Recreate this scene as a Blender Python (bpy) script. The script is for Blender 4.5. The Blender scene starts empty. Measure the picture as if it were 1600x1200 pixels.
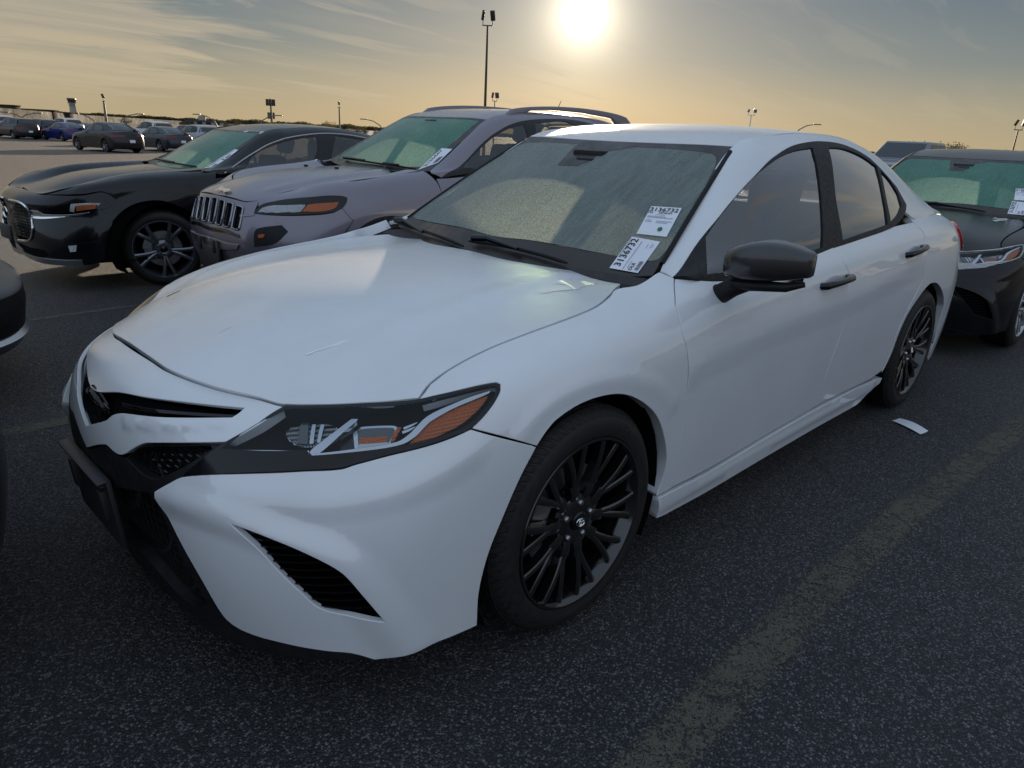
import bpy, bmesh, math, random
import numpy as np
from mathutils import Vector, Matrix, Euler
from mathutils.bvhtree import BVHTree
from mathutils.geometry import delaunay_2d_cdt
random.seed(7); rng = np.random.default_rng(7)
PI = math.pi
SC = bpy.context.scene
COL = SC.collection
SC.render.engine = 'CYCLES'

# ------------------------------------------------------------------ camera
W, H = 1600, 1200
CAMP = np.array([-1.38833064, -1.95429667, 1.33332206])
YAW, PITCH, ROLL, FPX = .770598018, .335964832, .0497371836, 1107.01738
def cam_axes():
    cy, sy, cp, sp = math.cos(YAW), math.sin(YAW), math.cos(PITCH), math.sin(PITCH)
    f = np.array([cy*cp, sy*cp, -sp]); r = np.array([sy, -cy, 0.]); u = np.cross(r, f)
    cr, sr = math.cos(ROLL), math.sin(ROLL)
    return cr*r+sr*u, -sr*r+cr*u, f
CR, CU, CF = cam_axes()
cam_d = bpy.data.cameras.new('camera'); cam = bpy.data.objects.new('camera', cam_d); COL.objects.link(cam)
cam.matrix_world = Matrix(((CR[0], CU[0], -CF[0], CAMP[0]), (CR[1], CU[1], -CF[1], CAMP[1]), (CR[2], CU[2], -CF[2], CAMP[2]), (0, 0, 0, 1)))
cam_d.sensor_width = 36; cam_d.lens = FPX/W*36; cam_d.clip_start = .05; cam_d.clip_end = 6000
SC.camera = cam
def ray(px, py): return CF + CR*(px-W/2)/FPX - CU*(py-H/2)/FPX
def at(px, py, **k):
    d = ray(px, py); a, v = list(k.items())[0]; i = 'xyz'.index(a); t = (v-CAMP[i])/d[i]
    return CAMP + t*d
def proj(P):
    d = np.asarray(P, float)-CAMP; z = d@CF
    return np.array([W/2+FPX*(d@CR)/z, H/2-FPX*(d@CU)/z])

# ------------------------------------------------------------------ sun, sky, exposure
SUN_AZ, SUN_EL = math.radians(40.3), math.radians(8.5)
SUN_DIR = Vector((math.cos(SUN_EL)*math.cos(SUN_AZ), math.cos(SUN_EL)*math.sin(SUN_AZ), math.sin(SUN_EL)))
sun_d = bpy.data.lights.new('sun', 'SUN'); sun = bpy.data.objects.new('sun', sun_d); COL.objects.link(sun)
sun_d.energy = 5.0; sun_d.angle = math.radians(.55); sun_d.color = (1.0, .83, .62)
sun.rotation_euler = SUN_DIR.to_track_quat('Z', 'Y').to_euler(); sun.location = (30, 30, 12)
SC.view_settings.view_transform = 'Standard'; SC.view_settings.look = 'None'
SC.view_settings.exposure = 0.0; SC.view_settings.gamma = 1.0
try: SC.view_settings.use_curve_mapping = False
except Exception: pass
SC.cycles.max_bounces = 8; SC.cycles.transparent_max_bounces = 24; SC.cycles.diffuse_bounces = 3
SC.cycles.glossy_bounces = 4; SC.cycles.transmission_bounces = 6
SC.cycles.caustics_reflective = False; SC.cycles.caustics_refractive = False
SC.cycles.sample_clamp_indirect = 6.0
SC.cycles.use_denoising = True

class NT:
    """tiny helper round a node tree"""
    def __init__(s, nt): s.nt = nt; s.n = nt.nodes; s.l = nt.links; s.n.clear()
    def add(s, t, **k):
        nd = s.n.new(t)
        for a, b in k.items():
            if a.startswith('i_'):
                key = a[2:]
                key = int(key) if key.isdigit() else key.replace('_', ' ')
                s.set(nd, key, b)
            else: setattr(nd, a, b)
        return nd
    def set(s, nd, key, v):
        if isinstance(v, tuple) and len(v) == 2 and hasattr(v[0], 'outputs'): s.l.new(v[0].outputs[v[1]], nd.inputs[key])
        elif hasattr(v, 'outputs'): s.l.new(v.outputs[0], nd.inputs[key])
        elif hasattr(v, 'is_linked'): s.l.new(v, nd.inputs[key])
        else: nd.inputs[key].default_value = v
    def math(s, op, a, b=None, c=None, clamp=False):
        nd = s.add('ShaderNodeMath', operation=op, use_clamp=clamp)
        for i, v in enumerate((a, b, c)):
            if v is not None: s.set(nd, i, v)
        return nd.outputs[0]
    def vmath(s, op, a, b=None):
        nd = s.add('ShaderNodeVectorMath', operation=op)
        for i, v in enumerate((a, b)):
            if v is not None: s.set(nd, i, v)
        return nd.outputs['Value'] if op in ('DOT_PRODUCT', 'LENGTH', 'DISTANCE') else nd.outputs[0]
    def ramp(s, fac, pts, mode='LINEAR'):
        nd = s.add('ShaderNodeValToRGB'); cr = nd.color_ramp; cr.interpolation = mode
        while len(cr.elements) < len(pts): cr.elements.new(.5)
        for e, (p, c) in zip(cr.elements, pts):
            e.position = p; e.color = (c, c, c, 1) if not isinstance(c, tuple) else (*c, 1)
        s.set(nd, 0, fac); return nd.outputs[0]
    def mix(s, fac, a, b, mode='MIX'):
        nd = s.add('ShaderNodeMix', data_type='RGBA', blend_type=mode)
        s.set(nd, 0, fac)
        for i, v in ((6, a), (7, b)):
            if isinstance(v, tuple) and not hasattr(v[0], 'outputs'): v = (*v, 1) if len(v) == 3 else v
            s.set(nd, i, v)
        return nd.outputs[2]
    def noise(s, vec, scale, detail=3, rough=.55, dist=0., out=0):
        nd = s.add('ShaderNodeTexNoise'); 
        if vec is not None: s.set(nd, 'Vector', vec)
        s.set(nd, 'Scale', scale); s.set(nd, 'Detail', detail); s.set(nd, 'Roughness', rough); s.set(nd, 'Distortion', dist)
        return nd.outputs[out]
    def maprange(s, v, a, b, c=0., d=1., smooth=False):
        nd = s.add('ShaderNodeMapRange', interpolation_type='SMOOTHSTEP' if smooth else 'LINEAR')
        for i, x in enumerate((v, a, b, c, d)): s.set(nd, i, x)
        return nd.outputs[0]

world = bpy.data.worlds.new('World'); SC.world = world; world.use_nodes = True
def build_world():
    t = NT(world.node_tree)
    tc = t.add('ShaderNodeTexCoord')
    D = t.vmath('NORMALIZE', tc.outputs['Generated'])
    sky = t.add('ShaderNodeTexSky', sky_type='NISHITA', sun_disc=False, sun_elevation=SUN_EL, sun_rotation=PI/2-SUN_AZ,
                altitude=30, air_density=1.15, dust_density=2.0, ozone_density=2.2)
    sep = t.add('ShaderNodeSeparateXYZ'); t.set(sep, 0, D)
    z = sep.outputs[2]
    # thin high cloud, lit by the low sun: a flat layer far above, streaked across the view
    zc = t.math('MAXIMUM', z, .02)
    dv = t.add('ShaderNodeCombineXYZ')
    t.set(dv, 0, t.math('DIVIDE', sep.outputs[0], t.math('ADD', zc, .10))); t.set(dv, 1, t.math('DIVIDE', sep.outputs[1], t.math('ADD', zc, .10)))
    mp = t.add('ShaderNodeMapping'); t.set(mp, 'Vector', dv); mp.inputs['Rotation'].default_value = (0, 0, math.radians(-38)); mp.inputs['Scale'].default_value = (.22, .95, 1)
    c1 = t.noise(mp, .8, 6, .60, .5)
    c2 = t.noise(mp, .21, 3, .5, .4)
    cl = t.math('MULTIPLY', t.maprange(c1, .44, .72, 0, 1, True), t.maprange(c2, .42, .62, 0, 1, True))
    # a broad sheet of cloud low on the left of the view
    az = Vector((math.cos(math.radians(88)), math.sin(math.radians(88)), .20)).normalized()
    wob = t.math('MULTIPLY', t.math('SUBTRACT', t.noise(mp, .9, 6, .65, 1.2), .5), .22)
    sh = t.maprange(t.math('ADD', t.vmath('DOT_PRODUCT', D, tuple(az)), wob), .915, .945, 0, 1, True)
    m2 = t.add('ShaderNodeMapping'); t.set(m2, 'Vector', dv); m2.inputs['Rotation'].default_value = (0, 0, math.radians(-62)); m2.inputs['Scale'].default_value = (.5, 2.6, 1)
    edge = t.noise(m2, .9, 6, .62, .8)
    sheet = t.math('MULTIPLY', sh, t.maprange(edge, .25, .62, .35, .95, True))
    streak = t.math('MULTIPLY', t.maprange(t.noise(m2, 1.15, 5, .55, .5), .53, .66, 0, .75, True), t.maprange(c2, .36, .58, .2, 1, True))
    cl = t.math('MAXIMUM', t.math('MAXIMUM', cl, sheet), streak)
    cl = t.math('MULTIPLY', cl, t.maprange(z, .0, .05, 0, 1, True))
    sd = t.vmath('DOT_PRODUCT', D, tuple(SUN_DIR))
    ang = t.math('ARCCOSINE', t.math('MINIMUM', sd, .999999))
    return t, sky, cl, ang, z, D
t, sky, cl, ang, zz, DD = build_world()
SKY_STRENGTH = .085
EXPO = 1.12
SC.view_settings.exposure = EXPO
def finish_world():
    # forward scattering round the sun, thin haze that evens the dome, cloud warmed by the low sun
    glow = t.math('ADD', t.math('MULTIPLY', t.math('EXPONENT', t.math('MULTIPLY', ang, -38.)), 14.),
                  t.math('MULTIPLY', t.math('EXPONENT', t.math('MULTIPLY', ang, -5.0)), .8))
    base = t.mix(1., sky.outputs[0], (.028, .028, .032), 'MULTIPLY')
    k8 = (8., 8., 8.)
    near_h = t.mix(1., t.ramp(zz, [(0., (.305, .245, .145)), (.05, (.232, .212, .152)), (.10, (.125, .147, .146)), (.16, (.076, .108, .132)), (.45, (.17, .22, .29)), (1., (.28, .37, .49))]), k8, 'MULTIPLY')
    far_h = t.mix(1., t.ramp(zz, [(0., (.36, .38, .40)), (.10, (.37, .43, .53)), (.3, (.35, .44, .57)), (1., (.30, .37, .47))]), k8, 'MULTIPLY')
    away = t.maprange(t.vmath('DOT_PRODUCT', DD, (math.cos(SUN_AZ), math.sin(SUN_AZ), 0.)), .45, -.45, 0, 1, True)
    base = t.mix(1., base, t.mix(away, near_h, far_h), 'ADD')
    gl = t.mix(1., (1., .88, .66), glow, 'MULTIPLY')
    base = t.mix(1., base, gl, 'ADD')
    lit = t.mix(t.maprange(zz, 0., .15), (3.2, 2.55, 1.5), (2.5, 2.15, 1.6))
    lit = t.mix(t.math('EXPONENT', t.math('MULTIPLY', ang, -2.6)), lit, (3.6, 3.0, 2.3))
    col = t.mix(t.math('MULTIPLY', cl, .8), base, lit)
    disc = t.maprange(ang, .008, .030, 1, 0, True)
    col = t.mix(1., col, t.mix(1., (200., 170., 130.), disc, 'MULTIPLY'), 'ADD')
    bg = t.add('ShaderNodeBackground'); t.set(bg, 0, col); t.set(bg, 1, SKY_STRENGTH)
    out = t.add('ShaderNodeOutputWorld'); t.l.new(bg.outputs[0], out.inputs[0])
finish_world()
try: world.cycles.sampling_method = 'MANUAL'; world.cycles.sample_map_resolution = 1024
except Exception: pass
# ------------------------------------------------------------------ surfaces
def spl_mat(t, q):
    """natural cubic spline through knots t evaluated at q, as a matrix"""
    n = len(t); h = np.diff(t); A = np.zeros((n, n)); B = np.zeros((n, n))
    A[0, 0] = A[-1, -1] = 1
    for i in range(1, n-1):
        A[i, i-1] = h[i-1]; A[i, i] = 2*(h[i-1]+h[i]); A[i, i+1] = h[i]
        B[i, i-1] = 6/h[i-1]; B[i, i] = -6/h[i-1]-6/h[i]; B[i, i+1] = 6/h[i]
    M2 = np.linalg.solve(A, B)
    q = np.clip(q, t[0], t[-1]); k = np.clip(np.searchsorted(t, q, 'right')-1, 0, n-2)
    a = (t[k+1]-q)/h[k]; b = 1-a; E = np.zeros((len(q), n)); r = np.arange(len(q))
    E[r, k] += a; E[r, k+1] += b
    E += ((a**3-a)*h[k]**2/6)[:, None]*M2[k]+((b**3-b)*h[k]**2/6)[:, None]*M2[k+1]
    return E
def smooth_net(N, lam):
    for ax in (0, 1):
        n = N.shape[ax]
        if n < 4 or lam <= 0: continue
        D = np.zeros((n-2, n))
        for i in range(n-2): D[i, i:i+3] = (1, -2, 1)
        S = np.linalg.inv(np.eye(n)+lam*D.T@D)
        N = np.moveaxis(np.tensordot(S, np.moveaxis(N, ax, 0), 1), 0, ax)
    return N
class Surf:
    """C2 spline sheet through a net of points; u runs along columns, v along rows, both about metres"""
    def __init__(s, net, M=10, lam=0., mirror=False, flip=False, warp=None):
        N = np.array(net, float)                       # [row(v)][col(u)][3]
        if mirror:                                     # column 0 lies on y = 0
            L = N[:, :0:-1].copy(); L[..., 1] *= -1; N = np.concatenate([L, N], 1)
        if lam: N = smooth_net(N, lam)
        if warp is not None: N = warp(N)
        nr, nc = N.shape[:2]
        du = np.linalg.norm(np.diff(N, axis=1), axis=2).mean(0); dv = np.linalg.norm(np.diff(N, axis=0), axis=2).mean(1)
        s.tu = np.r_[0, np.cumsum(np.maximum(du, .012))]; s.tv = np.r_[0, np.cumsum(np.maximum(dv, .012))]
        if mirror: s.tu -= s.tu[(nc-1)//2]
        def dense(t): return np.concatenate([np.linspace(t[i], t[i+1], M, endpoint=False) for i in range(len(t)-1)]+[t[-1:]])
        s.qu = dense(s.tu); s.qv = dense(s.tv)
        Eu = spl_mat(s.tu, s.qu); Ev = spl_mat(s.tv, s.qv)
        s.P = np.einsum('ar,rck,bc->abk', Ev, N, Eu)
        gu = np.gradient(s.P, s.qu, axis=1); gv = np.gradient(s.P, s.qv, axis=0)
        n = np.cross(gu, gv); n /= np.maximum(np.linalg.norm(n, axis=2, keepdims=True), 1e-9)
        s.N = -n if flip else n
        R, Cc = s.P.shape[:2]; s.R, s.C = R, Cc
        V = s.P.reshape(-1, 3); idx = np.arange(R*Cc).reshape(R, Cc)
        a, b, c, d = idx[:-1, :-1].ravel(), idx[:-1, 1:].ravel(), idx[1:, 1:].ravel(), idx[1:, :-1].ravel()
        s.tri = np.concatenate([np.stack([a, b, c], 1), np.stack([a, c, d], 1)])
        s.V = V; s.UV = np.stack(np.meshgrid(s.qu, s.qv), 2).reshape(-1, 2)
        s.bvh = BVHTree.FromPolygons([tuple(p) for p in V], [tuple(map(int, q)) for q in s.tri])
    def _uv(s, loc, ti):
        a, b, c = (s.V[k] for k in s.tri[ti]); v0, v1, v2 = b-a, c-a, np.array(loc)-a
        d00, d01, d11, d20, d21 = v0@v0, v0@v1, v1@v1, v2@v0, v2@v1; den = d00*d11-d01*d01
        if abs(den) < 1e-14: return s.UV[s.tri[ti][0]]
        v = (d11*d20-d01*d21)/den; w = (d00*d21-d01*d20)/den
        U = s.UV[s.tri[ti]]; return U[0]*(1-v-w)+U[1]*v+U[2]*w
    def hit(s, o, d):
        loc, n, i, _ = s.bvh.ray_cast(Vector(o), Vector(d).normalized())
        return None if loc is None else s._uv(loc, i)
    def near(s, p):
        loc, n, i, _ = s.bvh.find_nearest(Vector(p)); return s._uv(loc, i)
    def near_ray(s, o, d):
        d = np.array(d)/np.linalg.norm(d); w = s.V-o; t = w@d
        dist = np.linalg.norm(w-t[:, None]*d, axis=1)/np.maximum(t, .1)
        k = np.argmin(dist+np.where(t > 0, 0, 9)); return s.UV[k]
    def ev(s, uv):
        uv = np.atleast_2d(np.asarray(uv, float))
        def fi(q, x):
            x = np.clip(x, q[0], q[-1]); k = np.clip(np.searchsorted(q, x, 'right')-1, 0, len(q)-2)
            return k, (x-q[k])/(q[k+1]-q[k])
        i, a = fi(s.qu, uv[:, 0]); j, b = fi(s.qv, uv[:, 1]); a = a[:, None]; b = b[:, None]
        def L(G): return (G[j, i]*(1-a)+G[j, i+1]*a)*(1-b)+(G[j+1, i]*(1-a)+G[j+1, i+1]*a)*b
        P = L(s.P); N = L(s.N); N /= np.maximum(np.linalg.norm(N, axis=1, keepdims=True), 1e-9)
        return P, N

class Frame:
    """a vehicle's own axes: x back from the front axle, y to its right, z up; pix() looks up what the camera sees of it"""
    def __init__(s, loc=(0, 0, 0), rz=0.):
        s.M = Matrix.Translation(Vector(loc)) @ Matrix.Rotation(rz, 4, 'Z'); s.I = s.M.inverted()
        s.o = np.array(s.I @ Vector(CAMP)); s.loc = loc; s.rz = rz
    def ray(s, px, py): return np.array(s.I.to_3x3() @ Vector(ray(px, py)))
    def at(s, px, py, **k):
        d = s.ray(px, py); a, v = list(k.items())[0]; i = 'xyz'.index(a); return s.o+(v-s.o[i])/d[i]*d
WORLD = Frame()

def resolve(S, F, pts, mode='pix'):
    """outline entries: (px, py) seen by the camera; ('p', x, y, z) nearest; ('s', x, z) from the driver's side; ('t', x, y) from above; ('uv', u, v)"""
    out = []
    for p in pts:
        if p[0] == 'p': out.append(S.near(p[1:4]))
        elif p[0] == 's': h = S.hit((p[1], -3, p[2]), (0, 1, 0)); out.append(h if h is not None else S.near((p[1], -.9, p[2])))
        elif p[0] == 't': h = S.hit((p[1], p[2], 3), (0, 0, -1)); out.append(h if h is not None else S.near((p[1], p[2], .9)))
        elif p[0] == 'uv': out.append(np.array(p[1:3], float))
        else:
            d = F.ray(p[0], p[1]); h = S.hit(F.o, d)
            out.append(h if h is not None else S.near_ray(F.o, d))
    return np.array(out, float)
def densify(L, step, closed=True):
    L = np.asarray(L, float); out = []
    n = len(L)
    for i in range(n if closed else n-1):
        a, b = L[i], L[(i+1) % n]; k = max(1, int(np.ceil(np.linalg.norm(b-a)/step)))
        for j in range(k): out.append(a+(b-a)*j/k)
    if not closed: out.append(L[-1])
    return np.array(out)
def curve_pts(L, closed=True, n=6, sharp=50):
    """round a polyline (Catmull-Rom) but keep corners turning more than sharp degrees"""
    L = np.asarray(L, float); m = len(L); out = []
    def corner(i):
        if not closed and i in (0, m-1): return True
        a, b, c = L[(i-1) % m], L[i], L[(i+1) % m]; u, v = b-a, c-b
        nu, nv = np.linalg.norm(u), np.linalg.norm(v)
        if nu < 1e-9 or nv < 1e-9: return True
        return math.degrees(math.acos(max(-1, min(1, (u@v)/(nu*nv))))) > sharp
    cor = [corner(i) for i in range(m)]
    for i in range(m if closed else m-1):
        p1, p2 = L[i], L[(i+1) % m]
        seg = np.linalg.norm(p2-p1)
        p0 = 2*p1-p2 if cor[i] else L[(i-1) % m]; p3 = 2*p2-p1 if cor[(i+1) % m] else L[(i+2) % m]
        a0 = max(np.linalg.norm(p1-p0), 1e-6); a2 = max(np.linalg.norm(p3-p2), 1e-6)
        m1 = (p2-p0)/(a0+seg)*seg; m2 = (p3-p1)/(a2+seg)*seg
        for j in range(n):
            t = j/n; t2, t3 = t*t, t*t*t
            out.append((2*t3-3*t2+1)*p1+(t3-2*t2+t)*m1+(-2*t3+3*t2)*p2+(t3-t2)*m2)
    if not closed: out.append(L[-1])
    return np.array(out)
def area2(L): return .5*np.sum(L[:, 0]*np.roll(L[:, 1], -1)-np.roll(L[:, 0], -1)*L[:, 1])
def inside(L, Q):
    x, y = Q[:, 0], Q[:, 1]; r = np.zeros(len(Q), bool); n = len(L)
    for i in range(n):
        x1, y1 = L[i]; x2, y2 = L[(i+1) % n]
        if y1 == y2: continue
        c = (y1 > y) != (y2 > y); r ^= c & (x < (x2-x1)*(y-y1)/(y2-y1)+x1)
    return r
def pdist(L, Q, closed=True):
    best = np.full(len(Q), 1e9); n = len(L)
    for i in range(n if closed else n-1):
        a, b = L[i], L[(i+1) % n]; ab = b-a; d = ab@ab
        t = np.clip(((Q-a)@ab)/d, 0, 1) if d > 1e-14 else np.zeros(len(Q))
        best = np.minimum(best, np.linalg.norm(Q-a-t[:, None]*ab, axis=1))
    return best
def inset(L, g):
    """move a closed outline inward by g (counter-clockwise outlines)"""
    if abs(g) < 1e-9: return L
    n = len(L); e = np.roll(L, -1, 0)-L; ln = np.maximum(np.linalg.norm(e, axis=1, keepdims=True), 1e-9); e = e/ln
    nr = np.stack([-e[:, 1], e[:, 0]], 1); m = nr+np.roll(nr, 1, 0); k = np.linalg.norm(m, axis=1, keepdims=True)
    m = m/np.maximum(k, 1e-6); c = np.maximum((m*nr).sum(1, keepdims=True), .5)
    return L+m*g/c
def clean(L, eps=4e-4):
    out = [L[0]]
    for p in L[1:]:
        if np.linalg.norm(p-out[-1]) > eps: out.append(p)
    if np.linalg.norm(out[0]-out[-1]) <= eps: out.pop()
    return np.array(out)

MESHES = {}
def link(name, me, parent=None, mat=None, label=None):
    o = bpy.data.objects.new(name, me); COL.objects.link(o)
    if parent is not None: o.parent = parent
    if mat is not None:
        me.materials.clear()
        for m in (mat if isinstance(mat, (list, tuple)) else [mat]): me.materials.append(m)
    if label: o['label'] = label
    return o
def mesh_np(name, V, Fc, N=None, smooth=True, mi=None):
    me = bpy.data.meshes.new(name); me.from_pydata([tuple(map(float, p)) for p in V], [], [tuple(map(int, f)) for f in Fc])
    if mi is not None: me.polygons.foreach_set('material_index', np.asarray(mi, dtype=np.int32))
    if smooth: me.polygons.foreach_set('use_smooth', [True]*len(me.polygons))
    me.update()
    if N is not None: me.normals_split_custom_set_from_vertices([tuple(map(float, n)) for n in N])
    return me
def panel(name, S, F, outline, mat, parent, holes=(), off=0., gap=.0025, step=.025, depth=.02, feats=(), curved=True,
          sharp=50, mirror=False, label=None, fine=None, edge=.002, sym=False, hole_depth=None, raw=False, both=False):
    """one trimmed sheet of surface S inside outline, lifted by off, with a rolled edge and a return flange"""
    def prep(pts, g, ccw=True):
        L = resolve(S, F, pts) if not raw else np.asarray(pts, float)
        if sym:                                        # left half given from the centre line round to the centre line
            R_ = L[::-1].copy(); R_[:, 0] *= -1
            L = np.concatenate([L, R_])
            L = clean(L, 1e-4)
        if curved: L = curve_pts(L, True, 5, sharp)
        L = clean(L)
        if area2(L) < 0: L = L[::-1]
        L = inset(L, g if ccw else -g)
        L = clean(densify(L, step)); return L
    def prep_hole(h):
        L = resolve(S, F, h) if not raw else np.asarray(h, float)
        if curved: L = curve_pts(L, True, 5, sharp)
        L = clean(L)
        if area2(L) < 0: L = L[::-1]
        return clean(densify(inset(L, -gap), step))
    O = prep(outline, gap); Hs = [prep_hole(h) for h in holes]
    lo, hi = O.min(0), O.max(0)
    st = fine or step
    gx = np.arange(lo[0]+st*.5, hi[0], st); gy = np.arange(lo[1]+st*.5, hi[1], st)
    Q = np.stack(np.meshgrid(gx, gy), 2).astype(float); Q[1::2, :, 0] += st*.5; Q = Q.reshape(-1, 2)
    if len(Q):
        k = inside(O, Q)&(pdist(O, Q) > st*.45)
        for h in Hs: k &= ~inside(h, Q)&(pdist(h, Q) > st*.45)
        Q = Q[k]
    FL = []
    for f in feats:
        L = densify(curve_pts(resolve(S, F, f['line']) if not raw else f['line'], False, 5, 60), st*.6, False)
        L = L[inside(O, L)&(pdist(O, L) > st*.15)]
        f = dict(f); f['L'] = L; FL.append(f)
        if len(L) and len(Q): Q = Q[pdist(L, Q, False) > st*.4]
    loops = [O]+Hs; allp = list(O); edges = []; base = 0
    for lp in loops:
        n = len(lp); edges += [(base+i, base+(i+1) % n) for i in range(n)]
        if base: allp += list(lp)
        base += n
    for f in FL:
        L = f['L']; n = len(L)
        if n > 1 and f.get('constrain', True): edges += [(base+i, base+i+1) for i in range(n-1)]
        allp += list(L); base += n
    allp += list(Q)
    A = np.array(allp)
    vs, es, fs, ov, oe, of = delaunay_2d_cdt([Vector(p) for p in A], edges, [], 0, 1e-6)
    P2 = np.array([tuple(v) for v in vs]); T = [f for f in fs if len(f) == 3]; T = np.array(T, int)
    cen = P2[T].mean(1); k = inside(O, cen)
    for h in Hs: k &= ~inside(h, cen)
    T = T[k]
    ar = (P2[T[:, 1], 0]-P2[T[:, 0], 0])*(P2[T[:, 2], 1]-P2[T[:, 0], 1])-(P2[T[:, 2], 0]-P2[T[:, 0], 0])*(P2[T[:, 1], 1]-P2[T[:, 0], 1])
    T = T[np.abs(ar) > 1e-10]
    P, N = S.ev(P2)
    ofs = np.full(len(P2), off, float); rel = bool(FL)
    for f in FL:
        if not len(f['L']): continue
        d = pdist(f['L'], P2, False); w = f.get('w', .05); x = np.clip(1-d/w, 0, 1)
        ofs += f.get('h', .01)*(x if f.get('sharp') else x*x*(3-2*x))
    P = P+N*ofs[:, None]
    # orient triangles to the surface normal
    fn = np.cross(P[T[:, 1]]-P[T[:, 0]], P[T[:, 2]]-P[T[:, 0]]); bad = (fn*N[T[:, 0]]).sum(1) < 0
    T[bad] = T[bad][:, ::-1]
    if rel:                                            # shading normal of the lifted sheet, by differences on the surface itself
        def lifted(Q2):
            p_, n_ = S.ev(Q2); o_ = np.full(len(Q2), off, float)
            for f in FL:
                if not len(f['L']): continue
                x = np.clip(1-pdist(f['L'], Q2, False)/f.get('w', .05), 0, 1); o_ += f.get('h', .01)*(x if f.get('sharp') else x*x*(3-2*x))
            return p_+n_*o_[:, None]
        e = .006; du = lifted(P2+np.array([e, 0]))-lifted(P2-np.array([e, 0])); dv = lifted(P2+np.array([0, e]))-lifted(P2-np.array([0, e]))
        nn = np.cross(du, dv); l = np.linalg.norm(nn, axis=1, keepdims=True); sg = np.sign((nn*N).sum(1, keepdims=True)); sg[sg == 0] = 1
        N = np.where(l > 1e-12, nn*sg/np.maximum(l, 1e-12), N)
    V = [P]; NS = [N]; Fc = [tuple(t) for t in T]; nv = len(P)
    # rolled edges and flanges
    lookup = {tuple(np.round(p, 6)): i for i, p in enumerate(P2)}
    orig = {}
    for ni, lst in enumerate(ov):
        for o_ in lst: orig.setdefault(o_, ni)
    base = 0
    if depth > 0:
        for li, lp in enumerate(loops):
            n = len(lp); ids = np.array([orig.get(base+i, -1) for i in range(n)]); base += n
            if (ids < 0).any(): ids = ids[ids >= 0]; n = len(ids)
            if n < 3: continue
            B = P[ids]; Nb = N[ids]; tg = np.roll(B, -1, 0)-np.roll(B, 1, 0)
            tg /= np.maximum(np.linalg.norm(tg, axis=1, keepdims=True), 1e-9); outw = np.cross(tg, Nb)
            c2 = P2[ids]; q = P2[ids]+.0005*0
            # outward in-plane: away from material
            ctr = (lambda s_: s_)(1.0)
            sgn = 1.0
            test2 = c2[0]  # orientation: outer loops and holes both run ccw
            mid = outw
            e2 = np.roll(c2, -1, 0)-np.roll(c2, 1, 0)
            # parametric (u,v) orientation against the 3-D normal
            du = S.ev(c2+np.array([1e-3, 0]))[0]-S.ev(c2)[0]; dv = S.ev(c2+np.array([0, 1e-3]))[0]-S.ev(c2)[0]
            hand = np.sign((np.cross(du, dv)*Nb).sum(1).mean()) or 1.0
            outw = outw*hand*(1 if li == 0 else -1)
            dep = depth if li == 0 or hole_depth is None else hole_depth
            R1 = B+outw*edge*.8-Nb*edge; R2 = R1-Nb*dep-outw*edge*.5
            Nm = Nb*.35+outw*.94; Nm /= np.maximum(np.linalg.norm(Nm, axis=1, keepdims=True), 1e-9)
            V += [R1, R1, R2]; NS += [Nm, outw, outw]
            a = nv; b = nv+n; c = nv+2*n; nv += 3*n
            for i in range(n):
                j = (i+1) % n
                q1 = (ids[i], ids[j], a+j, a+i); q2 = (b+i, b+j, c+j, c+i)
                if (hand*(1 if li == 0 else -1)) > 0: q1 = q1[::-1]; q2 = q2[::-1]
                Fc += [q1, q2]
    V = np.concatenate(V); NS = np.concatenate(NS)
    me = mesh_np(name, V, Fc, NS); o = link(name, me, parent, mat, label)
    if mirror:
        V2 = V*np.array([1, -1, 1]); N2 = NS*np.array([1, -1, 1])
        me2 = mesh_np(name, V2, [tuple(f)[::-1] for f in Fc], N2); o2 = link(name, me2, parent, mat, label)
        return o, o2
    return o
def mir(o, parent=None):
    """the other side's copy of a part"""
    me = o.data; V = np.empty(len(me.vertices)*3); me.vertices.foreach_get('co', V); V = V.reshape(-1, 3)*np.array([1, -1, 1])
    m2 = mesh_np(me.name, V, [tuple(p.vertices)[::-1] for p in me.polygons], None, True, [p.material_index for p in me.polygons])
    for p, q in zip(m2.polygons, me.polygons): p.use_smooth = q.use_smooth
    o2 = bpy.data.objects.new(o.name.split('.')[0], m2); COL.objects.link(o2); o2.parent = parent or o.parent
    for m in me.materials: m2.materials.append(m)
    return o2
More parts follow.
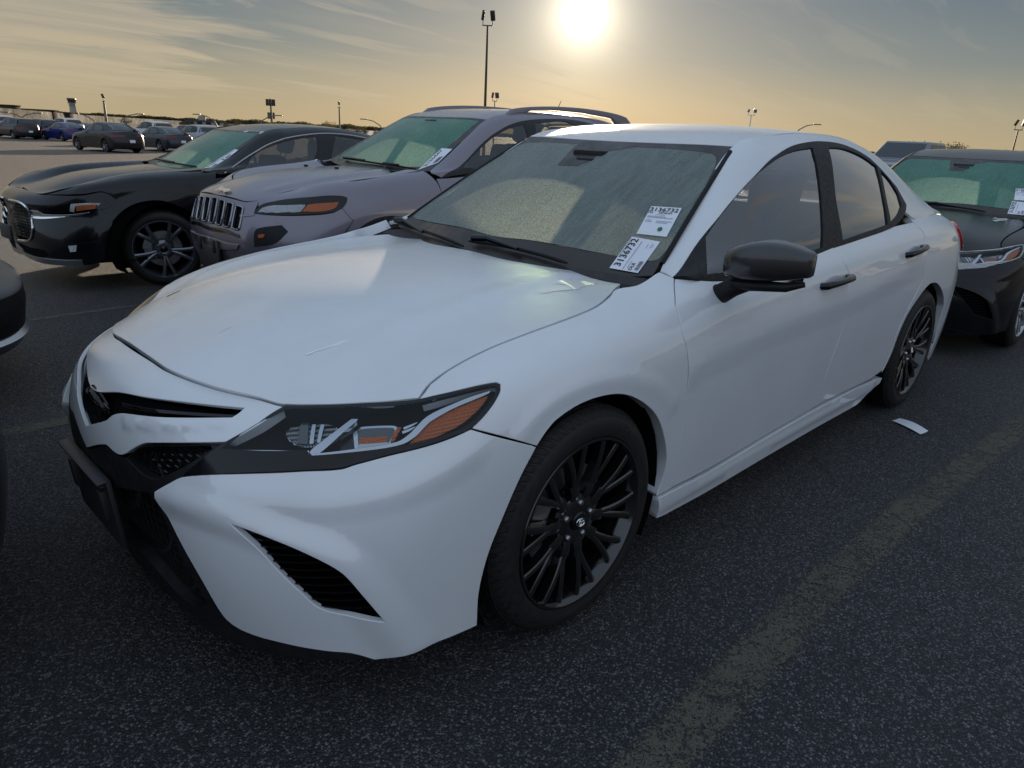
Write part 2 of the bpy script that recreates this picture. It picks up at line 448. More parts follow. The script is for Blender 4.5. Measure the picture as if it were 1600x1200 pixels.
# ------------------------------------------------------------------ plain solids
class MB:
    def __init__(s): s.v = []; s.f = []; s.m = []; s.k = 0
    def add(s, V, Fc):
        b = len(s.v); s.v += [tuple(map(float, p)) for p in V]; s.f += [tuple(b+i for i in f) for f in Fc]; s.m += [s.k]*len(Fc); return s
    def box(s, c, d, rz=0., M=None, taper=1.):
        x, y, z = d[0]/2, d[1]/2, d[2]/2; q = []
        for k in (-1, 1):
            tp = taper if k > 0 else 1
            for a, b in ((-1, -1), (1, -1), (1, 1), (-1, 1)): q.append(Vector((a*x*tp, b*y*tp, k*z)))
        R_ = Matrix.Rotation(rz, 3, 'Z') if M is None else M
        q = [Vector(c)+R_@p for p in q]
        return s.add(q, [(0, 3, 2, 1), (4, 5, 6, 7), (0, 1, 5, 4), (1, 2, 6, 5), (2, 3, 7, 6), (3, 0, 4, 7)])
    def tube(s, pts, r, n=8, cap=True, up=None):
        P = [Vector(p) for p in pts]; rs = r if hasattr(r, '__len__') else [r]*len(P); rings = []; V = []
        pn = None
        for i, p in enumerate(P):
            t = ((P[min(i+1, len(P)-1)]-p).normalized()+(p-P[max(i-1, 0)]).normalized())
            t = t.normalized() if t.length > 1e-9 else Vector((0, 0, 1))
            if pn is None: pn = t.orthogonal().normalized()
            pn = (pn-t*pn.dot(t)); pn = pn.normalized() if pn.length > 1e-9 else t.orthogonal().normalized()
            b = t.cross(pn)
            for k in range(n): a = 2*PI*k/n; V.append(p+(pn*math.cos(a)+b*math.sin(a))*rs[i])
        Fc = [(i*n+k, i*n+(k+1) % n, (i+1)*n+(k+1) % n, (i+1)*n+k) for i in range(len(P)-1) for k in range(n)]
        if cap: Fc += [tuple(range(n))[::-1], tuple((len(P)-1)*n+k for k in range(n))]
        return s.add(V, Fc)
    def lathe(s, prof, n=48, c=(0, 0, 0), axis='y', sgn=1):
        """profile of (radius, offset along the axis)"""
        V = []
        for r, h in prof:
            for k in range(n):
                a = 2*PI*k/n; x, z = r*math.cos(a), r*math.sin(a)
                V.append((c[0]+x, c[1]+h*sgn, c[2]+z) if axis == 'y' else (c[0]+x, c[1]+z, c[2]+h))
        m = len(prof); Fc = [(i*n+k, (i+1)*n+k, (i+1)*n+(k+1) % n, i*n+(k+1) % n) for i in range(m-1) for k in range(n)]
        if axis == 'y' and sgn < 0: Fc = [f[::-1] for f in Fc]
        return s.add(V, Fc)
    def prism(s, poly, z0, z1):
        n = len(poly); V = [(p[0], p[1], z0) for p in poly]+[(p[0], p[1], z1) for p in poly]
        return s.add(V, [tuple(range(n))[::-1], tuple(range(n, 2*n))]+[(i, (i+1) % n, n+(i+1) % n, n+i) for i in range(n)])
    def build(s, name, mat, parent=None, smooth=False, label=None, bevel=0., sub=0, fix=True, angle=None, M=None, segs=2):
        bm = bmesh.new(); vs = [bm.verts.new(p) for p in s.v]
        for f, m in zip(s.f, s.m):
            try: q = bm.faces.new([vs[i] for i in f]); q.material_index = m
            except ValueError: pass
        if fix: bmesh.ops.remove_doubles(bm, verts=bm.verts, dist=1e-5); bmesh.ops.recalc_face_normals(bm, faces=bm.faces)
        if bevel > 0:
            es = [e for e in bm.edges if len(e.link_faces) == 2 and e.calc_face_angle(0) > .5]
            bmesh.ops.bevel(bm, geom=es, offset=bevel, segments=segs, affect='EDGES', profile=.5)
        if sub:
            bmesh.ops.subdivide_edges(bm, edges=bm.edges, cuts=sub, use_grid_fill=True, smooth=1.)
        if M is not None: bm.transform(M)
        me = bpy.data.meshes.new(name); bm.to_mesh(me); bm.free()
        if smooth or bevel:
            me.polygons.foreach_set('use_smooth', [True]*len(me.polygons))
            if angle is None: angle = 40
            me.set_sharp_from_angle(angle=math.radians(angle))
        return link(name, me, parent, mat, label)
def thing(name, label, cat, loc=(0, 0, 0), rz=0., group=None):
    o = bpy.data.objects.new(name, None); COL.objects.link(o); o.location = loc; o.rotation_euler = (0, 0, rz)
    o['label'] = label; o['category'] = cat
    if group: o['group'] = group
    o.empty_display_size = .2
    return o
def tag(o, label=None, cat=None, group=None, kind=None):
    if label: o['label'] = label
    if cat: o['category'] = cat
    if group: o['group'] = group
    if kind: o['kind'] = kind
    return o
def copy_tree(o, parent=None):
    c = o.copy(); COL.objects.link(c); c.parent = parent
    for ch in list(o.children): copy_tree(ch, c)
    return c
FONT_CACHE = {}
def text_mesh(txt, size, bold=0.):
    key = (txt, size, bold)
    if key in FONT_CACHE: return FONT_CACHE[key]
    cu = bpy.data.curves.new('t', 'FONT'); cu.body = txt; cu.size = size; cu.align_x = 'CENTER'; cu.align_y = 'CENTER'
    cu.offset = bold; cu.resolution_u = 2
    o = bpy.data.objects.new('t', cu); COL.objects.link(o); bpy.context.view_layer.update()
    dg = bpy.context.evaluated_depsgraph_get(); me = bpy.data.meshes.new_from_object(o.evaluated_get(dg))
    V = [tuple(v.co) for v in me.vertices]; Fc = [tuple(p.vertices) for p in me.polygons]
    bpy.data.objects.remove(o); bpy.data.curves.remove(cu); bpy.data.meshes.remove(me)
    FONT_CACHE[key] = (V, Fc); return V, Fc
# ------------------------------------------------------------------ materials
MATS = {}
def newmat(name):
    m = bpy.data.materials.new(name); m.use_nodes = True; t = NT(m.node_tree); MATS[name] = m
    return m, t
def surf_out(t, sh):
    o = t.add('ShaderNodeOutputMaterial'); t.l.new(sh.outputs[0] if hasattr(sh, 'outputs') else sh, o.inputs[0])
def fresnel2(t, f0=.043):
    """reflectance that is the same from both sides of a thin sheet"""
    g = t.add('ShaderNodeNewGeometry'); c = t.math('ABSOLUTE', t.vmath('DOT_PRODUCT', g.outputs['Incoming'], g.outputs['Normal']))
    return t.math('ADD', t.math('MULTIPLY', t.math('POWER', t.math('SUBTRACT', 1., c, None, True), 5.), 1.-f0), f0)
def principled(t, **k):
    b = t.add('ShaderNodeBsdfPrincipled')
    for a, v in k.items():
        key = a.replace('_', ' ')
        if isinstance(v, tuple) and len(v) == 3 and not hasattr(v[0], 'outputs'): v = (*v, 1)
        t.set(b, key, v)
    return b
def bump(t, h, dist, strength=1., normal=None):
    b = t.add('ShaderNodeBump'); t.set(b, 'Height', h); t.set(b, 'Distance', dist); t.set(b, 'Strength', strength)
    if normal is not None: t.set(b, 'Normal', normal)
    return b.outputs[0]
def simple(name, col, rough=.5, metal=0., coat=0., bumps=None, spec=.5, var=.0, vscale=6.):
    m, t = newmat(name); tc = t.add('ShaderNodeTexCoord'); ob = tc.outputs['Object']
    c = col; r = rough
    if var:
        n = t.noise(ob, vscale, 5, .6); c = t.mix(t.maprange(n, .35, .65), tuple(x*(1-var) for x in col), tuple(min(1, x*(1+var)) for x in col))
        r = t.maprange(t.noise(ob, vscale*2.3, 4, .6), .3, .7, max(.02, rough-.12), min(1, rough+.12))
    b = principled(t, Base_Color=c, Roughness=r, Metallic=metal, Coat_Weight=coat, Coat_Roughness=.04, Specular_IOR_Level=spec)
    if bumps: t.set(b, 'Normal', bump(t, t.noise(ob, bumps[0], 4, .6), bumps[1]))
    surf_out(t, b); return m
def paint(name, col, dew=0., metal=0., rough=.35, coat_r=.03, flake=0., streaks=False, top=.55, spec=.4, coat=1., cior=1.5, dewcol=(.62, .64, .66)):
    """lacquered paint; condensation dulls and greys the faces that look at the sky"""
    m, t = newmat(name); tc = t.add('ShaderNodeTexCoord'); ob = tc.outputs['Object']
    geo = t.add('ShaderNodeNewGeometry'); sep = t.add('ShaderNodeSeparateXYZ'); t.set(sep, 0, geo.outputs['Normal'])
    up = t.maprange(sep.outputs[2], top, min(.99, top+.35), 0, 1, True)
    grime = t.noise(ob, 3.1, 5, .62)
    base = t.mix(t.maprange(grime, .3, .75), col, tuple(c*.93 for c in col))
    cr = coat_r
    nrm = None
    if dew:
        d1 = t.noise(ob, 900, 2, .5); d2 = t.noise(ob, 6, 5, .65); d3 = t.noise(ob, 160, 3, .6)
        wet = t.math('MULTIPLY', up, t.maprange(d2, .30, .62, .45, 1., True))
        if streaks:
            mp = t.add('ShaderNodeMapping'); t.set(mp, 0, ob); mp.inputs['Scale'].default_value = (1.2, 26, 8); mp.inputs['Rotation'].default_value = (0, 0, .14)
            st = t.noise(mp, 1.6, 4, .6, .6)
            wet = t.math('MULTIPLY', wet, t.maprange(st, .60, .72, 1., .35, True))
        wet = t.math('MULTIPLY', wet, dew)
        cr = t.math('ADD', coat_r, t.math('MULTIPLY', wet, .22))
        base = t.mix(t.math('MULTIPLY', wet, t.maprange(d3, .35, .7, .10, .42)), base, dewcol)
        h = t.math('MULTIPLY', t.math('ADD', d1, d3), wet)
        nrm = bump(t, h, .0012, .9)
    b = principled(t, Base_Color=base, Roughness=rough, Metallic=metal, Coat_Weight=coat, Coat_Roughness=cr, Coat_IOR=cior, Specular_IOR_Level=spec)
    if flake:
        v = t.add('ShaderNodeTexVoronoi'); t.set(v, 'Vector', ob); t.set(v, 'Scale', 1400.)
        t.set(b, 'Normal', bump(t, v.outputs['Distance'], .0004, flake))
    if nrm is not None: t.set(b, 'Coat Normal', nrm)
    surf_out(t, b); return m
def glass_frost(name, tint=(.50, .62, .55), trans=.30, dif=(.34, .38, .36), fwd=.12, speck=1.):
    """windscreen under a film of dew: scatters what comes through it, sparkles against the sun"""
    m, t = newmat(name); tc = t.add('ShaderNodeTexCoord'); ob = tc.outputs['Object']
    n1 = t.noise(ob, 190, 3, .7); n2 = t.noise(ob, 5, 5, .6); mp = t.add('ShaderNodeMapping'); t.set(mp, 0, ob)
    mp.inputs['Scale'].default_value = (1, 7, 1); mp.inputs['Rotation'].default_value = (0, 0, .5); n3 = t.noise(mp, 7, 4, .6, .4)
    tr = t.add('ShaderNodeBsdfTransparent'); t.set(tr, 0, (*[x*.45 for x in tint], 1))
    tl = t.add('ShaderNodeBsdfTranslucent'); t.set(tl, 0, t.mix(t.maprange(n1, .40, .62), tuple(x*.35 for x in tint), tuple(min(1, x*1.75) for x in tint)))
    df = t.add('ShaderNodeBsdfDiffuse'); t.set(df, 0, t.mix(t.maprange(n3, .4, .62), tuple(x*.85 for x in dif), tuple(x*1.12 for x in dif)))
    mx = t.add('ShaderNodeMixShader'); t.set(mx, 0, .42); t.l.new(tl.outputs[0], mx.inputs[1]); t.l.new(df.outputs[0], mx.inputs[2])
    rf = t.add('ShaderNodeBsdfRefraction'); t.set(rf, 'Color', (*[min(1, x*1.1) for x in tint], 1)); t.set(rf, 'Roughness', .62); t.set(rf, 'IOR', 1.18); t.set(rf, 'Normal', bump(t, n1, .003, .7))
    mr_ = t.add('ShaderNodeMixShader'); t.set(mr_, 0, fwd); t.l.new(mx.outputs[0], mr_.inputs[1]); t.l.new(rf.outputs[0], mr_.inputs[2]); mx = mr_
    m2 = t.add('ShaderNodeMixShader'); t.set(m2, 0, t.maprange(n2, .3, .7, trans*1.25, trans*.75)); t.l.new(mx.outputs[0], m2.inputs[1]); t.l.new(tr.outputs[0], m2.inputs[2])
    gl = t.add('ShaderNodeBsdfGlossy'); t.set(gl, 'Roughness', .26); t.set(gl, 'Normal', bump(t, t.math('ADD', n1, t.noise(ob, 1300, 1, .5)), .0015, .8*speck))
    m3 = t.add('ShaderNodeMixShader'); t.set(m3, 0, t.math('MULTIPLY', fresnel2(t), .8)); t.l.new(m2.outputs[0], m3.inputs[1]); t.l.new(gl.outputs[0], m3.inputs[2])
    surf_out(t, m3); return m
def glass_clear(name, tint=(.55, .62, .58), film=.12, rough=.02, filmcol=(.5, .54, .58), refl=2.0):
    """side or rear glass: see-through with a fresnel reflection and a patchy film of mist"""
    m, t = newmat(name); tc = t.add('ShaderNodeTexCoord'); ob = tc.outputs['Object']
    tr = t.add('ShaderNodeBsdfTransparent'); t.set(tr, 0, (*tint, 1))
    df = t.add('ShaderNodeBsdfDiffuse'); t.set(df, 0, (*filmcol, 1))
    mx = t.add('ShaderNodeMixShader'); t.set(mx, 0, t.maprange(t.noise(ob, 2.2, 4, .5, .3), .3, .7, film*.5, film*1.4, True)); t.l.new(tr.outputs[0], mx.inputs[1]); t.l.new(df.outputs[0], mx.inputs[2])
    gl = t.add('ShaderNodeBsdfGlossy'); t.set(gl, 'Roughness', rough)
    m3 = t.add('ShaderNodeMixShader'); t.set(m3, 0, t.math('MULTIPLY', fresnel2(t), refl, None, True)); t.l.new(mx.outputs[0], m3.inputs[1]); t.l.new(gl.outputs[0], m3.inputs[2])
    surf_out(t, m3); return m
M_white = paint('white_paint', (.72, .735, .76), dew=.65, streaks=True, rough=.4, spec=.5, cior=1.75)
M_black = paint('black_paint', (.004, .0045, .006), dew=.5, rough=.3, coat_r=.02, spec=.1, coat=.7, top=.72, dewcol=(.20, .20, .20))
M_blackcam = paint('black_paint_beside', (.004, .004, .005), dew=.25, rough=.3, coat_r=.02, spec=.05, coat=.6, top=.72, dewcol=(.08, .08, .085))
M_grey = paint('granite_paint', (.19, .17, .205), dew=.4, metal=.5, rough=.32, flake=.25, coat=1., top=.72, dewcol=(.34, .31, .30))
M_blkgloss = simple('gloss_black_trim', (.004, .004, .005), .10, coat=.15, spec=.35)
M_blkmat = simple('matt_black_plastic', (.012, .012, .013), .5, var=.25, vscale=30, bumps=(600, .0003), spec=.25)
M_dark = simple('dark_cavity', (.004, .004, .004), .9, spec=.1)
M_rubber = simple('rubber_seal', (.01, .01, .01), .6, spec=.25)
M_capblk = paint('mirror_cap_black', (.014, .013, .013), dew=.0, rough=.4, coat_r=.12)
M_frit = simple('windscreen_frit', (.028, .022, .020), .35, var=.15)
M_chrome = simple('chrome', (.78, .79, .80), .07, 1.)
M_chromed = simple('grille_chrome', (.30, .31, .33), .12, 1.)
M_hlchrome = simple('lamp_chrome', (.50, .52, .55), .06, 1.)
M_satin = simple('satin_silver', (.45, .46, .48), .28, 1.)
M_fabric = simple('seat_fabric', (.035, .033, .033), .9, var=.2, vscale=40)
M_rimblk = simple('black_wheel_paint', (.007, .006, .006), .16, coat=.8, spec=.5)
M_rimsil = simple('machined_silver_wheel', (.42, .43, .46), .25, .9)
M_rimgry = simple('dark_grey_wheel', (.16, .165, .19), .25, .8, coat=.2)
M_disc = simple('brake_disc', (.25, .24, .23), .4, .9, var=.2)
M_plate = simple('plate_holder_black', (.02, .02, .021), .5)
M_paper = simple('white_paper', (.74, .76, .82), .6, var=.03)
M_ink = simple('black_ink', (.02, .02, .025), .6)
M_inkgrey = simple('grey_ink', (.16, .18, .26), .6)
M_green = simple('green_dot', (.03, .16, .06), .6)
M_amber = None
def lens(name, tint, dens=.12):
    m, t = newmat(name)
    tr = t.add('ShaderNodeBsdfTransparent'); t.set(tr, 0, (*tint, 1)); gl = t.add('ShaderNodeBsdfGlossy'); t.set(gl, 'Roughness', .02)
    mx = t.add('ShaderNodeMixShader'); t.set(mx, 0, t.math('MULTIPLY', fresnel2(t, .03), 1.0, None, True))
    t.l.new(tr.outputs[0], mx.inputs[1]); t.l.new(gl.outputs[0], mx.inputs[2]); surf_out(t, mx); return m
M_lens = lens('clear_lens', (.9, .93, .95))
def ribbed(name, col, rough, metal, scale, rot=0., emis=0., dist=.004):
    m, t = newmat(name); tc = t.add('ShaderNodeTexCoord'); mp = t.add('ShaderNodeMapping'); t.set(mp, 0, tc.outputs['Object']); mp.inputs['Rotation'].default_value = (rot, 0, rot)
    w = t.add('ShaderNodeTexWave'); t.set(w, 0, mp.outputs[0]); t.set(w, 'Scale', scale); w2 = t.add('ShaderNodeTexWave', bands_direction='Z'); t.set(w2, 0, mp.outputs[0]); t.set(w2, 'Scale', scale*.7)
    b = principled(t, Base_Color=col, Roughness=rough, Metallic=metal, Coat_Weight=.5)
    t.set(b, 'Normal', bump(t, t.math('ADD', w.outputs[1], w2.outputs[1]), dist)); surf_out(t, b); return m
M_amber = ribbed('amber_reflector', (.75, .17, .035), .22, 0., 60, .3)
M_refl = ribbed('lamp_reflector', (.62, .64, .67), .12, 1., 55, .2)
M_proj = simple('projector_glass', (.05, .055, .06), .04, .3, coat=1.)
M_redfar = simple('far_tail_lens', (.16, .012, .012), .25)
M_red = simple('red_lens', (.42, .015, .02), .12, coat=1.)
M_tail = simple('clear_tail_lens', (.55, .48, .46), .15, coat=1.)
def mesh_mat():
    """open honeycomb, too fine to pick single cells apart: relief only"""
    m, t = newmat('honeycomb_mesh'); tc = t.add('ShaderNodeTexCoord'); v = t.add('ShaderNodeTexVoronoi', feature='DISTANCE_TO_EDGE'); 
    t.set(v, 'Vector', tc.outputs['Object']); t.set(v, 'Scale', 38.); t.set(v, 'Randomness', 0.)
    h = t.maprange(v.outputs[0], .02, .12, 1, 0, True)
    b = principled(t, Base_Color=t.mix(h, (.003, .003, .003), (.02, .02, .02)), Roughness=.3); t.set(b, 'Normal', bump(t, h, .02)); surf_out(t, b); return m
M_mesh = mesh_mat()
def tyre_mat():
    m, t = newmat('tyre_rubber'); tc = t.add('ShaderNodeTexCoord'); s = t.add('ShaderNodeSeparateXYZ'); t.set(s, 0, tc.outputs['Object'])
    a = t.math('ARCTAN2', s.outputs[2], s.outputs[0]); y = t.math('ABSOLUTE', s.outputs[1])
    ph = t.math('ADD', t.math('MULTIPLY', a, 74.), t.math('MULTIPLY', y, 150.)); w = t.math('SINE', ph)
    r = t.math('SQRT', t.math('ADD', t.math('MULTIPLY', s.outputs[0], s.outputs[0]), t.math('MULTIPLY', s.outputs[2], s.outputs[2])))
    on = t.maprange(r, .308, .318, 0, 1); grain = t.noise(tc.outputs['Object'], 60, 4, .6)
    ribs = t.math('SINE', t.math('MULTIPLY', r, 1500.)); side = t.math('MULTIPLY', t.maprange(r, .262, .268, 0, 1), t.maprange(r, .28, .286, 1, 0))
    h = t.math('ADD', t.math('MULTIPLY', t.maprange(w, -.75, -.35, 0, 1, True), on), t.math('MULTIPLY', t.math('MULTIPLY', ribs, side), .06))
    b = principled(t, Base_Color=t.mix(t.maprange(grain, .35, .7), (.010, .010, .0105), (.020, .018, .016)), Roughness=t.maprange(grain, .3, .7, .5, .72), Specular_IOR_Level=.3)
    t.set(b, 'Normal', bump(t, h, .006)); surf_out(t, b); return m
M_tyre = tyre_mat()
# ------------------------------------------------------------------ wheels (axis y, outer face toward -y)
def spoke(mb, r0, r1, a0, a1, w0, w1, y0, y1, th, n=5, bow=.0):
    V = []
    for i in range(n+1):
        f = i/n; r = r0+(r1-r0)*f; a = a0+(a1-a0)*f; w = w0+(w1-w0)*f; y = y0+(y1-y0)*f-bow*math.sin(PI*f)
        c = np.array([math.cos(a), 0, math.sin(a)])*r; tg = np.array([-math.sin(a), 0, math.cos(a)])
        for (s_, d) in ((-.5, th), (-.5, .004), (-.18, 0), (.18, 0), (.5, .004), (.5, th)): V.append(c+tg*w*s_+np.array([0, y+d, 0]))
    m = 6; Fc = [(i*m+k, i*m+(k+1) % m, (i+1)*m+(k+1) % m, (i+1)*m+k) for i in range(n) for k in range(m)]
    Fc += [tuple(range(m)), tuple(n*m+k for k in range(m))[::-1]]; mb.add(V, Fc)
WHEELS = {}
def wheel_meshes(style, R=.333, rr=.252, wd=.225):
    key = (style, R, rr, wd)
    if key in WHEELS: return WHEELS[key]
    parts = []
    h = wd/2
    tp = [(rr-.012, h-.02), (rr+.004, h-.002), (rr+.02, h+.001), (R-.045, h+.002), (R-.028, h-.004), (R-.012, h-.018), (R-.004, h-.034)]
    g = []
    for yy in (.068, .034, 0, -.034, -.068):
        yy *= wd/.225; g += [(R, yy+.011), (R, yy+.006), (R-.008, yy+.005), (R-.008, yy-.005), (R, yy-.006), (R, yy-.011)]
    prof = [(r, -y) for r, y in tp]+[(r, -y) for r, y in g]+[(r, y) for r, y in tp[::-1]]
    t = MB(); t.lathe(prof, 96); parts.append(('tyre', t, M_tyre, 30, ()))
    rimm = {'black': M_rimblk, 'silver': M_rimsil, 'grey': M_rimgry}[style.split('_')[0]]
    k = MB(); f = -h
    k.lathe([(rr+.002, f+.004), (rr, f-.001), (rr-.007, f-.001), (rr-.011, f+.006), (rr-.020, f+.022), (rr-.028, f+.05), (rr-.034, h-.03), (rr-.004, h-.01)], 96)
    parts.append(('rim_barrel', k, rimm, 40, ()))
    sp = MB(); kind = style.split('_')[1]; yf = f+.022; yo = f+.008
    sp.lathe([(.001, yf+.004), (.030, yf+.004), (.034, yf+.002), (.060, yf+.004), (.078, yf+.012), (.082, yf+.05)], 48)
    if kind == 'turbine':
        for q in range(10):
            a = 2*PI*q/10+.16; s = 1 if q % 2 else -1
            spoke(sp, .066, .118, a, a+.03*s, .034, .036, yf+.006, yf+.003, .03, 4, .004)
            spoke(sp, .105, rr-.010, a+.035, a+.165, .019, .022, yf+.003, yo, .030, 5, .004)
            spoke(sp, .105, rr-.010, a-.035, a-.135, .019, .022, yf+.003, yo, .030, 5, .004)
    elif kind == 'ten':
        for q in range(5):
            for d in (-.17, .17):
                a = 2*PI*q/5+.2; spoke(sp, .055, rr-.012, a+d*.55, a+d*1.25, .024, .034, yf+.006, yo, .03, 5, .004)
    elif kind == 'five':
        for q in range(5):
            a = 2*PI*q/5+.3; spoke(sp, .05, rr-.012, a, a, .05, .07, yf+.006, yo, .035, 5, .006)
    parts.append(('spokes', sp, rimm, 35, ()))
    c = MB(); c.lathe([(.001, yf-.006), (.024, yf-.005), (.029, yf-.001), (.030, yf+.01)], 32); parts.append(('centre_cap', c, M_blkgloss, 40, ()))
    for q in range(5):
        l = MB(); a = 2*PI*q/5+.5; l.lathe([(.001, yf-.004), (.007, yf-.003), (.0095, yf+.001), (.0095, yf+.015)], 10, (math.cos(a)*.055, 0, math.sin(a)*.055)); parts.append(('wheel_nut', l, M_satin if kind == 'turbine' else M_rimgry, 40, ()))
    d = MB(); d.lathe([(.001, f+.085), (.085, f+.085), (.09, f+.075), (.155, f+.075), (.155, f+.098), (.05, f+.098)], 64); parts.append(('brake_disc', d, M_disc, 30, ()))
    b = MB(); b.lathe([(.0, h-.045), (rr-.034, h-.045)], 48); parts.append(('backing', b, M_dark, 30, ()))
    cl = MB()
    V = []
    for i in range(7):
        a = -.35+i*.12+PI
        for r in (.10, .165):
            for y in (f+.055, f+.12): V.append((r*math.cos(a), y, r*math.sin(a)))
    Fc = []
    for i in range(6): 
        o = i*4; Fc += [(o, o+1, o+5, o+4), (o+1, o+3, o+7, o+5), (o+3, o+2, o+6, o+7), (o+2, o, o+4, o+6)]
    Fc += [(0, 2, 3, 1), (24, 25, 27, 26)]; cl.add(V, Fc); parts.append(('caliper', cl, M_satin, 30, ()))
    out = []
    for nm, mb, mat, ang_, _ in parts:
        o = mb.build(nm, mat, None, True, angle=ang_); out.append((nm, o.data)); bpy.data.objects.remove(o)
    WHEELS[key] = out; return out
def ellipse_ring(a, b, w, d, y, n=36, c=(0, 0)):
    """flat raised ring in the xz plane, facing -y"""
    V = []; 
    for i in range(n):
        t_ = 2*PI*i/n; ca, sa = math.cos(t_), math.sin(t_)
        for k, dy in ((1, 0), (1-w/a*.25, -d), (1-w/a, 0)): V.append((c[0]+a*ca*k, y+dy, c[1]+b*sa*(1-(1-k)*a/b)))
    Fc = []
    for i in range(n):
        j = (i+1) % n
        for k in range(2): Fc.append((i*3+k, i*3+k+1, j*3+k+1, j*3+k))
    return V, Fc
def put_wheel(parent, x, y, R, style='black_turbine', rr=.252, wd=.225, steer=0., spin=0., emblem=None):
    w = bpy.data.objects.new('wheel', None); COL.objects.link(w); w.parent = parent; w.location = (x, y, R)
    w.rotation_euler = Euler((0, spin, (PI if y > 0 else 0)+steer), 'XYZ')
    w.rotation_mode = 'XYZ'
    for nm, me in wheel_meshes(style, R, rr, wd):
        o = bpy.data.objects.new(nm, me); COL.objects.link(o); o.parent = w
    if emblem:
        mb = MB(); yy = -wd/2+.0145
        for (a, b, ww, c) in emblem: mb.add(*ellipse_ring(a, b, ww, .0015, yy, 36, c))
        mb.build('emblem', M_chrome, w, True, fix=False)
    return w
TOY = ((.019, .0132, .0028, (0, 0)), (.0058, .0125, .0022, (0, 0)), (.0125, .0045, .002, (0, .0055)))

M_dry = paint('dry_mark_sheen', (.90, .87, .80), rough=.25, coat_r=.015, cior=2.3)  # dew-free marks; warm sky reflection put into the pale colour
# ================================================================== the white saloon
F0 = WORLD
def side_net():
    # columns front centre -> rear centre; rows bottom -> top; (x, y, z)
    C = []
    def col(*p): C.append(list(p))
    col((-.875, 0, .14), (-.925, 0, .28), (-.955, 0, .42), (-.955, 0, .53), (-.940, 0, .62), (-.907, 0, .695), (-.864, 0, .738), (-.805, 0, .758), (-.76, 0, .772))
    col((-.872, -.26, .14), (-.905, -.27, .28), (-.925, -.27, .42), (-.925, -.28, .53), (-.905, -.28, .62), (-.878, -.27, .685), (-.838, -.265, .727), (-.782, -.26, .748), (-.735, -.25, .765))
    col((-.845, -.50, .145), (-.868, -.52, .29), (-.868, -.53, .42), (-.845, -.53, .53), (-.80, -.525, .62), (-.745, -.515, .668), (-.70, -.505, .690), (-.655, -.495, .705), (-.62, -.48, .725))
    col((-.745, -.70, .15), (-.755, -.715, .30), (-.745, -.725, .43), (-.705, -.725, .54), (-.655, -.705, .63), (-.600, -.68, .695), (-.560, -.655, .716), (-.525, -.63, .731), (-.50, -.61, .75))
    col((-.61, -.825, .16), (-.605, -.84, .30), (-.59, -.845, .43), (-.56, -.84, .55), (-.525, -.82, .65), (-.485, -.79, .725), (-.455, -.765, .753), (-.43, -.735, .768), (-.41, -.71, .778))
    col((-.42, -.885, .165), (-.41, -.893, .30), (-.40, -.895, .43), (-.385, -.890, .56), (-.37, -.875, .67), (-.34, -.845, .753), (-.315, -.80, .792), (-.295, -.745, .808), (-.28, -.71, .815))
    col((-.21, -.905, .17), (-.21, -.909, .30), (-.205, -.911, .44), (-.20, -.910, .58), (-.195, -.897, .70), (-.18, -.865, .785), (-.165, -.81, .823), (-.15, -.745, .838), (-.14, -.71, .845))
    for x, ys, zs in (
        (0.0, (.905, .911, .916, .917, .907, .878, .815, .745, .70), (.17, .30, .45, .60, .72, .80, .845, .865, .873)),
        (.26, (.897, .905, .912, .914, .906, .880, .822, .730, .69), (.17, .30, .45, .60, .72, .81, .868, .890, .898)),
        (.52, (.885, .898, .906, .909, .903, .887, .845, .760, .73), (.17, .30, .45, .60, .72, .82, .890, .930, .96)),
        (.80, (.875, .890, .899, .905, .901, .890, .860, .800, .775), (.17, .30, .45, .60, .72, .83, .90, .938, .98)),
        (1.2, (.872, .885, .895, .903, .901, .892, .866, .815, .79), (.17, .30, .45, .60, .73, .84, .905, .947, .99)),
        (1.65, (.872, .885, .896, .904, .903, .894, .868, .822, .795), (.17, .30, .45, .60, .74, .855, .92, .962, 1.0)),
        (2.1, (.876, .889, .899, .907, .906, .896, .870, .823, .795), (.17, .30, .45, .60, .75, .875, .945, .988, 1.02)),
        (2.5, (.888, .899, .909, .915, .912, .900, .868, .812, .785), (.17, .30, .45, .60, .76, .895, .970, 1.016, 1.04)),
        (2.83, (.898, .908, .915, .919, .915, .902, .862, .795, .765), (.17, .30, .45, .61, .77, .90, .982, 1.032, 1.05)),
        (3.15, (.890, .902, .909, .912, .905, .887, .842, .770, .735), (.18, .31, .46, .62, .78, .905, .982, 1.030, 1.045)),
        (3.42, (.862, .880, .888, .890, .880, .857, .812, .730, .69), (.20, .33, .47, .63, .79, .905, .972, 1.012, 1.025))):
        C.append([(x, -y, z) for y, z in zip(ys, zs)])
    col((3.66, -.79, .22), (3.68, -.81, .35), (3.69, -.815, .48), (3.68, -.81, .63), (3.66, -.795, .79), (3.62, -.77, .90), (3.59, -.725, .965), (3.57, -.66, .995), (3.54, -.62, 1.01))
    col((3.80, -.60, .24), (3.83, -.61, .36), (3.84, -.61, .49), (3.83, -.605, .63), (3.80, -.60, .79), (3.76, -.585, .90), (3.73, -.55, .965), (3.70, -.50, .99), (3.66, -.47, 1.0))
    col((3.88, -.30, .25), (3.91, -.30, .37), (3.92, -.30, .50), (3.91, -.30, .64), (3.87, -.30, .80), (3.83, -.29, .91), (3.80, -.28, .975), (3.76, -.26, 1.0), (3.71, -.24, 1.01))
    col((3.90, 0, .25), (3.93, 0, .37), (3.94, 0, .50), (3.93, 0, .64), (3.89, 0, .80), (3.85, 0, .91), (3.82, 0, .98), (3.78, 0, 1.005), (3.73, 0, 1.015))
    N = np.array(C, float).transpose(1, 0, 2)
    return N
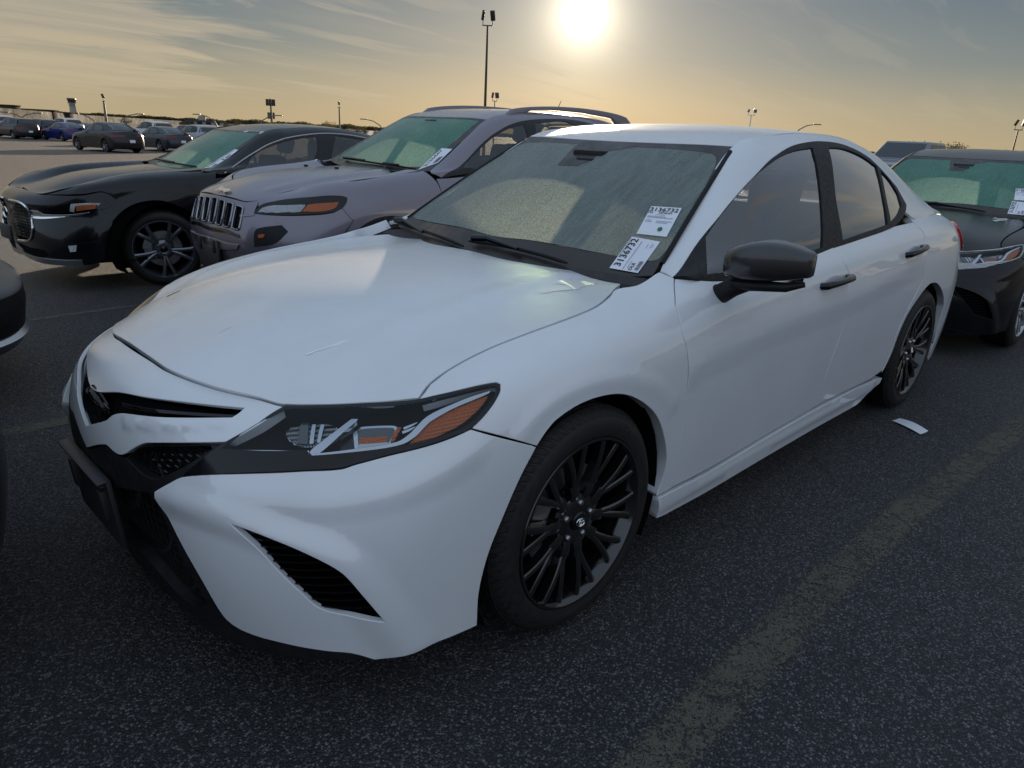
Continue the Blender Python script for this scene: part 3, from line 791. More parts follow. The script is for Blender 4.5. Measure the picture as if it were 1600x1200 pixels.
def hood_net():
    R = [[(-.835, 0, .749), (-.826, -.15, .746), (-.808, -.27, .737), (-.740, -.43, .713), (-.672, -.51, .696), (-.545, -.65, .730), (-.45, -.755, .760), (-.42, -.785, .755)],
         [(-.63, 0, .828), (-.63, -.15, .825), (-.615, -.27, .818), (-.57, -.42, .800), (-.51, -.52, .778), (-.42, -.65, .780), (-.33, -.745, .800), (-.30, -.775, .795)],
         [(-.40, 0, .878), (-.40, -.15, .876), (-.385, -.28, .869), (-.355, -.42, .846), (-.31, -.53, .824), (-.25, -.645, .822), (-.18, -.742, .834), (-.16, -.77, .828)],
         [(-.13, 0, .905), (-.13, -.15, .903), (-.12, -.28, .897), (-.10, -.41, .879), (-.075, -.53, .860), (-.04, -.64, .855), (-.0, -.742, .862), (.01, -.77, .857)],
         [(.14, 0, .921), (.14, -.15, .920), (.15, -.28, .915), (.17, -.40, .902), (.19, -.52, .886), (.22, -.62, .882), (.26, -.727, .889), (.27, -.755, .884)],
         [(.38, 0, .930), (.385, -.15, .929), (.40, -.27, .926), (.425, -.39, .916), (.46, -.50, .906), (.50, -.60, .908), (.54, -.70, .920), (.55, -.735, .918)],
         [(.43, 0, .925), (.435, -.15, .924), (.45, -.27, .921), (.475, -.39, .912), (.51, -.50, .903), (.55, -.60, .906), (.58, -.70, .921), (.59, -.735, .919)]]
    return np.array(R, float)
GSB = [((.44, -.79, .925), (.545, -.685, .932)), ((.75, -.80, .935), (.86, -.605, 1.12)), ((1.05, -.812, .94), (1.213, -.532, 1.336)), ((1.4, -.822, .95), (1.46, -.535, 1.383)),
       ((1.8, -.826, .967), (1.80, -.545, 1.405)), ((2.2, -.825, .99), (2.15, -.553, 1.398)), ((2.55, -.815, 1.018), (2.5, -.563, 1.355)), ((2.9, -.79, 1.038), (2.85, -.578, 1.262)),
       ((3.25, -.755, 1.035), (3.2, -.60, 1.14)), ((3.55, -.71, 1.0), (3.5, -.63, 1.035))]
def green_net(B, bowk=.045):
    rows = []
    for f, bow in ((-.22, -.25), (0, 0), (.25, .55), (.5, .85), (.72, 1.), (.88, .85), (.96, .5), (1, .0)):
        r = []
        for (b, t) in B:
            b, t = np.array(b), np.array(t); h = (t-b)[2]/.44; p = b+(t-b)*f if f >= 0 else b+np.array([0, -.012, -.07])
            p = p+np.array([0, -bowk*max(bow, 0)*h, 0]); r.append(p)
        rows.append(r)
    return np.array(rows)
ROOF = [[(1.14, 0, 1.333), (1.155, -.28, 1.335), (1.185, -.44, 1.337), (1.213, -.532, 1.336)],
        [(1.33, 0, 1.380), (1.34, -.28, 1.378), (1.36, -.44, 1.372), (1.39, -.536, 1.369)],
        [(1.60, 0, 1.415), (1.60, -.28, 1.411), (1.60, -.45, 1.402), (1.61, -.541, 1.396)],
        [(1.90, 0, 1.430), (1.90, -.28, 1.425), (1.90, -.45, 1.414), (1.90, -.547, 1.406)],
        [(2.20, 0, 1.420), (2.20, -.28, 1.415), (2.20, -.45, 1.404), (2.20, -.556, 1.396)],
        [(2.50, 0, 1.380), (2.50, -.28, 1.375), (2.50, -.45, 1.364), (2.50, -.563, 1.355)]]
def lerp_net(a, b, bow, n=5, k=(0, 0, 1)):
    a, b = np.array(a, float), np.array(b, float); rows = []
    for i in range(n):
        f = i/(n-1); w = np.array([bow*(1-.8*j/(a.shape[0]-1)) for j in range(a.shape[0])])[:, None]
        rows.append(a+(b-a)*f+w*4*f*(1-f)*np.array(k))
    return np.array(rows)
WS = lerp_net([(.39, 0, .900), (.42, -.3, .900), (.49, -.52, .905), (.545, -.685, .932)], [(1.14, 0, 1.333), (1.155, -.28, 1.335), (1.185, -.44, 1.337), (1.213, -.532, 1.336)], .035, 5, (-.5, 0, .86))
BL = lerp_net([(2.50, 0, 1.380), (2.50, -.28, 1.375), (2.50, -.45, 1.364), (2.50, -.563, 1.355)], [(3.27, 0, 1.03), (3.26, -.28, 1.03), (3.24, -.46, 1.04), (3.22, -.60, 1.13)], .04, 5, (.4, 0, .9))
DK = [[(3.2, 0, 1.03), (3.2, -.28, 1.03), (3.2, -.50, 1.035), (3.2, -.64, 1.09)], [(3.4, 0, 1.03), (3.4, -.28, 1.03), (3.4, -.5, 1.025), (3.4, -.66, 1.04)],
      [(3.6, 0, 1.03), (3.59, -.28, 1.028), (3.57, -.5, 1.018), (3.52, -.67, 1.005)], [(3.78, 0, 1.02), (3.75, -.26, 1.015), (3.70, -.5, 1.0), (3.58, -.66, .99)]]

def seat_meshes(name, c, w, back, parent, mat, hr=True, rake=.28):
    """cushion, back, head restraint as three bevelled pads under one part"""
    s = bpy.data.objects.new(name, None); COL.objects.link(s); s.parent = parent; s.location = c
    m = MB(); m.box((0, 0, 0), (.50, w, .14)); m.build('cushion', mat, s, True, bevel=.04)
    R_ = Matrix.Rotation(rake, 3, 'Y'); m = MB(); m.box((.30, 0, back/2), (.13, w*.94, back), M=R_); m.build('backrest', mat, s, True, bevel=.045)
    if hr:
        for y in ([0] if w < .8 else [-.38, 0, .38]):
            m = MB(); m.box((.36+rake*.62, y, back+.10), (.10, .25, .17), M=R_); m.build('head_restraint', mat, s, True, bevel=.04)
            m = MB(); m.tube([(.33+rake*.5, y-.06, back-.05), (.36+rake*.6, y-.06, back+.06)], .007); m.tube([(.33+rake*.5, y+.06, back-.05), (.36+rake*.6, y+.06, back+.06)], .007); m.build('restraint_post', M_satin, s, True)
    return s
def wheel_well(parent, x, ys, R, cz=.334, yo=.885, yi=.60):
    n = 22
    for s in ys:
        m = MB(); V = []
        for i in range(n+1):
            a = -.50+(PI+1.0)*i/n
            for y in (yo, yi): V.append((x+R*math.cos(a), s*y, cz+R*math.sin(a)))
        m.add(V, [(2*i, 2*i+1, 2*i+3, 2*i+2) for i in range(n)]+[tuple(2*i+1 for i in range(n+1))])
        m.build('wheel_well', M_dark, parent, True, fix=False)
def arch_pts(cx, cz, R, a0, a1, n=10): return [('s', cx+R*math.cos(math.radians(a0+(a1-a0)*i/n)), cz+R*math.sin(math.radians(a0+(a1-a0)*i/n))) for i in range(n+1)]
def text_on(S, F, txt, size, px, py, up, mat, parent, off, name='lettering', bold=0., width=None, right=None):
    """lettering laid on a surface: centred where the camera sees (px, py); up and right are 3-D directions"""
    uv = resolve(S, F, [(px, py)]); P, N = S.ev(uv); P, N = P[0], N[0]
    U = np.array(up, float); U -= N*(U@N); U /= np.linalg.norm(U); R_ = np.cross(U, N)
    V, Fc = text_mesh(txt, size, bold); A = np.array(V)
    if not len(A): return None
    if width: A[:, 0] *= width/(A[:, 0].max()-A[:, 0].min())
    Q = P+A[:, :1]*R_+A[:, 1:2]*U+N*off
    me = mesh_np(name, Q, Fc, None, False); return link(name, me, parent, mat)
def quad_frame(S, F, corners, off):
    """corner pixels bl, br, tr, tl on the sheet; returns a map (a, b) in 0..1 -> 3-D point just off it"""
    P, N = S.ev(resolve(S, F, corners)); n = N.mean(0)
    def f(a, b): return (P[0]*(1-a)+P[1]*a)*(1-b)+(P[3]*(1-a)+P[2]*a)*b+n*off
    return f
def flat_on(qf, rect, off=0.): 
    a0, b0, a1, b1 = rect; return [qf(a0, b0), qf(a1, b0), qf(a1, b1), qf(a0, b1)]
def card(qf, name, mat, parent, nseg=6):
    m = MB(); V = []; 
    for j in range(nseg+1):
        for i in range(nseg+1): V.append(qf(i/nseg, j/nseg))
    Fc = [(j*(nseg+1)+i, j*(nseg+1)+i+1, (j+1)*(nseg+1)+i+1, (j+1)*(nseg+1)+i) for j in range(nseg) for i in range(nseg)]
    m.add(V, Fc); return m.build(name, mat, parent, True, fix=False)
def print_on(qf, items, name, mat, parent, lift):
    """items: ('r', a0, b0, a1, b1) bars, or ('t', text, a, b, height, rot, width) in card units"""
    V = []; Fc = []
    e = 1e-3
    for it in items:
        if it[0] == 'r':
            _, a0, b0, a1, b1 = it; k = len(V); V += [qf(a0, b0), qf(a1, b0), qf(a1, b1), qf(a0, b1)]; Fc.append((k, k+1, k+2, k+3))
        else:
            _, s, a, b, hh, rot, wd = it; TV, TF = text_mesh(s, 1.0, .012); A = np.array(TV); A[:, :2] -= (A[:, :2].max(0)+A[:, :2].min(0))/2
            A[:, 1] *= hh/(A[:, 1].max()-A[:, 1].min()); A[:, 0] *= wd/(A[:, 0].max()-A[:, 0].min()); k = len(V)
            for x, y, _z in A:
                if rot: x, y = -y, x
                V.append(qf(a+x, b+y))
            Fc += [tuple(i+k for i in f) for f in TF]
    V = np.array(V)
    P0, P1, P2 = np.array(qf(0, 0)), np.array(qf(1, 0)), np.array(qf(0, 1)); n = np.cross(P1-P0, P2-P0); n /= np.linalg.norm(n)
    return link(name, mesh_np(name, V+n*lift, Fc, None, False), parent, mat)
def barcode(a0, b0, a1, b1, vert=False, n=22, seed=3):
    r = random.Random(seed); out = []; x = 0.
    ws = [r.choice((1, 1, 2, 3)) for _ in range(n*2)]; tot = sum(ws)
    for i, w in enumerate(ws):
        if i % 2 == 0:
            f0, f1 = x/tot, (x+w)/tot
            out.append(('r', a0, b0+(b1-b0)*f0, a1, b0+(b1-b0)*f1) if vert else ('r', a0+(a1-a0)*f0, b0, a0+(a1-a0)*f1, b1))
        x += w
    return out

def build_saloon(paint_m, glass_ws, glass_side, capm, wheel_style, name, label):
    F = F0; root = thing(name, label, 'car')
    A = Surf(side_net(), 10, .15, mirror=True); HB = Surf(hood_net(), 10, .12, mirror=True)
    ref = np.array([1.4, 0, .5])
    G = Surf(green_net(GSB), 10, .0); RF = Surf(ROOF, 10, 0, mirror=True); WSs = Surf(WS, 10, 0, mirror=True); BLs = Surf(BL, 8, 0, mirror=True); DKs = Surf(DK, 8, 0, mirror=True)
    for S in (A, HB, G, RF, WSs, BLs, DKs):
        if ((S.P-ref)*S.N).sum(2).mean() < 0: S.N = -S.N
    S_ = dict(A=A, HB=HB, G=G, RF=RF, WS=WSs)
    # ---- hood
    shut = [('p', -.806, 0, .758), (238, 561), (262, 577), (330, 603), (400, 620), (438, 631)]
    panel('hood', HB, F, shut+[(450, 631.5), (500, 631.5), (564, 628.5), (610, 625.5), (655, 621), (672, 598), (700, 577), (760, 545), (820, 521), (880, 499), (928, 479), (952, 461), (964, 448), (988, 434), (942, 429), (850, 416), (790, 405.5), ('p', .37, 0, .93)],
          paint_m, root, sym=True, step=.03, gap=.0035, depth=.02, sharp=40,
          feats=[dict(line=[(480, 600), (540, 560), (640, 505), (760, 462), (880, 428)], h=.005, w=.07), dict(line=[(232, 520), (300, 440), (400, 400), (520, 368)], h=.004, w=.07)], fine=.025)
    if wheel_style == 'black_turbine':
        r = random.Random(5)
        def jag(pts, k): return [(x+r.uniform(-k, k), y+r.uniform(-k*.6, k*.6)) for x, y in densify(np.array(pts, float), 3.2)]
        blob = jag([(829, 439), (850, 433), (872, 431), (893, 429), (899, 433), (888, 438), (903, 440), (925, 437), (936, 444), (915, 447), (903, 452), (872, 455), (846, 459), (842, 452), (868, 448), (885, 446), (862, 442), (838, 445)], 1.3)
        panel('sheen_mark', HB, F, blob, M_dry, root, off=.0012, gap=0, depth=0, step=.02, curved=False)
        for ln, w in (([(832, 441), (800, 449), (752, 463), (700, 480), (640, 500), (575, 521), (520, 540), (478, 554)], 1.9), ([(212, 494), (240, 474), (284, 453)], 1.1), ([(206, 508), (228, 490), (252, 477)], 1.1), ([(222, 512), (248, 494), (270, 482)], .6), ([(234, 516), (262, 500), (290, 482)], .5), ([(342, 520), (352, 514), (362, 511)], .8)):
            L_ = densify(np.array(ln, float), 9, False); up = [(x, y-w*r.uniform(.3, 1.)) for x, y in L_]; dn = [(x, y+w*r.uniform(.3, 1.)) for x, y in L_[::-1]]
            panel('sheen_mark', HB, F, up+dn, M_dry, root, off=.001, gap=0, depth=0, step=.03, curved=False)
    b = panel('hood_blocker', HB, F, [('uv', HB.qu[0], HB.qv[0]), ('uv', HB.qu[-1], HB.qv[0]), ('uv', HB.qu[-1], HB.qv[-1]), ('uv', HB.qu[0], HB.qv[-1])], M_dark, root, off=-.05, step=.12, depth=0, curved=False)  # dark sheet added under the hood to close its gaps to light
    # ---- nose: painted panel round the upper grille
    nose = [('p', -.811, 0, .756), (236, 564), (261, 580), (330, 606), (400, 623), (438, 634), (444, 635.5), (410, 660), (380, 678), (359, 690), (300, 691.5), (240, 692), (224, 693), (206, 702), (196, 709), (187, 711), (179, 707), (164, 695), ('p', -.955, 0, .515)]
    slot = [('p', -.935, 0, .675), (185, 613), (230, 621), (290, 628), (350, 634), (381.5, 636.6), (372, 645), (362, 651.6), (300, 652), (240, 650.5), (192, 645.5), (176, 648), (164, 657), ('p', -.945, 0, .575)]
    def symL(pts):
        L = resolve(A, F, pts); L[0, 0] = 0; L[-1, 0] = 0; R_ = L[::-1].copy(); R_[:, 0] *= -1; return [('uv', *p) for p in clean(np.concatenate([L, R_]), 1e-4)]
    panel('front_bumper', A, F, symL(nose), paint_m, root, holes=[symL(slot)], step=.022, hole_depth=.008, depth=.03, sharp=38, gap=.0025,
          feats=[dict(line=[(200, 660), (240, 664), (300, 663), (352, 662)], h=.006, w=.03)])
    gp = panel('upper_grille', A, F, symL(slot), M_dark, root, off=-.035, gap=-.006, depth=0, step=.04)
    panel('grille_bar', A, F, [(183, 628), (230, 636), (300, 640.5), (372, 643), (371, 646), (300, 644.5), (230, 641), (183, 633)], M_blkgloss, root, off=-.012, gap=0, step=.03, mirror=True)
    em = MB()
    for (a, b_, w, c) in TOY:
        em.add(*ellipse_ring(a*3.3, b_*3.3, w*3.2, .007, 0, 40, (c[0]*3.3, c[1]*3.3)))
    Mx = Matrix.Translation((-.912, 0, .630)) @ Matrix.Rotation(math.radians(-14), 4, 'Y') @ Matrix.Rotation(-PI/2, 4, 'Z')
    em.build('emblem', M_blkgloss if wheel_style == 'black_turbine' else M_chrome, root, True, fix=False, M=Mx)
    e2 = MB(); e2.lathe([(.001, -.003), (.05, -.002), (.064, 0), (.066, .004)], 40); e2.build('emblem_plaque', M_blkgloss, root, True, M=Matrix.Translation((-.906, 0, .630)) @ Matrix.Rotation(math.radians(-14), 4, 'Y') @ Matrix.Rotation(-PI/2, 4, 'Z') @ Matrix.Diagonal((1, 1, .75, 1)))
    # ---- lower black fascia with its openings
    fas = [('p', -.955, 0, .508), (163, 699), (179, 712), (188, 715), (198, 713), (208, 706), (224, 697), (300, 695), (355, 694), (320, 718), (284, 745), (249, 763), (246, 772), (262, 806), (279, 841), (315, 907), (348, 961), (366, 979), (395, 993), (442, 1007), (515, 1020), (551, 1024), (586, 1032), (540, 1035), (497, 1034), (450, 1030), (406, 1024), (355, 1009), (308, 985), (297, 964), (218, 896), (180, 848), ('p', -.875, 0, .14)]
    tri = [(224, 697), (285, 696), (326, 696), (329, 701), (290, 726), (245, 748), (230, 747), (212, 735), (196, 717)]
    low = [('p', -.955, 0, .40), (190, 765), (228, 771), (243, 790), (262, 830), (290, 890), (322, 945), (300, 950), (262, 915), (225, 872), (190, 835), ('p', -.925, 0, .26)]
    panel('lower_fascia', A, F, symL(fas), M_blkmat, root, holes=[tri, symL(low), [('uv', -p[0], p[1]) for p in resolve(A, F, tri)]], step=.03, hole_depth=.03, depth=.06, off=-.004, sharp=40)
    panel('grille_mesh', A, F, tri, M_mesh, root, off=-.03, gap=-.01, depth=0, step=.04, mirror=True)
    panel('grille_mesh', A, F, symL(low), M_mesh, root, off=-.03, gap=-.01, depth=0, step=.05)
    # wire-like cells of the near honeycomb
    for q in range(5):
        y0 = 701+q*9
        for k in range(9-q*2):
            x0 = 214+q*9+k*13
            if inside(np.array([(t_[0], t_[1]) for t_ in tri], float), np.array([[x0, y0+3.]]))[0]:
                uv = resolve(A, F, [(x0, y0), (x0+7, y0+4), (x0+12, y0)]); P, N = A.ev(uv); m = MB(); m.tube(P-N*.012, .0025, 5); m.build('mesh_cell', M_blkgloss, root, True)
    # ---- plate holder
    pm = MB(); pm.box((0, 0, 0), (.012, .34, .20)); pm.box((-.012, 0, .098), (.03, .34, .006)); pm.box((-.012, 0, .088), (.02, .33, .004))
    for y in (-.12, .12): pm.box((-.010, y, .02), (.02, .03, .08))
    pm.build('plate_holder', M_plate, root, True, bevel=.002, M=Matrix.Translation((-.950, 0, .385)) @ Matrix.Rotation(math.radians(-5), 4, 'Y'))
    # ---- bumper corner with brake vent
    vent = [(366.3, 816), (406, 831), (460.6, 853), (507.7, 875), (536.7, 893), (562, 921), (600, 966), (551, 962), (500, 950), (471.4, 926), (442.5, 899), (406, 859)]
    corner = [(736, 671), (705, 685), (680, 694), (610, 712), (557, 726), (533, 733.5), (470, 737), (360, 741), (288, 745), (266, 755), (248.5, 766), (250, 778), (279, 841), (315.6, 906.5), (348, 961), (366, 978), (395, 992), (442, 1005), (515, 1018), (551, 1021.5), (585.6, 1031), (640, 1017), (700, 997), (745.5, 977), (749, 923), (763, 866), (786, 808), (812.5, 747), (838, 698)]
    panel('bumper_corner', A, F, corner, paint_m, root, holes=[vent], step=.016, mirror=True, hole_depth=.014, depth=.035, sharp=30, gap=.002, off=.001,
          feats=[dict(line=[(250, 772), (300, 792), (366, 814), (406, 829), (460, 851), (508, 873), (538, 891), (564, 920), (602, 966), (640, 1016)], h=.013, w=.07),
                 dict(line=[(285, 766), (400, 779), (515, 784), (600, 772), (680, 742), (730, 712)], h=.007, w=.075)])
    panel('vent_backing', A, F, vent, M_dark, root, off=-.045, gap=-.004, depth=0, step=.04, mirror=True)
    vl = np.array([(366.3, 816), (406, 859), (442.5, 899), (471.4, 926), (500, 950), (551, 962)], float); vr = np.array([(366.3, 816), (406, 831), (460.6, 853), (507.7, 875), (536.7, 893), (562, 921), (600, 966)], float)
    for y in range(830, 962, 12):
        xl = np.interp(y, vl[:, 1], vl[:, 0]); xr = np.interp(y, vr[:, 1], vr[:, 0])
        if xr-xl < 8: continue
        mid = [(xl+(xr-xl)*f, y+3*math.sin(PI*f)) for f in np.linspace(0, 1, 6)]
        uv = resolve(A, F, mid); P, N = A.ev(uv); P = P-N*.02; m = MB(); V = []
        for p, n in zip(P, N): V += [p+n*.012, p+np.array([0, 0, -.004])+n*.012, p-n*.02+np.array([0, 0, -.010]), p-n*.02+np.array([0, 0, -.004])]
        m.add(V, [(4*i+k, 4*i+(k+1) % 4, 4*i+4+(k+1) % 4, 4*i+4+k) for i in range(5) for k in range(4)]); o = m.build('louvre', M_blkgloss, root); mir(o)
    # ---- headlight
    hl = [(445, 633.5), (500, 633), (564.5, 630.5), (610, 628), (652, 624), (680, 617.5), (715, 610), (773, 598.5), (781, 600.5), (781, 612), (764, 641), (738, 668), (708, 682), (680, 692), (645, 702), (610, 710), (557.5, 724), (533, 731), (470, 735), (380, 739), (286, 742.5), (314, 718), (341, 697), (395, 666), (430, 642)]
    clear = [(347, 700.5), (400, 664), (449, 637.5), (500, 636.5), (564, 634.5), (650, 629), (715, 614.8), (768, 603), (776, 606), (775, 612), (758, 638), (733, 663), (680, 685), (610, 700), (560, 705.5), (483, 712), (480, 703)]
    hp = thing_part('headlight', root)
    def hpan(nm, pts, mat, off, **k): 
        k.setdefault('step', .02); k.setdefault('gap', 0); a, b = panel(nm, A, F, pts, mat, hp, off=off, mirror=True, **k); b.parent = hp2; return a
    hp2 = thing_part('headlight', root)
    hpan('bezel', hl, M_blkgloss, .001, holes=[clear], sharp=35, gap=.0015, depth=.02, hole_depth=.002)
    hpan('lens', clear, M_lens, .0, sharp=35, depth=.006)
    hpan('housing', hl, M_dark, -.055, depth=0, gap=-.004)
    hpan('turn_reflector', [(440, 664), (450, 650), (470, 645), (512, 646), (520, 654), (508, 683), (480, 686), (456, 684)], M_refl, -.035, depth=.012)
    hpan('turn_cell', [(466, 648), (478, 646), (474, 684), (460, 683)], M_proj, -.027, depth=.008)
    hpan('projector_frame', [(528, 662), (546, 649), (612, 649), (622, 660), (606, 696), (560, 700), (524, 698)], M_blkgloss, -.040, depth=.01)
    hpan('projector_window', [(552, 657), (565, 654), (606, 655), (612, 662), (602, 688), (554, 688)], M_proj, -.034, depth=.01)
    hpan('brow', [(556, 686), (602, 685), (607, 694), (552, 697)], M_rimsil, -.030, depth=.005)
    hpan('inner_mark', [(617, 657), (622, 657), (612, 684), (607, 684)], M_amber, -.030, depth=.004)
    hpan('chrome_strip', [(556, 648), (547, 648), (523, 667), (502, 684), (481, 703), (485, 710.5), (496, 704), (515, 687), (537, 665)], M_hlchrome, -.013, depth=.012, sharp=60)
    hpan('chrome_strip', [(768, 607), (735, 617), (705, 629), (680, 640), (664, 650), (651, 664), (640, 676), (620, 689), (556, 699), (486, 707), (484, 712), (560, 703), (627, 692.5), (649, 679.5), (662, 665.5), (674, 654), (710, 633.5), (766, 610)], M_hlchrome, -.011, depth=.012, sharp=60)
    hpan('chrome_strip', [(347, 700.5), (420, 702), (480, 702.5), (478, 705.5), (410, 705), (348, 703.8)], M_chrome, -.008, depth=.006)
    hpan('amber_reflector', [(667.5, 656), (690, 644), (711, 635), (740, 623), (766, 613.5), (755, 631), (742, 645), (722, 662), (700, 673), (680, 682), (640, 691), (650, 680)], M_amber, -.018, depth=.012)
    hpan('turn_louvre', [(484, 650), (489, 649.5), (483, 683), (478, 684)], M_hlchrome, -.026, depth=.006)
    hpan('turn_louvre', [(497, 650), (502, 650), (494, 681), (490, 682)], M_hlchrome, -.026, depth=.006)
    hpan('fin', [(628, 660), (642, 655), (650, 652), (640, 658), (629, 663)], M_hlchrome, -.024, depth=.004, sharp=70)
    hpan('fin', [(626, 667), (640, 662), (647, 659), (638, 666), (627, 670)], M_hlchrome, -.026, depth=.004, sharp=70)
    hpan('projector_rim', [(545, 655), (562, 650), (609, 651), (616, 660), (604, 692), (548, 692)], M_hlchrome, -.0345, depth=.004, holes=[[(552, 657), (565, 654), (606, 655), (612, 662), (602, 688), (554, 688)]])
    hpan('amber_cell', [(556, 672), (600, 671), (598, 686), (555, 687)], M_amber, -.0335, depth=.002)
    # ---- fender
    hood_f = [(655, 623), (673, 600), (701, 579), (761, 547), (821, 523), (881, 501), (929, 481), (953, 463), (962, 452), ('p', .40, -.725, .918), ('p', .52, -.70, .930)]
    fdoor = [(1054, 435), (1055, 477), (1065, 515), (1074, 550), (1075, 590), (1068, 650), (1058, 712), (1050, 762)]
    arch = [(839, 697), (853, 676), (870, 656), (908, 631), (946.7, 618), (977, 616.7), (1004, 628), (1027, 651), (1038, 682), (1042, 716), (1036, 747), (1025, 776)]
    panel('front_fender', A, F, hood_f+fdoor+arch[::-1]+[(839, 697), (790, 683), (737, 669), (764, 641), (781, 613), (782, 600), (774, 597), (715, 609)], paint_m, root, step=.028, mirror=True, depth=.04, sharp=32, gap=.002,
          feats=[dict(line=[(812, 688), (838, 651), (880, 617), (930, 597), (985, 592), (1030, 607), (1050, 632)], h=.004, w=.05)], fine=.02)
    # ---- doors
    bshut = [(1303, 387), (1320, 411), (1327.5, 432), (1325, 460), (1320, 495), (1313, 525), (1300, 560), (1287, 598), (1282, 631)]
    d1 = thing_part('front_door', root); d1b = thing_part('front_door', root); d2 = thing_part('rear_door', root); d2b = thing_part('rear_door', root)
    crease = [(1000, 600), (1100, 553), (1230, 503), (1325, 466), (1390, 432), (1440, 400)]
    def dpan(nm, pts, mat, par, off=0., **k): a, b = panel(nm, A, F, pts, mat, par[0], off=off, mirror=True, **k); b.parent = par[1]; return a
    dpan('door_skin', fdoor+[(1110, 731), (1200, 678), (1240, 655)]+bshut[::-1]+[(1302, 386), (1264, 402), (1200, 431), (1120, 438.5), (1070, 436)], paint_m, (d1, d1b), step=.035, depth=.025, sharp=35, gap=.0034,
         feats=[dict(line=[(1060, 592), (1100, 565), (1140, 546), (1230, 506), (1326, 468)], h=.006, w=.075, sharp=True)], fine=.022)
    rdoor_rear = [(1407, 339), (1418, 338), (1432, 352), (1443, 364), (1445.5, 387), (1445, 410), (1441, 436), (1428, 462), (1412, 492), (1398, 525), (1388, 553), (1377, 580), (1362, 591)]
    dpan('door_skin', [(1305, 386), (1350, 371), (1390, 355)]+rdoor_rear+[(1320, 612), (1283, 630)]+bshut[::-1], paint_m, (d2, d2b), step=.035, depth=.025, sharp=35, gap=.0034,
         feats=[dict(line=[(1322, 470), (1380, 441), (1446, 402)], h=.006, w=.075, sharp=True)], fine=.022)
    for par, p0, p1 in (((d1, d1b), (1283, 448), (1324, 434)), ((d2, d2b), (1415, 399), (1440, 387))):
        P, N = A.ev(resolve(A, F, [p0, p1])); a, b = P; ax = (b-a); L = np.linalg.norm(ax); ax /= L; n = N.mean(0)
        m = MB(); m.tube([a-n*.01, a+n*.022+ax*.012, a+ax*L*.35+n*.034, a+ax*L*.7+n*.034, b+n*.026-ax*.02, b-n*.01], [.014, .015, .013, .013, .017, .016], 12)
        o = m.build('handle', M_blkgloss, par[0], True); o2 = mir(o, par[1])
        m = MB(); c = (a+b)/2; V = []
        for i in range(7):
            f = i/6
            for k in (-1, 1): V.append(a+ax*L*(.12+.62*f)+np.array([0, 0, 1.])*k*.028*math.sin(PI*(.12+.76*f))+n*(.0035-.016*math.sin(PI*f)*0))
        m.add(V, [(2*i, 2*i+1, 2*i+3, 2*i+2) for i in range(6)])
        o = m.build('handle_cup', paint_m, par[0], True, fix=False); mir(o, par[1])
    # ---- sill
    panel('sill', A, F, [(1027, 777), (1050, 765), (1110, 734), (1200, 681), (1283, 634), (1363, 594), (1376, 590), (1372, 598), (1355, 612), (1340, 628), (1332, 640), (1282, 666), (1200, 711), (1110, 762), (1035, 803), (1023, 808)], paint_m, root, step=.03, mirror=True, off=.008, depth=.05, sharp=35, gap=.001,
          feats=[dict(line=[(1028, 790), (1110, 745), (1200, 693), (1283, 646), (1360, 603)], h=.006, w=.04)])
    # ---- quarter panel, tail lamp, rear bumper
    qa = [(1377, 583), (1389, 555), (1400, 524), (1413, 494), (1430, 462), (1442, 440)]
    rarch = [(1452, 551), (1463, 520), (1470, 497), (1475, 477), (1474.5, 462), (1466, 444), (1455, 443), (1446, 451), (1432, 470), (1418, 492), (1405, 520), (1392, 555), (1380, 583)]
    panel('quarter_panel', A, F, [(1419, 338), (1433, 352), (1444, 364), (1446.5, 387), (1446, 410), (1442, 437)]+[(1430, 462), (1414, 493), (1400, 524), (1389, 555), (1378, 583)]+rarch[::-1][1:-1]+[('s', 3.225, .30), ('s', 3.30, .45), ('s', 3.40, .62), ('s', 3.50, .80), ('p', 3.46, -.85, .88), ('p', 3.42, -.83, .965), ('p', 3.50, -.72, 1.005), ('p', 3.3, -.745, 1.02), ('p', 3.0, -.775, 1.036), ('p', 2.7, -.80, 1.03)],
          paint_m, root, step=.03, mirror=True, depth=.035, sharp=40, gap=.002)
    panel('tail_lamp', A, F, [('p', 3.43, -.86, .87), ('p', 3.40, -.83, .965), ('p', 3.50, -.78, .985), ('p', 3.62, -.70, .95), ('p', 3.72, -.60, .92), ('p', 3.78, -.50, .90), ('p', 3.80, -.50, .80), ('p', 3.72, -.72, .79), ('p', 3.58, -.83, .80)], M_red, root, step=.04, mirror=True, off=.012, depth=.02)
    panel('reversing_lens', A, F, [('p', 3.50, -.85, .84), ('p', 3.60, -.80, .87), ('p', 3.72, -.66, .87), ('p', 3.75, -.66, .82), ('p', 3.62, -.81, .81)], M_tail, root, step=.04, mirror=True, off=.018, depth=.008)
    um, vm = A.qu[-1], A.qv
    uq = A.near((3.32, -.885, .45))[0]
    panel('rear_bumper', A, F, [('p', 3.23, -.89, .28), ('p', 3.31, -.885, .45), ('p', 3.41, -.88, .62), ('p', 3.51, -.86, .79), ('p', 3.6, -.83, .79), ('p', 3.72, -.73, .78), ('p', 3.87, -.3, .78), ('uv', um, A.near((3.89, 0, .78))[1]), ('uv', um, vm[0]), ('p', 3.84, -.45, .25), ('p', 3.68, -.79, .22), ('p', 3.5, -.85, .20), ('p', 3.25, -.88, .19)], paint_m, root, step=.05, mirror=True, depth=.03, sharp=40)
    panel('boot_lid', A, F, [('p', 3.80, -.49, .79), ('p', 3.77, -.49, .92), ('p', 3.69, -.5, .99), ('uv', um, vm[-1]), ('uv', um, A.near((3.89, 0, .79))[1])], paint_m, root, step=.05, mirror=True, depth=.02, sharp=40)
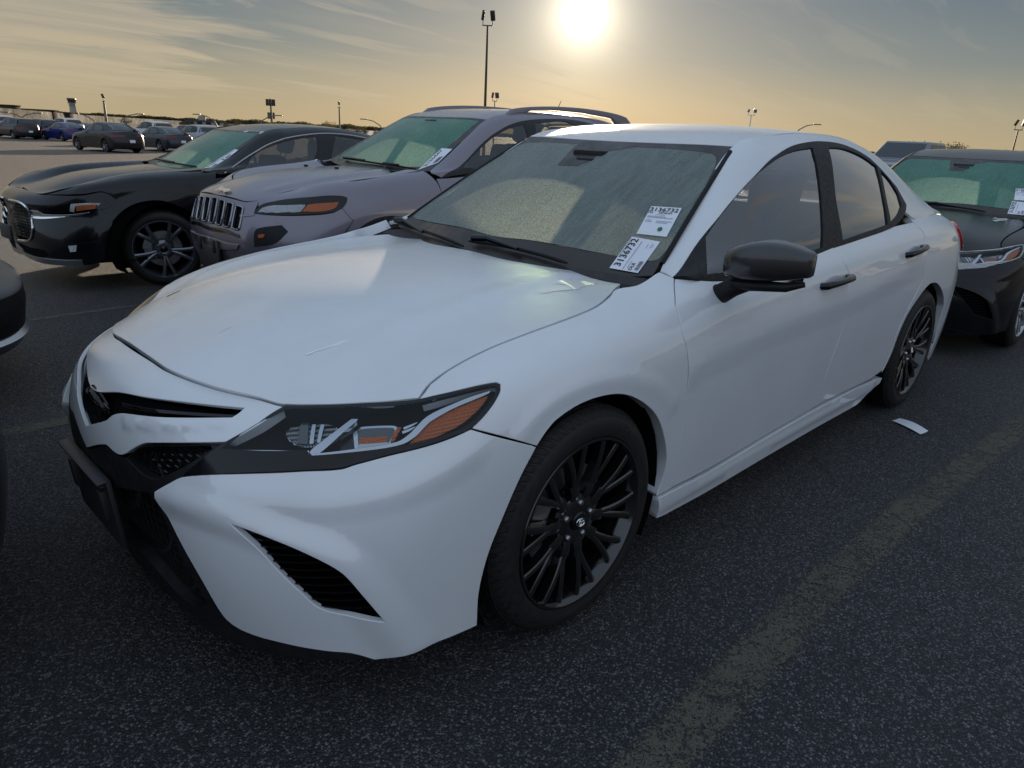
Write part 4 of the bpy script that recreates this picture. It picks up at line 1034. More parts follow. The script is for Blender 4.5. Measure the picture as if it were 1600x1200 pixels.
    panel('boot_top', DKs, F, [('uv', DKs.qu[0], DKs.qv[0]), ('uv', DKs.qu[-1], DKs.qv[0]), ('uv', DKs.qu[-1], DKs.qv[-1]), ('uv', DKs.qu[0], DKs.qv[-1])], paint_m, root, step=.05, curved=False, depth=.01)
    # ---- greenhouse
    v1 = G.qv[-1]; top = [('uv', u, v1) for u in np.linspace(G.qu[-1], G.qu[0]+.0, 30)]
    fo = [(1052, 433), (1085.5, 386.5), (1127.5, 334), (1155, 301), (1180, 274.5), (1208, 246.5), (1236, 229), (1264, 222), (1285, 221), (1320, 227), (1355, 244.7), (1376, 264), (1400.5, 292), (1416, 320), (1414.5, 331), (1404, 348), (1387, 358.5), (1350, 372.5), (1303, 388), (1264, 403), (1220, 425), (1180, 437), (1120, 438.5), (1085, 437)]
    belt_r = [('p', 2.72, -.815, 1.03), ('p', 3.0, -.785, 1.038), ('uv', G.qu[-1], G.near((3.55, -.71, 1.0))[1])]
    panel('roof_side', G, F, fo[:15]+belt_r+top[:-1]+[('p', .56, -.70, .945)], paint_m, root, step=.03, mirror=True, depth=.012, sharp=40, gap=.0015)
    g1 = [(1104, 429), (1102, 370), (1121, 343), (1145, 313), (1170, 285), (1197.5, 260.5), (1222, 243.5), (1242, 235.5), (1269, 231), (1281.5, 295), (1285, 387), (1264, 394.5), (1225, 412), (1190, 424)]
    g2 = [(1293.7, 231), (1320, 233), (1348, 245), (1369, 260), (1381, 313), (1386.5, 351), (1350, 364), (1316.5, 376), (1306, 313)]
    g3 = [(1375, 266), (1390, 282), (1403, 303), (1408.5, 322), (1404, 334), (1391.7, 349), (1385, 313)]
    panel('window_trim', G, F, fo, M_blkmat, root, holes=[g1, g2, g3], step=.03, mirror=True, off=.002, depth=.01, sharp=35, gap=.0005)
    for gg, par, gm_ in ((g1, (d1, d1b), glass_side), (g2, (d2, d2b), M_sunstop), (g3, (d2, d2b), M_sunstop)):
        a, b = panel('side_window', G, F, gg, gm_, par[0], step=.05, mirror=True, off=-.004, depth=0, gap=-.002, sharp=35); b.parent = par[1]
    # roof, screens
    e = [('uv', u, RF.qv[0]) for u in np.linspace(RF.qu[0], RF.qu[-1], 12)]+[('uv', RF.qu[-1], v) for v in RF.qv[1::6]]+[('uv', u, RF.qv[-1]) for u in np.linspace(RF.qu[-1], RF.qu[0], 12)]+[('uv', RF.qu[0], v) for v in RF.qv[::-6]]
    panel('roof', RF, F, e, paint_m, root, step=.04, curved=False, gap=.004, depth=.012, off=.002)
    lin = panel('headlining', RF, F, e, simple('headlining', (.30, .29, .27), .9), root, step=.1, curved=False, gap=.01, depth=0, off=-.03)
    ew = [('uv', u, WSs.qv[-1]) for u in np.linspace(WSs.qu[0], WSs.qu[-1], 20)]+[('uv', WSs.qu[-1], v) for v in WSs.qv[::-6]]+[('uv', u, WSs.qv[0]) for u in np.linspace(WSs.qu[-1], WSs.qu[0], 20)]+[('uv', WSs.qu[0], v) for v in WSs.qv[::6]]
    cw = resolve(WSs, F, [(1010, 231), (1050, 233), (1087, 237), (1112, 241), (1119, 247), (1116, 262), (1098, 298), (1080, 329), (1051, 376), (1030, 404), (1018, 408), (960, 399), (900, 388), (834, 376)])
    cw = cw[np.argsort(cw[:, 0])] if False else cw
    Lh = cw.copy(); vt = Lh[0, 1]; vb = Lh[-1, 1]
    Rh = Lh[::-1].copy(); Rh[:, 0] *= -1
    clearw = [('uv', *p) for p in np.concatenate([Lh, [[0, vb-.012]], Rh, [[0, vt+.0]]])]
    fr = panel('windscreen_surround', WSs, F, ew, M_frit, root, holes=[clearw], step=.04, curved=False, gap=.003, depth=.004, off=.001, hole_depth=.0005)
    gw = panel('windscreen', WSs, F, clearw, glass_ws, root, step=.05, gap=0., depth=0, off=.0005, curved=True)
    eb = [('uv', u, BLs.qv[0]) for u in np.linspace(BLs.qu[0], BLs.qu[-1], 14)]+[('uv', BLs.qu[-1], v) for v in BLs.qv[1::6]]+[('uv', u, BLs.qv[-1]) for u in np.linspace(BLs.qu[-1], BLs.qu[0], 14)]+[('uv', BLs.qu[0], v) for v in BLs.qv[::-6]]
    panel('rear_window', BLs, F, eb, M_sunstop, root, step=.06, curved=False, gap=.02, depth=0)
    panel('sensor_shade', WSs, F, [(905, 224), (1000, 226), (985, 231), (942, 239), (918, 253), (903, 260), (871, 258.5), (882, 246), (893, 234)], M_frit, root, off=.0015, gap=0, depth=0, step=.03)
    if wheel_style == 'black_turbine':
        q = quad_frame(WSs, F, [(994.5, 366.5), (1041.5, 371.5), (1065.5, 326.5), (1018, 323.5)], .004); c = card(q, 'windscreen_sticker', M_paper, root, 4)
        it = [('t', '3136732', .49, .885, .135, 0, .93), ('t', 'DLR', .10, .775, .06, 0, .17)]+barcode(.36, .745, .80, .80, seed=2, n=18)
        print_on(q, it, 'print', M_ink, c, .002)
        g = [('r', .28, .69, .62, .70)]+[('r', .06, y, .06+w, y+.012) for y, w in ((.63, .6), (.59, .85), (.49, .2), (.44, .22))]+[('r', .42, y, .42+w, y+.012) for y, w in ((.47, .5), (.42, .38))]
        print_on(q, g, 'small_print', M_inkgrey, c, .002)
        V = [q(.68+.075*math.cos(a), .21+.07*math.sin(a)) for a in np.linspace(0, 2*PI, 20, endpoint=False)]; m = MB(); m.add([v+np.array([-.0015, 0, .0025]) for v in V], [tuple(range(20))]); m.build('green_dot', M_green, c, fix=False)
        q = quad_frame(WSs, F, [(952.5, 420), (997, 428), (1032, 379), (987.5, 371)], .004); c = card(q, 'windscreen_sticker', M_paper, root, 4)
        print_on(q, [('t', '3136732', .185, .52, .24, 1, .86), ('t', 'DLR', .68, .15, .11, 1, .22)]+barcode(.82, .05, .95, .34, vert=True, seed=4, n=16), 'print', M_ink, c, .002)
        print_on(q, [('r', .04, .34, .055, .93), ('r', .44, .02, .455, .9), ('r', .56, .08, .575, .3), ('r', .70, .72, .712, .86), ('r', .82, .74, .832, .9), ('r', .88, .76, .89, .86)], 'small_print', M_inkgrey, c, .002)
    # rubber seal along the windscreen edge
    for s in (0,):
        P, N = WSs.ev(np.array([(WSs.qu[0], v) for v in WSs.qv])); P[:, 1] = -np.abs(P[:, 1]); P = P[3:-2]; m = MB(); m.tube([p+np.array([.004, -.004, .0]) for p in P], .009, 8); o = m.build('windscreen_seal', M_rubber, root, True); mir(o)
    # wipers
    for arm, blade in (([(608, 346), (632, 353), (664, 372)], [(604, 346), (640, 359), (690, 376), (726, 391)]), ([(742, 382), (765, 383), (812, 400)], [(735, 383), (790, 391), (850, 406), (888, 418)])):
        wp = thing_part('wiper', root)
        P, N = WSs.ev(resolve(WSs, F, blade)); P = curve_pts(P, False, 4); m = MB(); m.tube([p+np.array([-.008, 0, .016]) for p in P], [.004]+[.007]*(len(P)-2)+[.004], 6); m.build('blade', M_rubber, wp, True)
        P, N = WSs.ev(resolve(WSs, F, arm)); m = MB(); m.tube([p+np.array([-.012, 0, .026]) for p in P], [.014, .011, .006], 8); m.build('arm', M_blkgloss, wp, True)
    # ---- door mirror
    mr = thing_part('door_mirror', root)
    def mirror_cap():
        m = MB(); ny, nr = 13, 20; V = []
        for j in range(ny):
            f = j/(ny-1); y = -.875-.245*f
            hz = .058*(max(0, math.sin(PI*(.09+.83*f)))**.36)*(1-.10*f); dx = .062*(max(0, math.sin(PI*(.06+.88*f)))**.5)*(1-.25*f)
            cz = .995+.022*f+.004*math.sin(PI*f); cx = .675+.045*f
            for k in range(nr):
                a = 2*PI*k/nr; ca, sa = math.cos(a), math.sin(a); e_ = 3.3
                V.append((cx-dx*1.5*math.copysign(abs(ca)**(2/e_), ca) if ca > 0 else cx-dx*.55*math.copysign(abs(ca)**(2/6), ca), y, cz+hz*math.copysign(abs(sa)**(2/e_), sa)+.012*(1 if sa > 0 else 0)*abs(sa)*math.sin(PI*f)))
        Fc = [(j*nr+k, j*nr+(k+1) % nr, (j+1)*nr+(k+1) % nr, (j+1)*nr+k) for j in range(ny-1) for k in range(nr)]+[tuple(range(nr)), tuple((ny-1)*nr+k for k in range(nr))]
        m.add(V, Fc); return m
    o = mirror_cap().build('mirror_cap', capm, mr, True, sub=1, angle=60)
    m = MB(); m.tube([(.70, -.80, .875), (.69, -.85, .885), (.69, -.89, .915), (.70, -.93, .945)], [.030, .034, .030, .036], 14); m.v = [(x, y, z) for x, y, z in m.v]
    m.build('mirror_foot', M_blkmat, mr, True)
    m = MB(); m.tube([(.665, -.895, .932), (.668, -.96, .935), (.69, -1.06, .945), (.715, -1.105, .958)], [.012, .017, .015, .008], 10); m.build('mirror_underside', M_blkmat, mr, True)
    m = MB(); m.box((.748, -.99, 1.0), (.004, .19, .10)); m.build('mirror_glass', M_chrome, mr, True, bevel=.002)
    # ---- under and inside
    um0 = [('uv', A.qu[0], A.qv[0]), ('uv', A.qu[-1], A.qv[0]), ('uv', A.qu[-1], A.qv[-2]), ('uv', A.qu[0], A.qv[-2])]
    hs = []
    for cx in (0, 2.825):
        c = resolve(A, F, [('s', cx+.40*math.cos(a), max(.175, .334+.385*math.sin(a))) for a in np.linspace(-.3, PI+.3, 18)]); hs.append([('uv', *p) for p in c]); hs.append([('uv', -p[0], p[1]) for p in c])
    panel('inner_blocker', A, F, um0, M_dark, root, holes=hs, off=-.075, step=.08, curved=False, depth=0)  # dark shell added behind the panels to block light through the gaps
    wheel_well(root, 0, (-1, 1), .385); wheel_well(root, 2.825, (-1, 1), .385)
    m = MB(); m.box((1.45, 0, .20), (1.9, 1.62, .10)); m.box((-.45, 0, .2), (.55, 1.1, .08)); m.box((0, 0, .24), (.9, 1.1, .12)); m.box((2.9, 0, .24), (1.5, 1.1, .12)); m.build('underbody', M_dark, root)
    for y in (-1, 1):
        put_wheel(root, 0, y*.80, .333, wheel_style, spin=.3 if y < 0 else 0, emblem=TOY); put_wheel(root, 2.825, y*.80, .333, wheel_style, spin=.9, emblem=TOY)
    if wheel_style == 'black_turbine':
        p = WORLD.at(983, 681, y=-.916); a0 = math.atan2(p[2]-.333, p[0]); rr_ = .292; fw = [o for o in root.children if o.name.startswith('wheel') and o.name.split('.')[0] == 'wheel' and abs(o.location[0]) < .01 and o.location[1] < 0][0]
        TV, TF = text_mesh('UHP', .026, .0008); V = []
        for x, y, _z in TV: a = a0+.02-x/rr_; r_ = rr_+y; V.append((r_*math.cos(a), -.800-.1145-.0012+.8, r_*math.sin(a)))
        o = link('sidewall_lettering', mesh_np('sidewall_lettering', V, TF, None, False), None, simple('rubber_lettering', (.035, .035, .034), .6)); o.parent = fw; o.matrix_parent_inverse = Matrix.Rotation(-fw.rotation_euler[1], 4, 'Y')
    m = MB(); m.box((.75, 0, .84), (.62, 1.40, .16)); m.box((.95, 0, .80), (.25, 1.36, .22)); m.build('dashboard', M_fabric, root, True, bevel=.04)
    for y in (-.37, .37): seat_meshes('front_seat', (1.45, y, .52), .50, .52, root, M_fabric)
    seat_meshes('rear_seat', (2.28, 0, .54), 1.25, .50, root, M_fabric, rake=.35)
    m = MB(); m.tube([(1.08+.05*math.sin(a)*0+.07*math.sin(a), -.37+.185*math.cos(a), .87+.17*math.sin(a)) for a in np.linspace(0, 2*PI, 25)], .016, 8); m.box((1.07, -.37, .86), (.04, .14, .10)); m.box((1.08, -.37, .87), (.02, .35, .03)); m.build('steering_wheel', M_fabric, root, True)
    m = MB(); m.box((2.95, 0, .98), (.45, 1.25, .03)); m.build('parcel_shelf', M_fabric, root)
    m = MB(); m.box((0, 0, 0), (.025, .23, .065)); m.build('rear_view_mirror', M_blkmat, root, True, bevel=.012, M=Matrix.Translation((1.14, -.03, 1.235)))
    m = MB(); m.box((1.05, 0, 1.275), (.10, .16, .04)); m.box((1.0, -.02, 1.25), (.09, .09, .03)); m.build('camera_pod', M_blkmat, root, True, bevel=.01)
    return root, S_, (d1, d2)
def thing_part(name, parent):
    o = bpy.data.objects.new(name, None); COL.objects.link(o); o.parent = parent; o.empty_display_size = .1; return o
# ================================================================== other vehicles: shared body-work
def warped(net, fx, fy, fz):
    N = np.array(net, float).copy(); x, y, z = N[..., 0].copy(), N[..., 1].copy(), N[..., 2].copy()
    N[..., 0] = fx(x, z) if fx else x; N[..., 1] = y*fy; N[..., 2] = fz(x, z) if fz else z; return N
def ext(net, k=3.2):
    N = np.array(net, float); d = N[-1]-N[-2]; d = d.copy(); d[..., 2] *= .45; return np.concatenate([N, (N[-1]+d*k)[None]])
def flipn(S, ref=(1.4, 0, .5)):
    if ((S.P-np.array(ref))*S.N).sum(2).mean() < 0: S.N = -S.N
    return S
def snap_hood(A, N, r1=0):
    """set the outer columns of a hood net onto the wing surface beside them so the two meet"""
    N = np.array(N, float).copy()
    for r in range(r1, N.shape[0]):
        for c in range(N.shape[1]):
            x, y, z = N[r, c]; k = max(np.clip((abs(y)-.42)/.14, 0, 1), (.9 if r == r1 else .4*(r == r1+1)))
            if k <= 0: continue
            h = A.hit((x, y, 3), (0, 0, -1))
            if h is None: continue
            q = A.ev(h)[0][0]
            if abs(q[2]-z) < .2: N[r, c, 2] = z*(1-k)+q[2]*k
    return N
def edge_of(A, F, pts):
    """points of the wing's top edge as seen, handed to the bonnet so both share one line"""
    P = A.ev(resolve(A, F, pts))[0]; return [('t', p[0], p[1]) for p in P if p[1] < -.05]
def rect(S, k=10): 
    u, v = S.qu, S.qv
    return [('uv', a, v[0]) for a in np.linspace(u[0], u[-1], k*2)]+[('uv', u[-1], b) for b in np.linspace(v[0], v[-1], k)[1:]]+[('uv', a, v[-1]) for a in np.linspace(u[-1], u[0], k*2)[1:]]+[('uv', u[0], b) for b in np.linspace(v[-1], v[0], k)[1:-1]]
def symS(S, F, pts):
    L = resolve(S, F, pts); L[0, 0] = 0; L[-1, 0] = 0; R_ = L[::-1].copy(); R_[:, 0] *= -1
    return [('uv', *p) for p in clean(np.concatenate([L, R_]), 1e-4)]
def cabin(root, x0, ydrv, zs, seatc, belt, dash=(.75, .84), fab=None, hr=True):
    fab = fab or M_fabric
    m = MB(); m.box((dash[0], 0, dash[1]), (.55, 1.32, .16)); m.build('dashboard', fab, root, True, bevel=.04)
    for y in (-.36, .36): seat_meshes('front_seat', (x0, y, zs), .48, .54, root, fab, hr)
    seat_meshes('rear_seat', (x0+.85, 0, zs+.02), 1.2, .52, root, fab, hr, rake=.3)
    m = MB(); m.tube([(x0-.37+.07*math.sin(a), ydrv+.18*math.cos(a), dash[1]+.05+.165*math.sin(a)) for a in np.linspace(0, 2*PI, 21)], .015, 6); m.box((x0-.38, ydrv, dash[1]+.04), (.04, .13, .1)); m.build('steering_wheel', fab, root, True)
def lower(root, wb, R, track, style, wd=.22, half=.80, zc=.22, well=.39, rr=.24, wheels=True, steer=0., xf=-.7, xr=3.6):
    m = MB(); m.box((wb/2, 0, zc), (wb-.95, half*2, .12)); m.box((xf*.6, 0, zc), (.5, 1.0, .1)); m.box((0, 0, zc+.04), (.9, 1.0, .12)); m.box((wb+.1, 0, zc+.04), (1.4, 1.0, .12)); m.build('underbody', M_dark, root)
    for x in (0, wb):
        wheel_well(root, x, (-1, 1), well, R, track+.08, track-.20)
        if wheels:
            for s in (-1, 1): put_wheel(root, x, s*track, R, style, rr, wd, steer if x == 0 else 0., spin=.4+x)
def arch_s(cx, cz, R, a0, a1, n=8): return arch_pts(cx, cz, R, a0, a1, n)
def sticker(S, F, corners, root, txt, layout='long', off=.003, name='windscreen_sticker'):
    q = quad_frame(S, F, corners, off); c = card(q, name, M_paper, root, 3)
    it = []
    if layout == 'long': it = [('t', txt, .5, .62, .34, 0, .82)]+barcode(.15, .12, .6, .34, seed=5)
    elif layout == 'side': it = [('t', txt, .22, .5, .24, 1, .82)]+barcode(.62, .1, .9, .5, vert=True, seed=8)
    print_on(q, it, 'print', M_ink, c, .0015); return c

# ------------------------------------------------------------------ black saloon beyond (low, curved, chrome winged grille)
def build_black_sedan():
    F = Frame((.896, 5.4835, -.075), .0511)
    root = thing('black_saloon_car', 'glossy black saloon with chrome-edged grille and ten-spoke wheels, farthest left of the row', 'car', F.loc, F.rz, 'cars parked in the row')
    fz = lambda x, z: np.interp(z, [.14, .20, .42, .60, .74, .80, .93, 1.02, 1.336, 1.44], [.215, .26, .44, .60, .735, .80, .985, 1.035, 1.335, 1.432])
    fx = lambda x, z: np.where(x < 0, x*.985, x*.965)
    NA = warped(side_net(), fx, .965, fz)
    c0 = (NA.shape[1]-1)*0
    top = {0: [(-.93, 0, .705), (-.898, 0, .755), (-.84, 0, .787), (-.80, 0, .80)], 1: [(-.925, -.26, .70), (-.89, -.26, .752), (-.835, -.255, .785), (-.795, -.25, .80)],
           2: [(-.865, -.49, .69), (-.83, -.48, .745), (-.785, -.465, .783), (-.745, -.455, .80)], 3: [(-.725, -.67, .70), (-.695, -.655, .785), (-.65, -.63, .842), (-.61, -.60, .862)], 4: [(-.555, -.78, .735), (-.53, -.765, .828), (-.50, -.72, .880), (-.47, -.68, .894)]}
    for c, L4 in top.items():
        for k, p in enumerate(L4): NA[5+k, c] = p
    crest = lambda x: np.interp(x, [-.84, -.645, -.435, -.14, .175, .35, .455, .6], [.80, .853, .90, .95, .973, .979, .985, .99])
    for c in range(5, 10):
        x = NA[7, c, 0]; NA[6, c] = (x, -.80, crest(x)-.045); NA[7, c] = (x, -.74, crest(x)-.002); NA[8, c] = (x, -.69, crest(x)+.006)
    A = flipn(Surf(ext(NA), 9, .04, mirror=True))
    NH = warped(hood_net(), fx, .965, fz)
    NH[0] = [(-.845, 0, .784), (-.842, -.15, .784), (-.835, -.27, .782), (-.80, -.42, .778), (-.745, -.51, .787), (-.64, -.63, .80), (-.52, -.72, .836), (-.49, -.75, .836)]
    HB = flipn(Surf(snap_hood(A, NH), 9, .04, mirror=True))
    G = flipn(Surf(warped(green_net(GSB), lambda x, z: x*.965+.02*(z > 1.2), .965, fz), 9)); RF = flipn(Surf(warped(ROOF, lambda x, z: x*.965+.03, .965, fz), 9, mirror=True))
    WSs = flipn(Surf(warped(WS, lambda x, z: x*.965+.03*(z-.9)/.43, .965, fz), 9, mirror=True)); BLs = flipn(Surf(warped(BL, lambda x, z: x*.965+.03, .965, fz), 6, mirror=True)); DKs = flipn(Surf(warped(DK, lambda x, z: x*.965, .965, fz), 6, mirror=True))
    P = M_black; kw = dict(mirror=True)
    if globals().get('DBG'):
        print('DBG', edge_of(A, F, [(34, 293), (50, 299.5), (71, 304), (88, 299.5), (112, 293), (155, 283.5), (212, 273), (270, 268.5), (300, 267.5), (318, 266)]))
        for p in [(71, 304), (88, 299.5), (112, 292.5), (155, 282.5), (212, 272.5), (270, 268), (300, 267.5), (318, 265)]: print('DBG', p, A.ev(resolve(A, F, [p]))[0][0].round(3), HB.ev(resolve(HB, F, [p]))[0][0].round(3))
    panel('hood', HB, F, [('p', -.80, 0, .80)]+edge_of(A, F, [(34, 293), (50, 299.5), (71, 304), (88, 299.5), (112, 293), (155, 283.5), (212, 273), (270, 268.5), (300, 267.5), (318, 266)])+[(275, 261), ('p', .36, 0, .98)], P, root, sym=True, step=.06, gap=.004)
    panel('hood_blocker', HB, F, rect(HB), M_dark, root, off=-.05, step=.15, depth=0, curved=False)
    g = [('p', -.93, 0, .70), (15, 313), (34, 318), (43, 327), (49.5, 342), (50.6, 359), (48, 371), (42, 374), (30, 373), ('p', -.95, 0, .40)]
    gs = symS(A, F, g)
    panel('bumper', A, F, symS(A, F, [('p', -.79, 0, .79), (31, 293), (51, 300), (72, 304.5), (90, 305), (130, 305), (160, 300), (184, 312), (182, 318), (170, 325), (158, 328), (176, 346), (170, 362), (166, 385), (165, 405), (150, 412), (131, 415), (79, 412), (47, 402), (34, 392), ('p', -.90, 0, .24)]), P, root, holes=[gs], step=.05, gap=.003, depth=.03, hole_depth=.01)
    panel('grille_mesh', A, F, gs, M_mesh, root, off=-.02, gap=-.005, depth=0, step=.06)
    # crosswise bars of the honeycomb
    for k in range(11):
        y0 = 322+k*4.6; seg = [(17+k*.9, y0-3), (30, y0), (49-(2 if k > 8 else 0)-max(0, 5-k)*2.2, y0+3)]
        Pp, N = A.ev(resolve(A, F, seg)); m = MB(); m.tube(Pp-N*.008, .004, 5); m.build('grille_bar', M_blkgloss, root, True)
    for gg, nm in (([(15, 312), (34, 317), (44, 326), (50.5, 341), (52, 359), (49.5, 372.5), (43, 376), (30, 375)], 'grille_surround'), ):
        Pp, N = A.ev(resolve(A, F, gg)); Pp = curve_pts(Pp, False, 5); m = MB(); m.tube([p+np.array([-.006, 0, 0]) for p in Pp], .009, 8); o = m.build(nm, M_chrome, root, True); mir(o)
    panel('chrome_wing', A, F, [(45, 328), (58, 329.5), (69, 335), (105, 335.5), (140, 331.5), (140, 333.5), (105, 338.5), (72, 342), (56, 341.5), (50, 340)], M_chrome, root, off=.006, step=.03, gap=0, depth=.01, **kw)
    e = MB(); e.add(*ellipse_ring(.062, .048, .012, .008, 0, 30)); e.build('emblem', M_chrome, root, True, fix=False, M=Matrix.Translation((-.955, 0, .60)) @ Matrix.Rotation(-PI/2, 4, 'Z'))
    m = MB(); m.box((-.975, 0, .44), (.02, .30, .12)); m.build('plate_holder', M_plate, root, True, bevel=.003)
    panel('lower_intake', A, F, [(30, 379), (45, 386), (68, 391), (75, 399), (70, 402), (45, 396), (33, 388)], M_dark, root, off=.003, gap=0, depth=.004, step=.05, **kw)
    panel('splitter', A, F, [(26, 378), (31, 386), (43, 396), (69, 403), (100, 406), (128, 406), (131, 416), (79, 413), (47, 402.5), (33, 393), (27, 385)], M_satin, root, off=.010, gap=0, depth=.012, step=.05, **kw)
    panel('fog_lamp', A, F, [(107, 384), (120, 383), (119, 393), (110, 394)], M_refl, root, off=.004, gap=0, depth=.006, step=.03, **kw)
    hl = [(73, 324), (105, 317), (131, 314.5), (160, 314), (183, 314.5), (170, 324), (140, 331), (105, 335), (82, 333.5)]
    panel('headlight', A, F, hl, M_blkgloss, root, off=.002, gap=.001, depth=.012, step=.04, **kw)
    panel('indicator', A, F, [(119, 321.5), (150, 319), (149, 326), (120, 329.5)], M_amber, root, off=.006, gap=0, depth=.004, step=.02, **kw)
    panel('lamp_rim', A, F, [(111, 319), (130, 317.5), (157, 317.5), (154, 321), (150, 320), (132, 321), (118, 322), (116, 331), (110, 330)], M_refl, root, off=.005, gap=0, depth=.004, step=.02, **kw)
    arch = [(176, 346), (187.5, 333), (206, 320.5), (234, 313.5), (255, 314)]+[('s', .385*math.cos(a), .325+.385*math.sin(a)) for a in (1.2, .9, .5, .1, -.2)]
    panel('front_fender', A, F, [(72, 304), (90, 299.5), (112, 293), (155, 283), (212, 273), (270, 268.5), (300, 268), (337, 267), ('s', .50, .85), ('s', .47, .60), ('s', .44, .30)]+arch[::-1]+[(158, 328), (170, 324), (183, 314), (160, 300), (130, 304), (90, 304)], P, root, step=.05, depth=.04, sharp=40,
          feats=[dict(line=[(120, 300), (170, 293), (230, 285), (290, 283)], h=.010, w=.09, constrain=False)], **kw)
    # sides
    panel('side_panel', A, F, [('s', .505, .92), ('s', .51, .85), ('s', .48, .60), ('s', .46, .30), ('s', 1.0, .27), ('s', 2.2, .27)]+[('s', 2.725+.39*math.cos(a), .325+.39*math.sin(a)) for a in np.linspace(PI+.1, -.1, 9)]+[('s', 3.2, .30), ('s', 3.4, .5), ('s', 3.42, .85), ('p', 3.3, -.70, 1.03), ('p', 2.6, -.79, 1.03), ('s', 2.0, .985), ('s', 1.2, .97)], P, root, step=.07, depth=.03, sharp=40, **kw)
    tail_end(A, F, P, root, 3.3, 3.65)
    v1 = G.qv[-1]; top = [('uv', u, v1) for u in np.linspace(G.qu[-1], G.qu[0], 24)]
    fo = [(350, 271.5), (367, 259), (384, 247), (400, 237), (415.5, 228), (430, 222), (447, 216.5), (478.5, 211), (510, 209), (541.5, 211), (573, 216.5), (590, 222)]+[('p', 2.75, -.74, 1.10), ('p', 2.55, -.79, 1.03)]
    belt = [('p', 2.2, -.80, 1.0), ('p', 1.6, -.80, .985), ('p', 1.0, -.79, .98)]
    panel('roof_side', G, F, [('uv', G.qu[0], G.near((.44, -.77, .98))[1]), (345, 273)]+fo[:12]+[('p', 2.78, -.74, 1.10), ('p', 2.9, -.76, 1.035), ('uv', G.qu[-1], 0.)]+top, P, root, step=.05, depth=.012, sharp=40, **kw)
    g1 = [(384, 262), (392, 246), (405, 237), (420, 230), (447, 221), (475, 215.5), (494, 213.5), (496, 235), ('p', 1.45, -.80, .99), ('p', .95, -.80, .985), (384, 266)]
    g2 = [(524, 212.5), (541, 214.5), (570, 220), (586, 225)]+[('p', 2.5, -.77, 1.06), ('p', 2.3, -.80, 1.02), ('p', 1.75, -.805, .995)]
    panel('window_trim', G, F, fo+belt, M_blkgloss, root, holes=[g1, g2], off=.003, step=.05, depth=.01, sharp=40, **kw)
    for gg in (g1, g2): panel('side_window', G, F, gg, M_sidefar, root, off=-.002, gap=-.002, step=.08, depth=0, sharp=40, **kw)
    Pp, N = G.ev(resolve(G, F, fo[:12])); Pp = curve_pts(Pp, False, 4); m = MB(); m.tube([p+n_ for p, n_ in zip(Pp, np.tile([0, -.006, .003], (len(Pp), 1)))], .0075, 6); o = m.build('window_chrome', M_satin, root, True); mir(o)
    panel('roof', RF, F, rect(RF), P, root, step=.08, curved=False, gap=.003, depth=.01)
    cw = WSs; u0, u1, va, vb = cw.qu[0], cw.qu[-1], cw.qv[0], cw.qv[-1]
    cl = [('uv', a*.90, va+(vb-va)*.10-.02*(1-(a/u1)**2)) for a in np.linspace(u0, u1, 14)]+[('uv', a*.90, va+(vb-va)*.955) for a in np.linspace(u1, u0, 14)]
    panel('windscreen_surround', WSs, F, rect(WSs), M_frit, root, holes=[cl], step=.07, curved=False, depth=.004, off=.001, hole_depth=.0005)
    panel('windscreen', WSs, F, cl, M_wsgreen, root, off=.0005, gap=0, step=.08, depth=0)
    panel('rear_window', BLs, F, rect(BLs), M_side, root, gap=.02, step=.1, curved=False, depth=0)
    panel('boot_top', DKs, F, rect(DKs), P, root, step=.1, curved=False, depth=.01)
    sticker(WSs, F, [(319, 263.5), (336, 265), (353, 253), (343, 248)], root, '3136731', 'side'); sticker(WSs, F, [(343.5, 247.5), (353.5, 252.5), (376.5, 238), (366.5, 233.5)], root, '3136731', 'side')
    sticker(WSs, F, [(379, 206.5), (413.5, 214), (421.5, 209.7), (386, 202.6)], root, '3136731', 'long')
    m = MB(); m.box((1.16, -.02, 1.27), (.10, .20, .035)); m.box((1.10, -.02, 1.235), (.03, .22, .06)); m.build('rear_view_mirror', M_blkmat, root, True, bevel=.01)
    wiper_on(WSs, F, root, [(247, 251), (262, 255), (290, 260), (308, 263)])
    panel('inner_blocker', A, F, [('uv', A.qu[0], A.qv[0]), ('uv', A.qu[-1], A.qv[0]), ('uv', A.qu[-1], A.tv[-3]), ('uv', A.qu[0], A.tv[-3])], M_dark, root, holes=wheel_holes(A, F, (0, 2.725), .325, .40, .25), off=-.06, step=.12, curved=False, depth=0)
    lower(root, 2.725, .325, .775, 'grey_ten', .215, .77, .24, rr=.25, steer=-.36)
    cabin(root, 1.42, -.36, .55, 0, .95, (.78, .90))
    return root
def tail_end(A, F, P, root, xs, xe, red=None):
    """rear bumper, lamps and boot lid on the wrap-round tail of a body"""
    um, v = A.qu[-1], A.qv
    def uvx(x, z): return A.near((x, -.80, z))
    b0 = A.near((xs, -.85, .45)); zt = A.near((3.6, -.8, .79))[1]
    panel('rear_bumper', A, F, [('uv', b0[0], v[0]), ('uv', b0[0], zt), ('uv', um, zt), ('uv', um, v[0])], P, root, step=.1, curved=False, depth=.03, mirror=True)
    t0 = A.near((xe-.12, -.83, .88))[0]; t1 = um-.38
    panel('tail_lamp', A, F, [('uv', t0, zt+.01), ('uv', t0, zt+.13), ('uv', t1, zt+.13), ('uv', t1, zt+.02)], red or M_red, root, step=.08, off=.006, curved=False, depth=.02, mirror=True)
    panel('boot_lid', A, F, [('uv', t0-.04, zt), ('uv', um, zt), ('uv', um, A.tv[-2]), ('uv', t0-.04, A.tv[-2])], P, root, step=.1, curved=False, depth=.02, mirror=True)
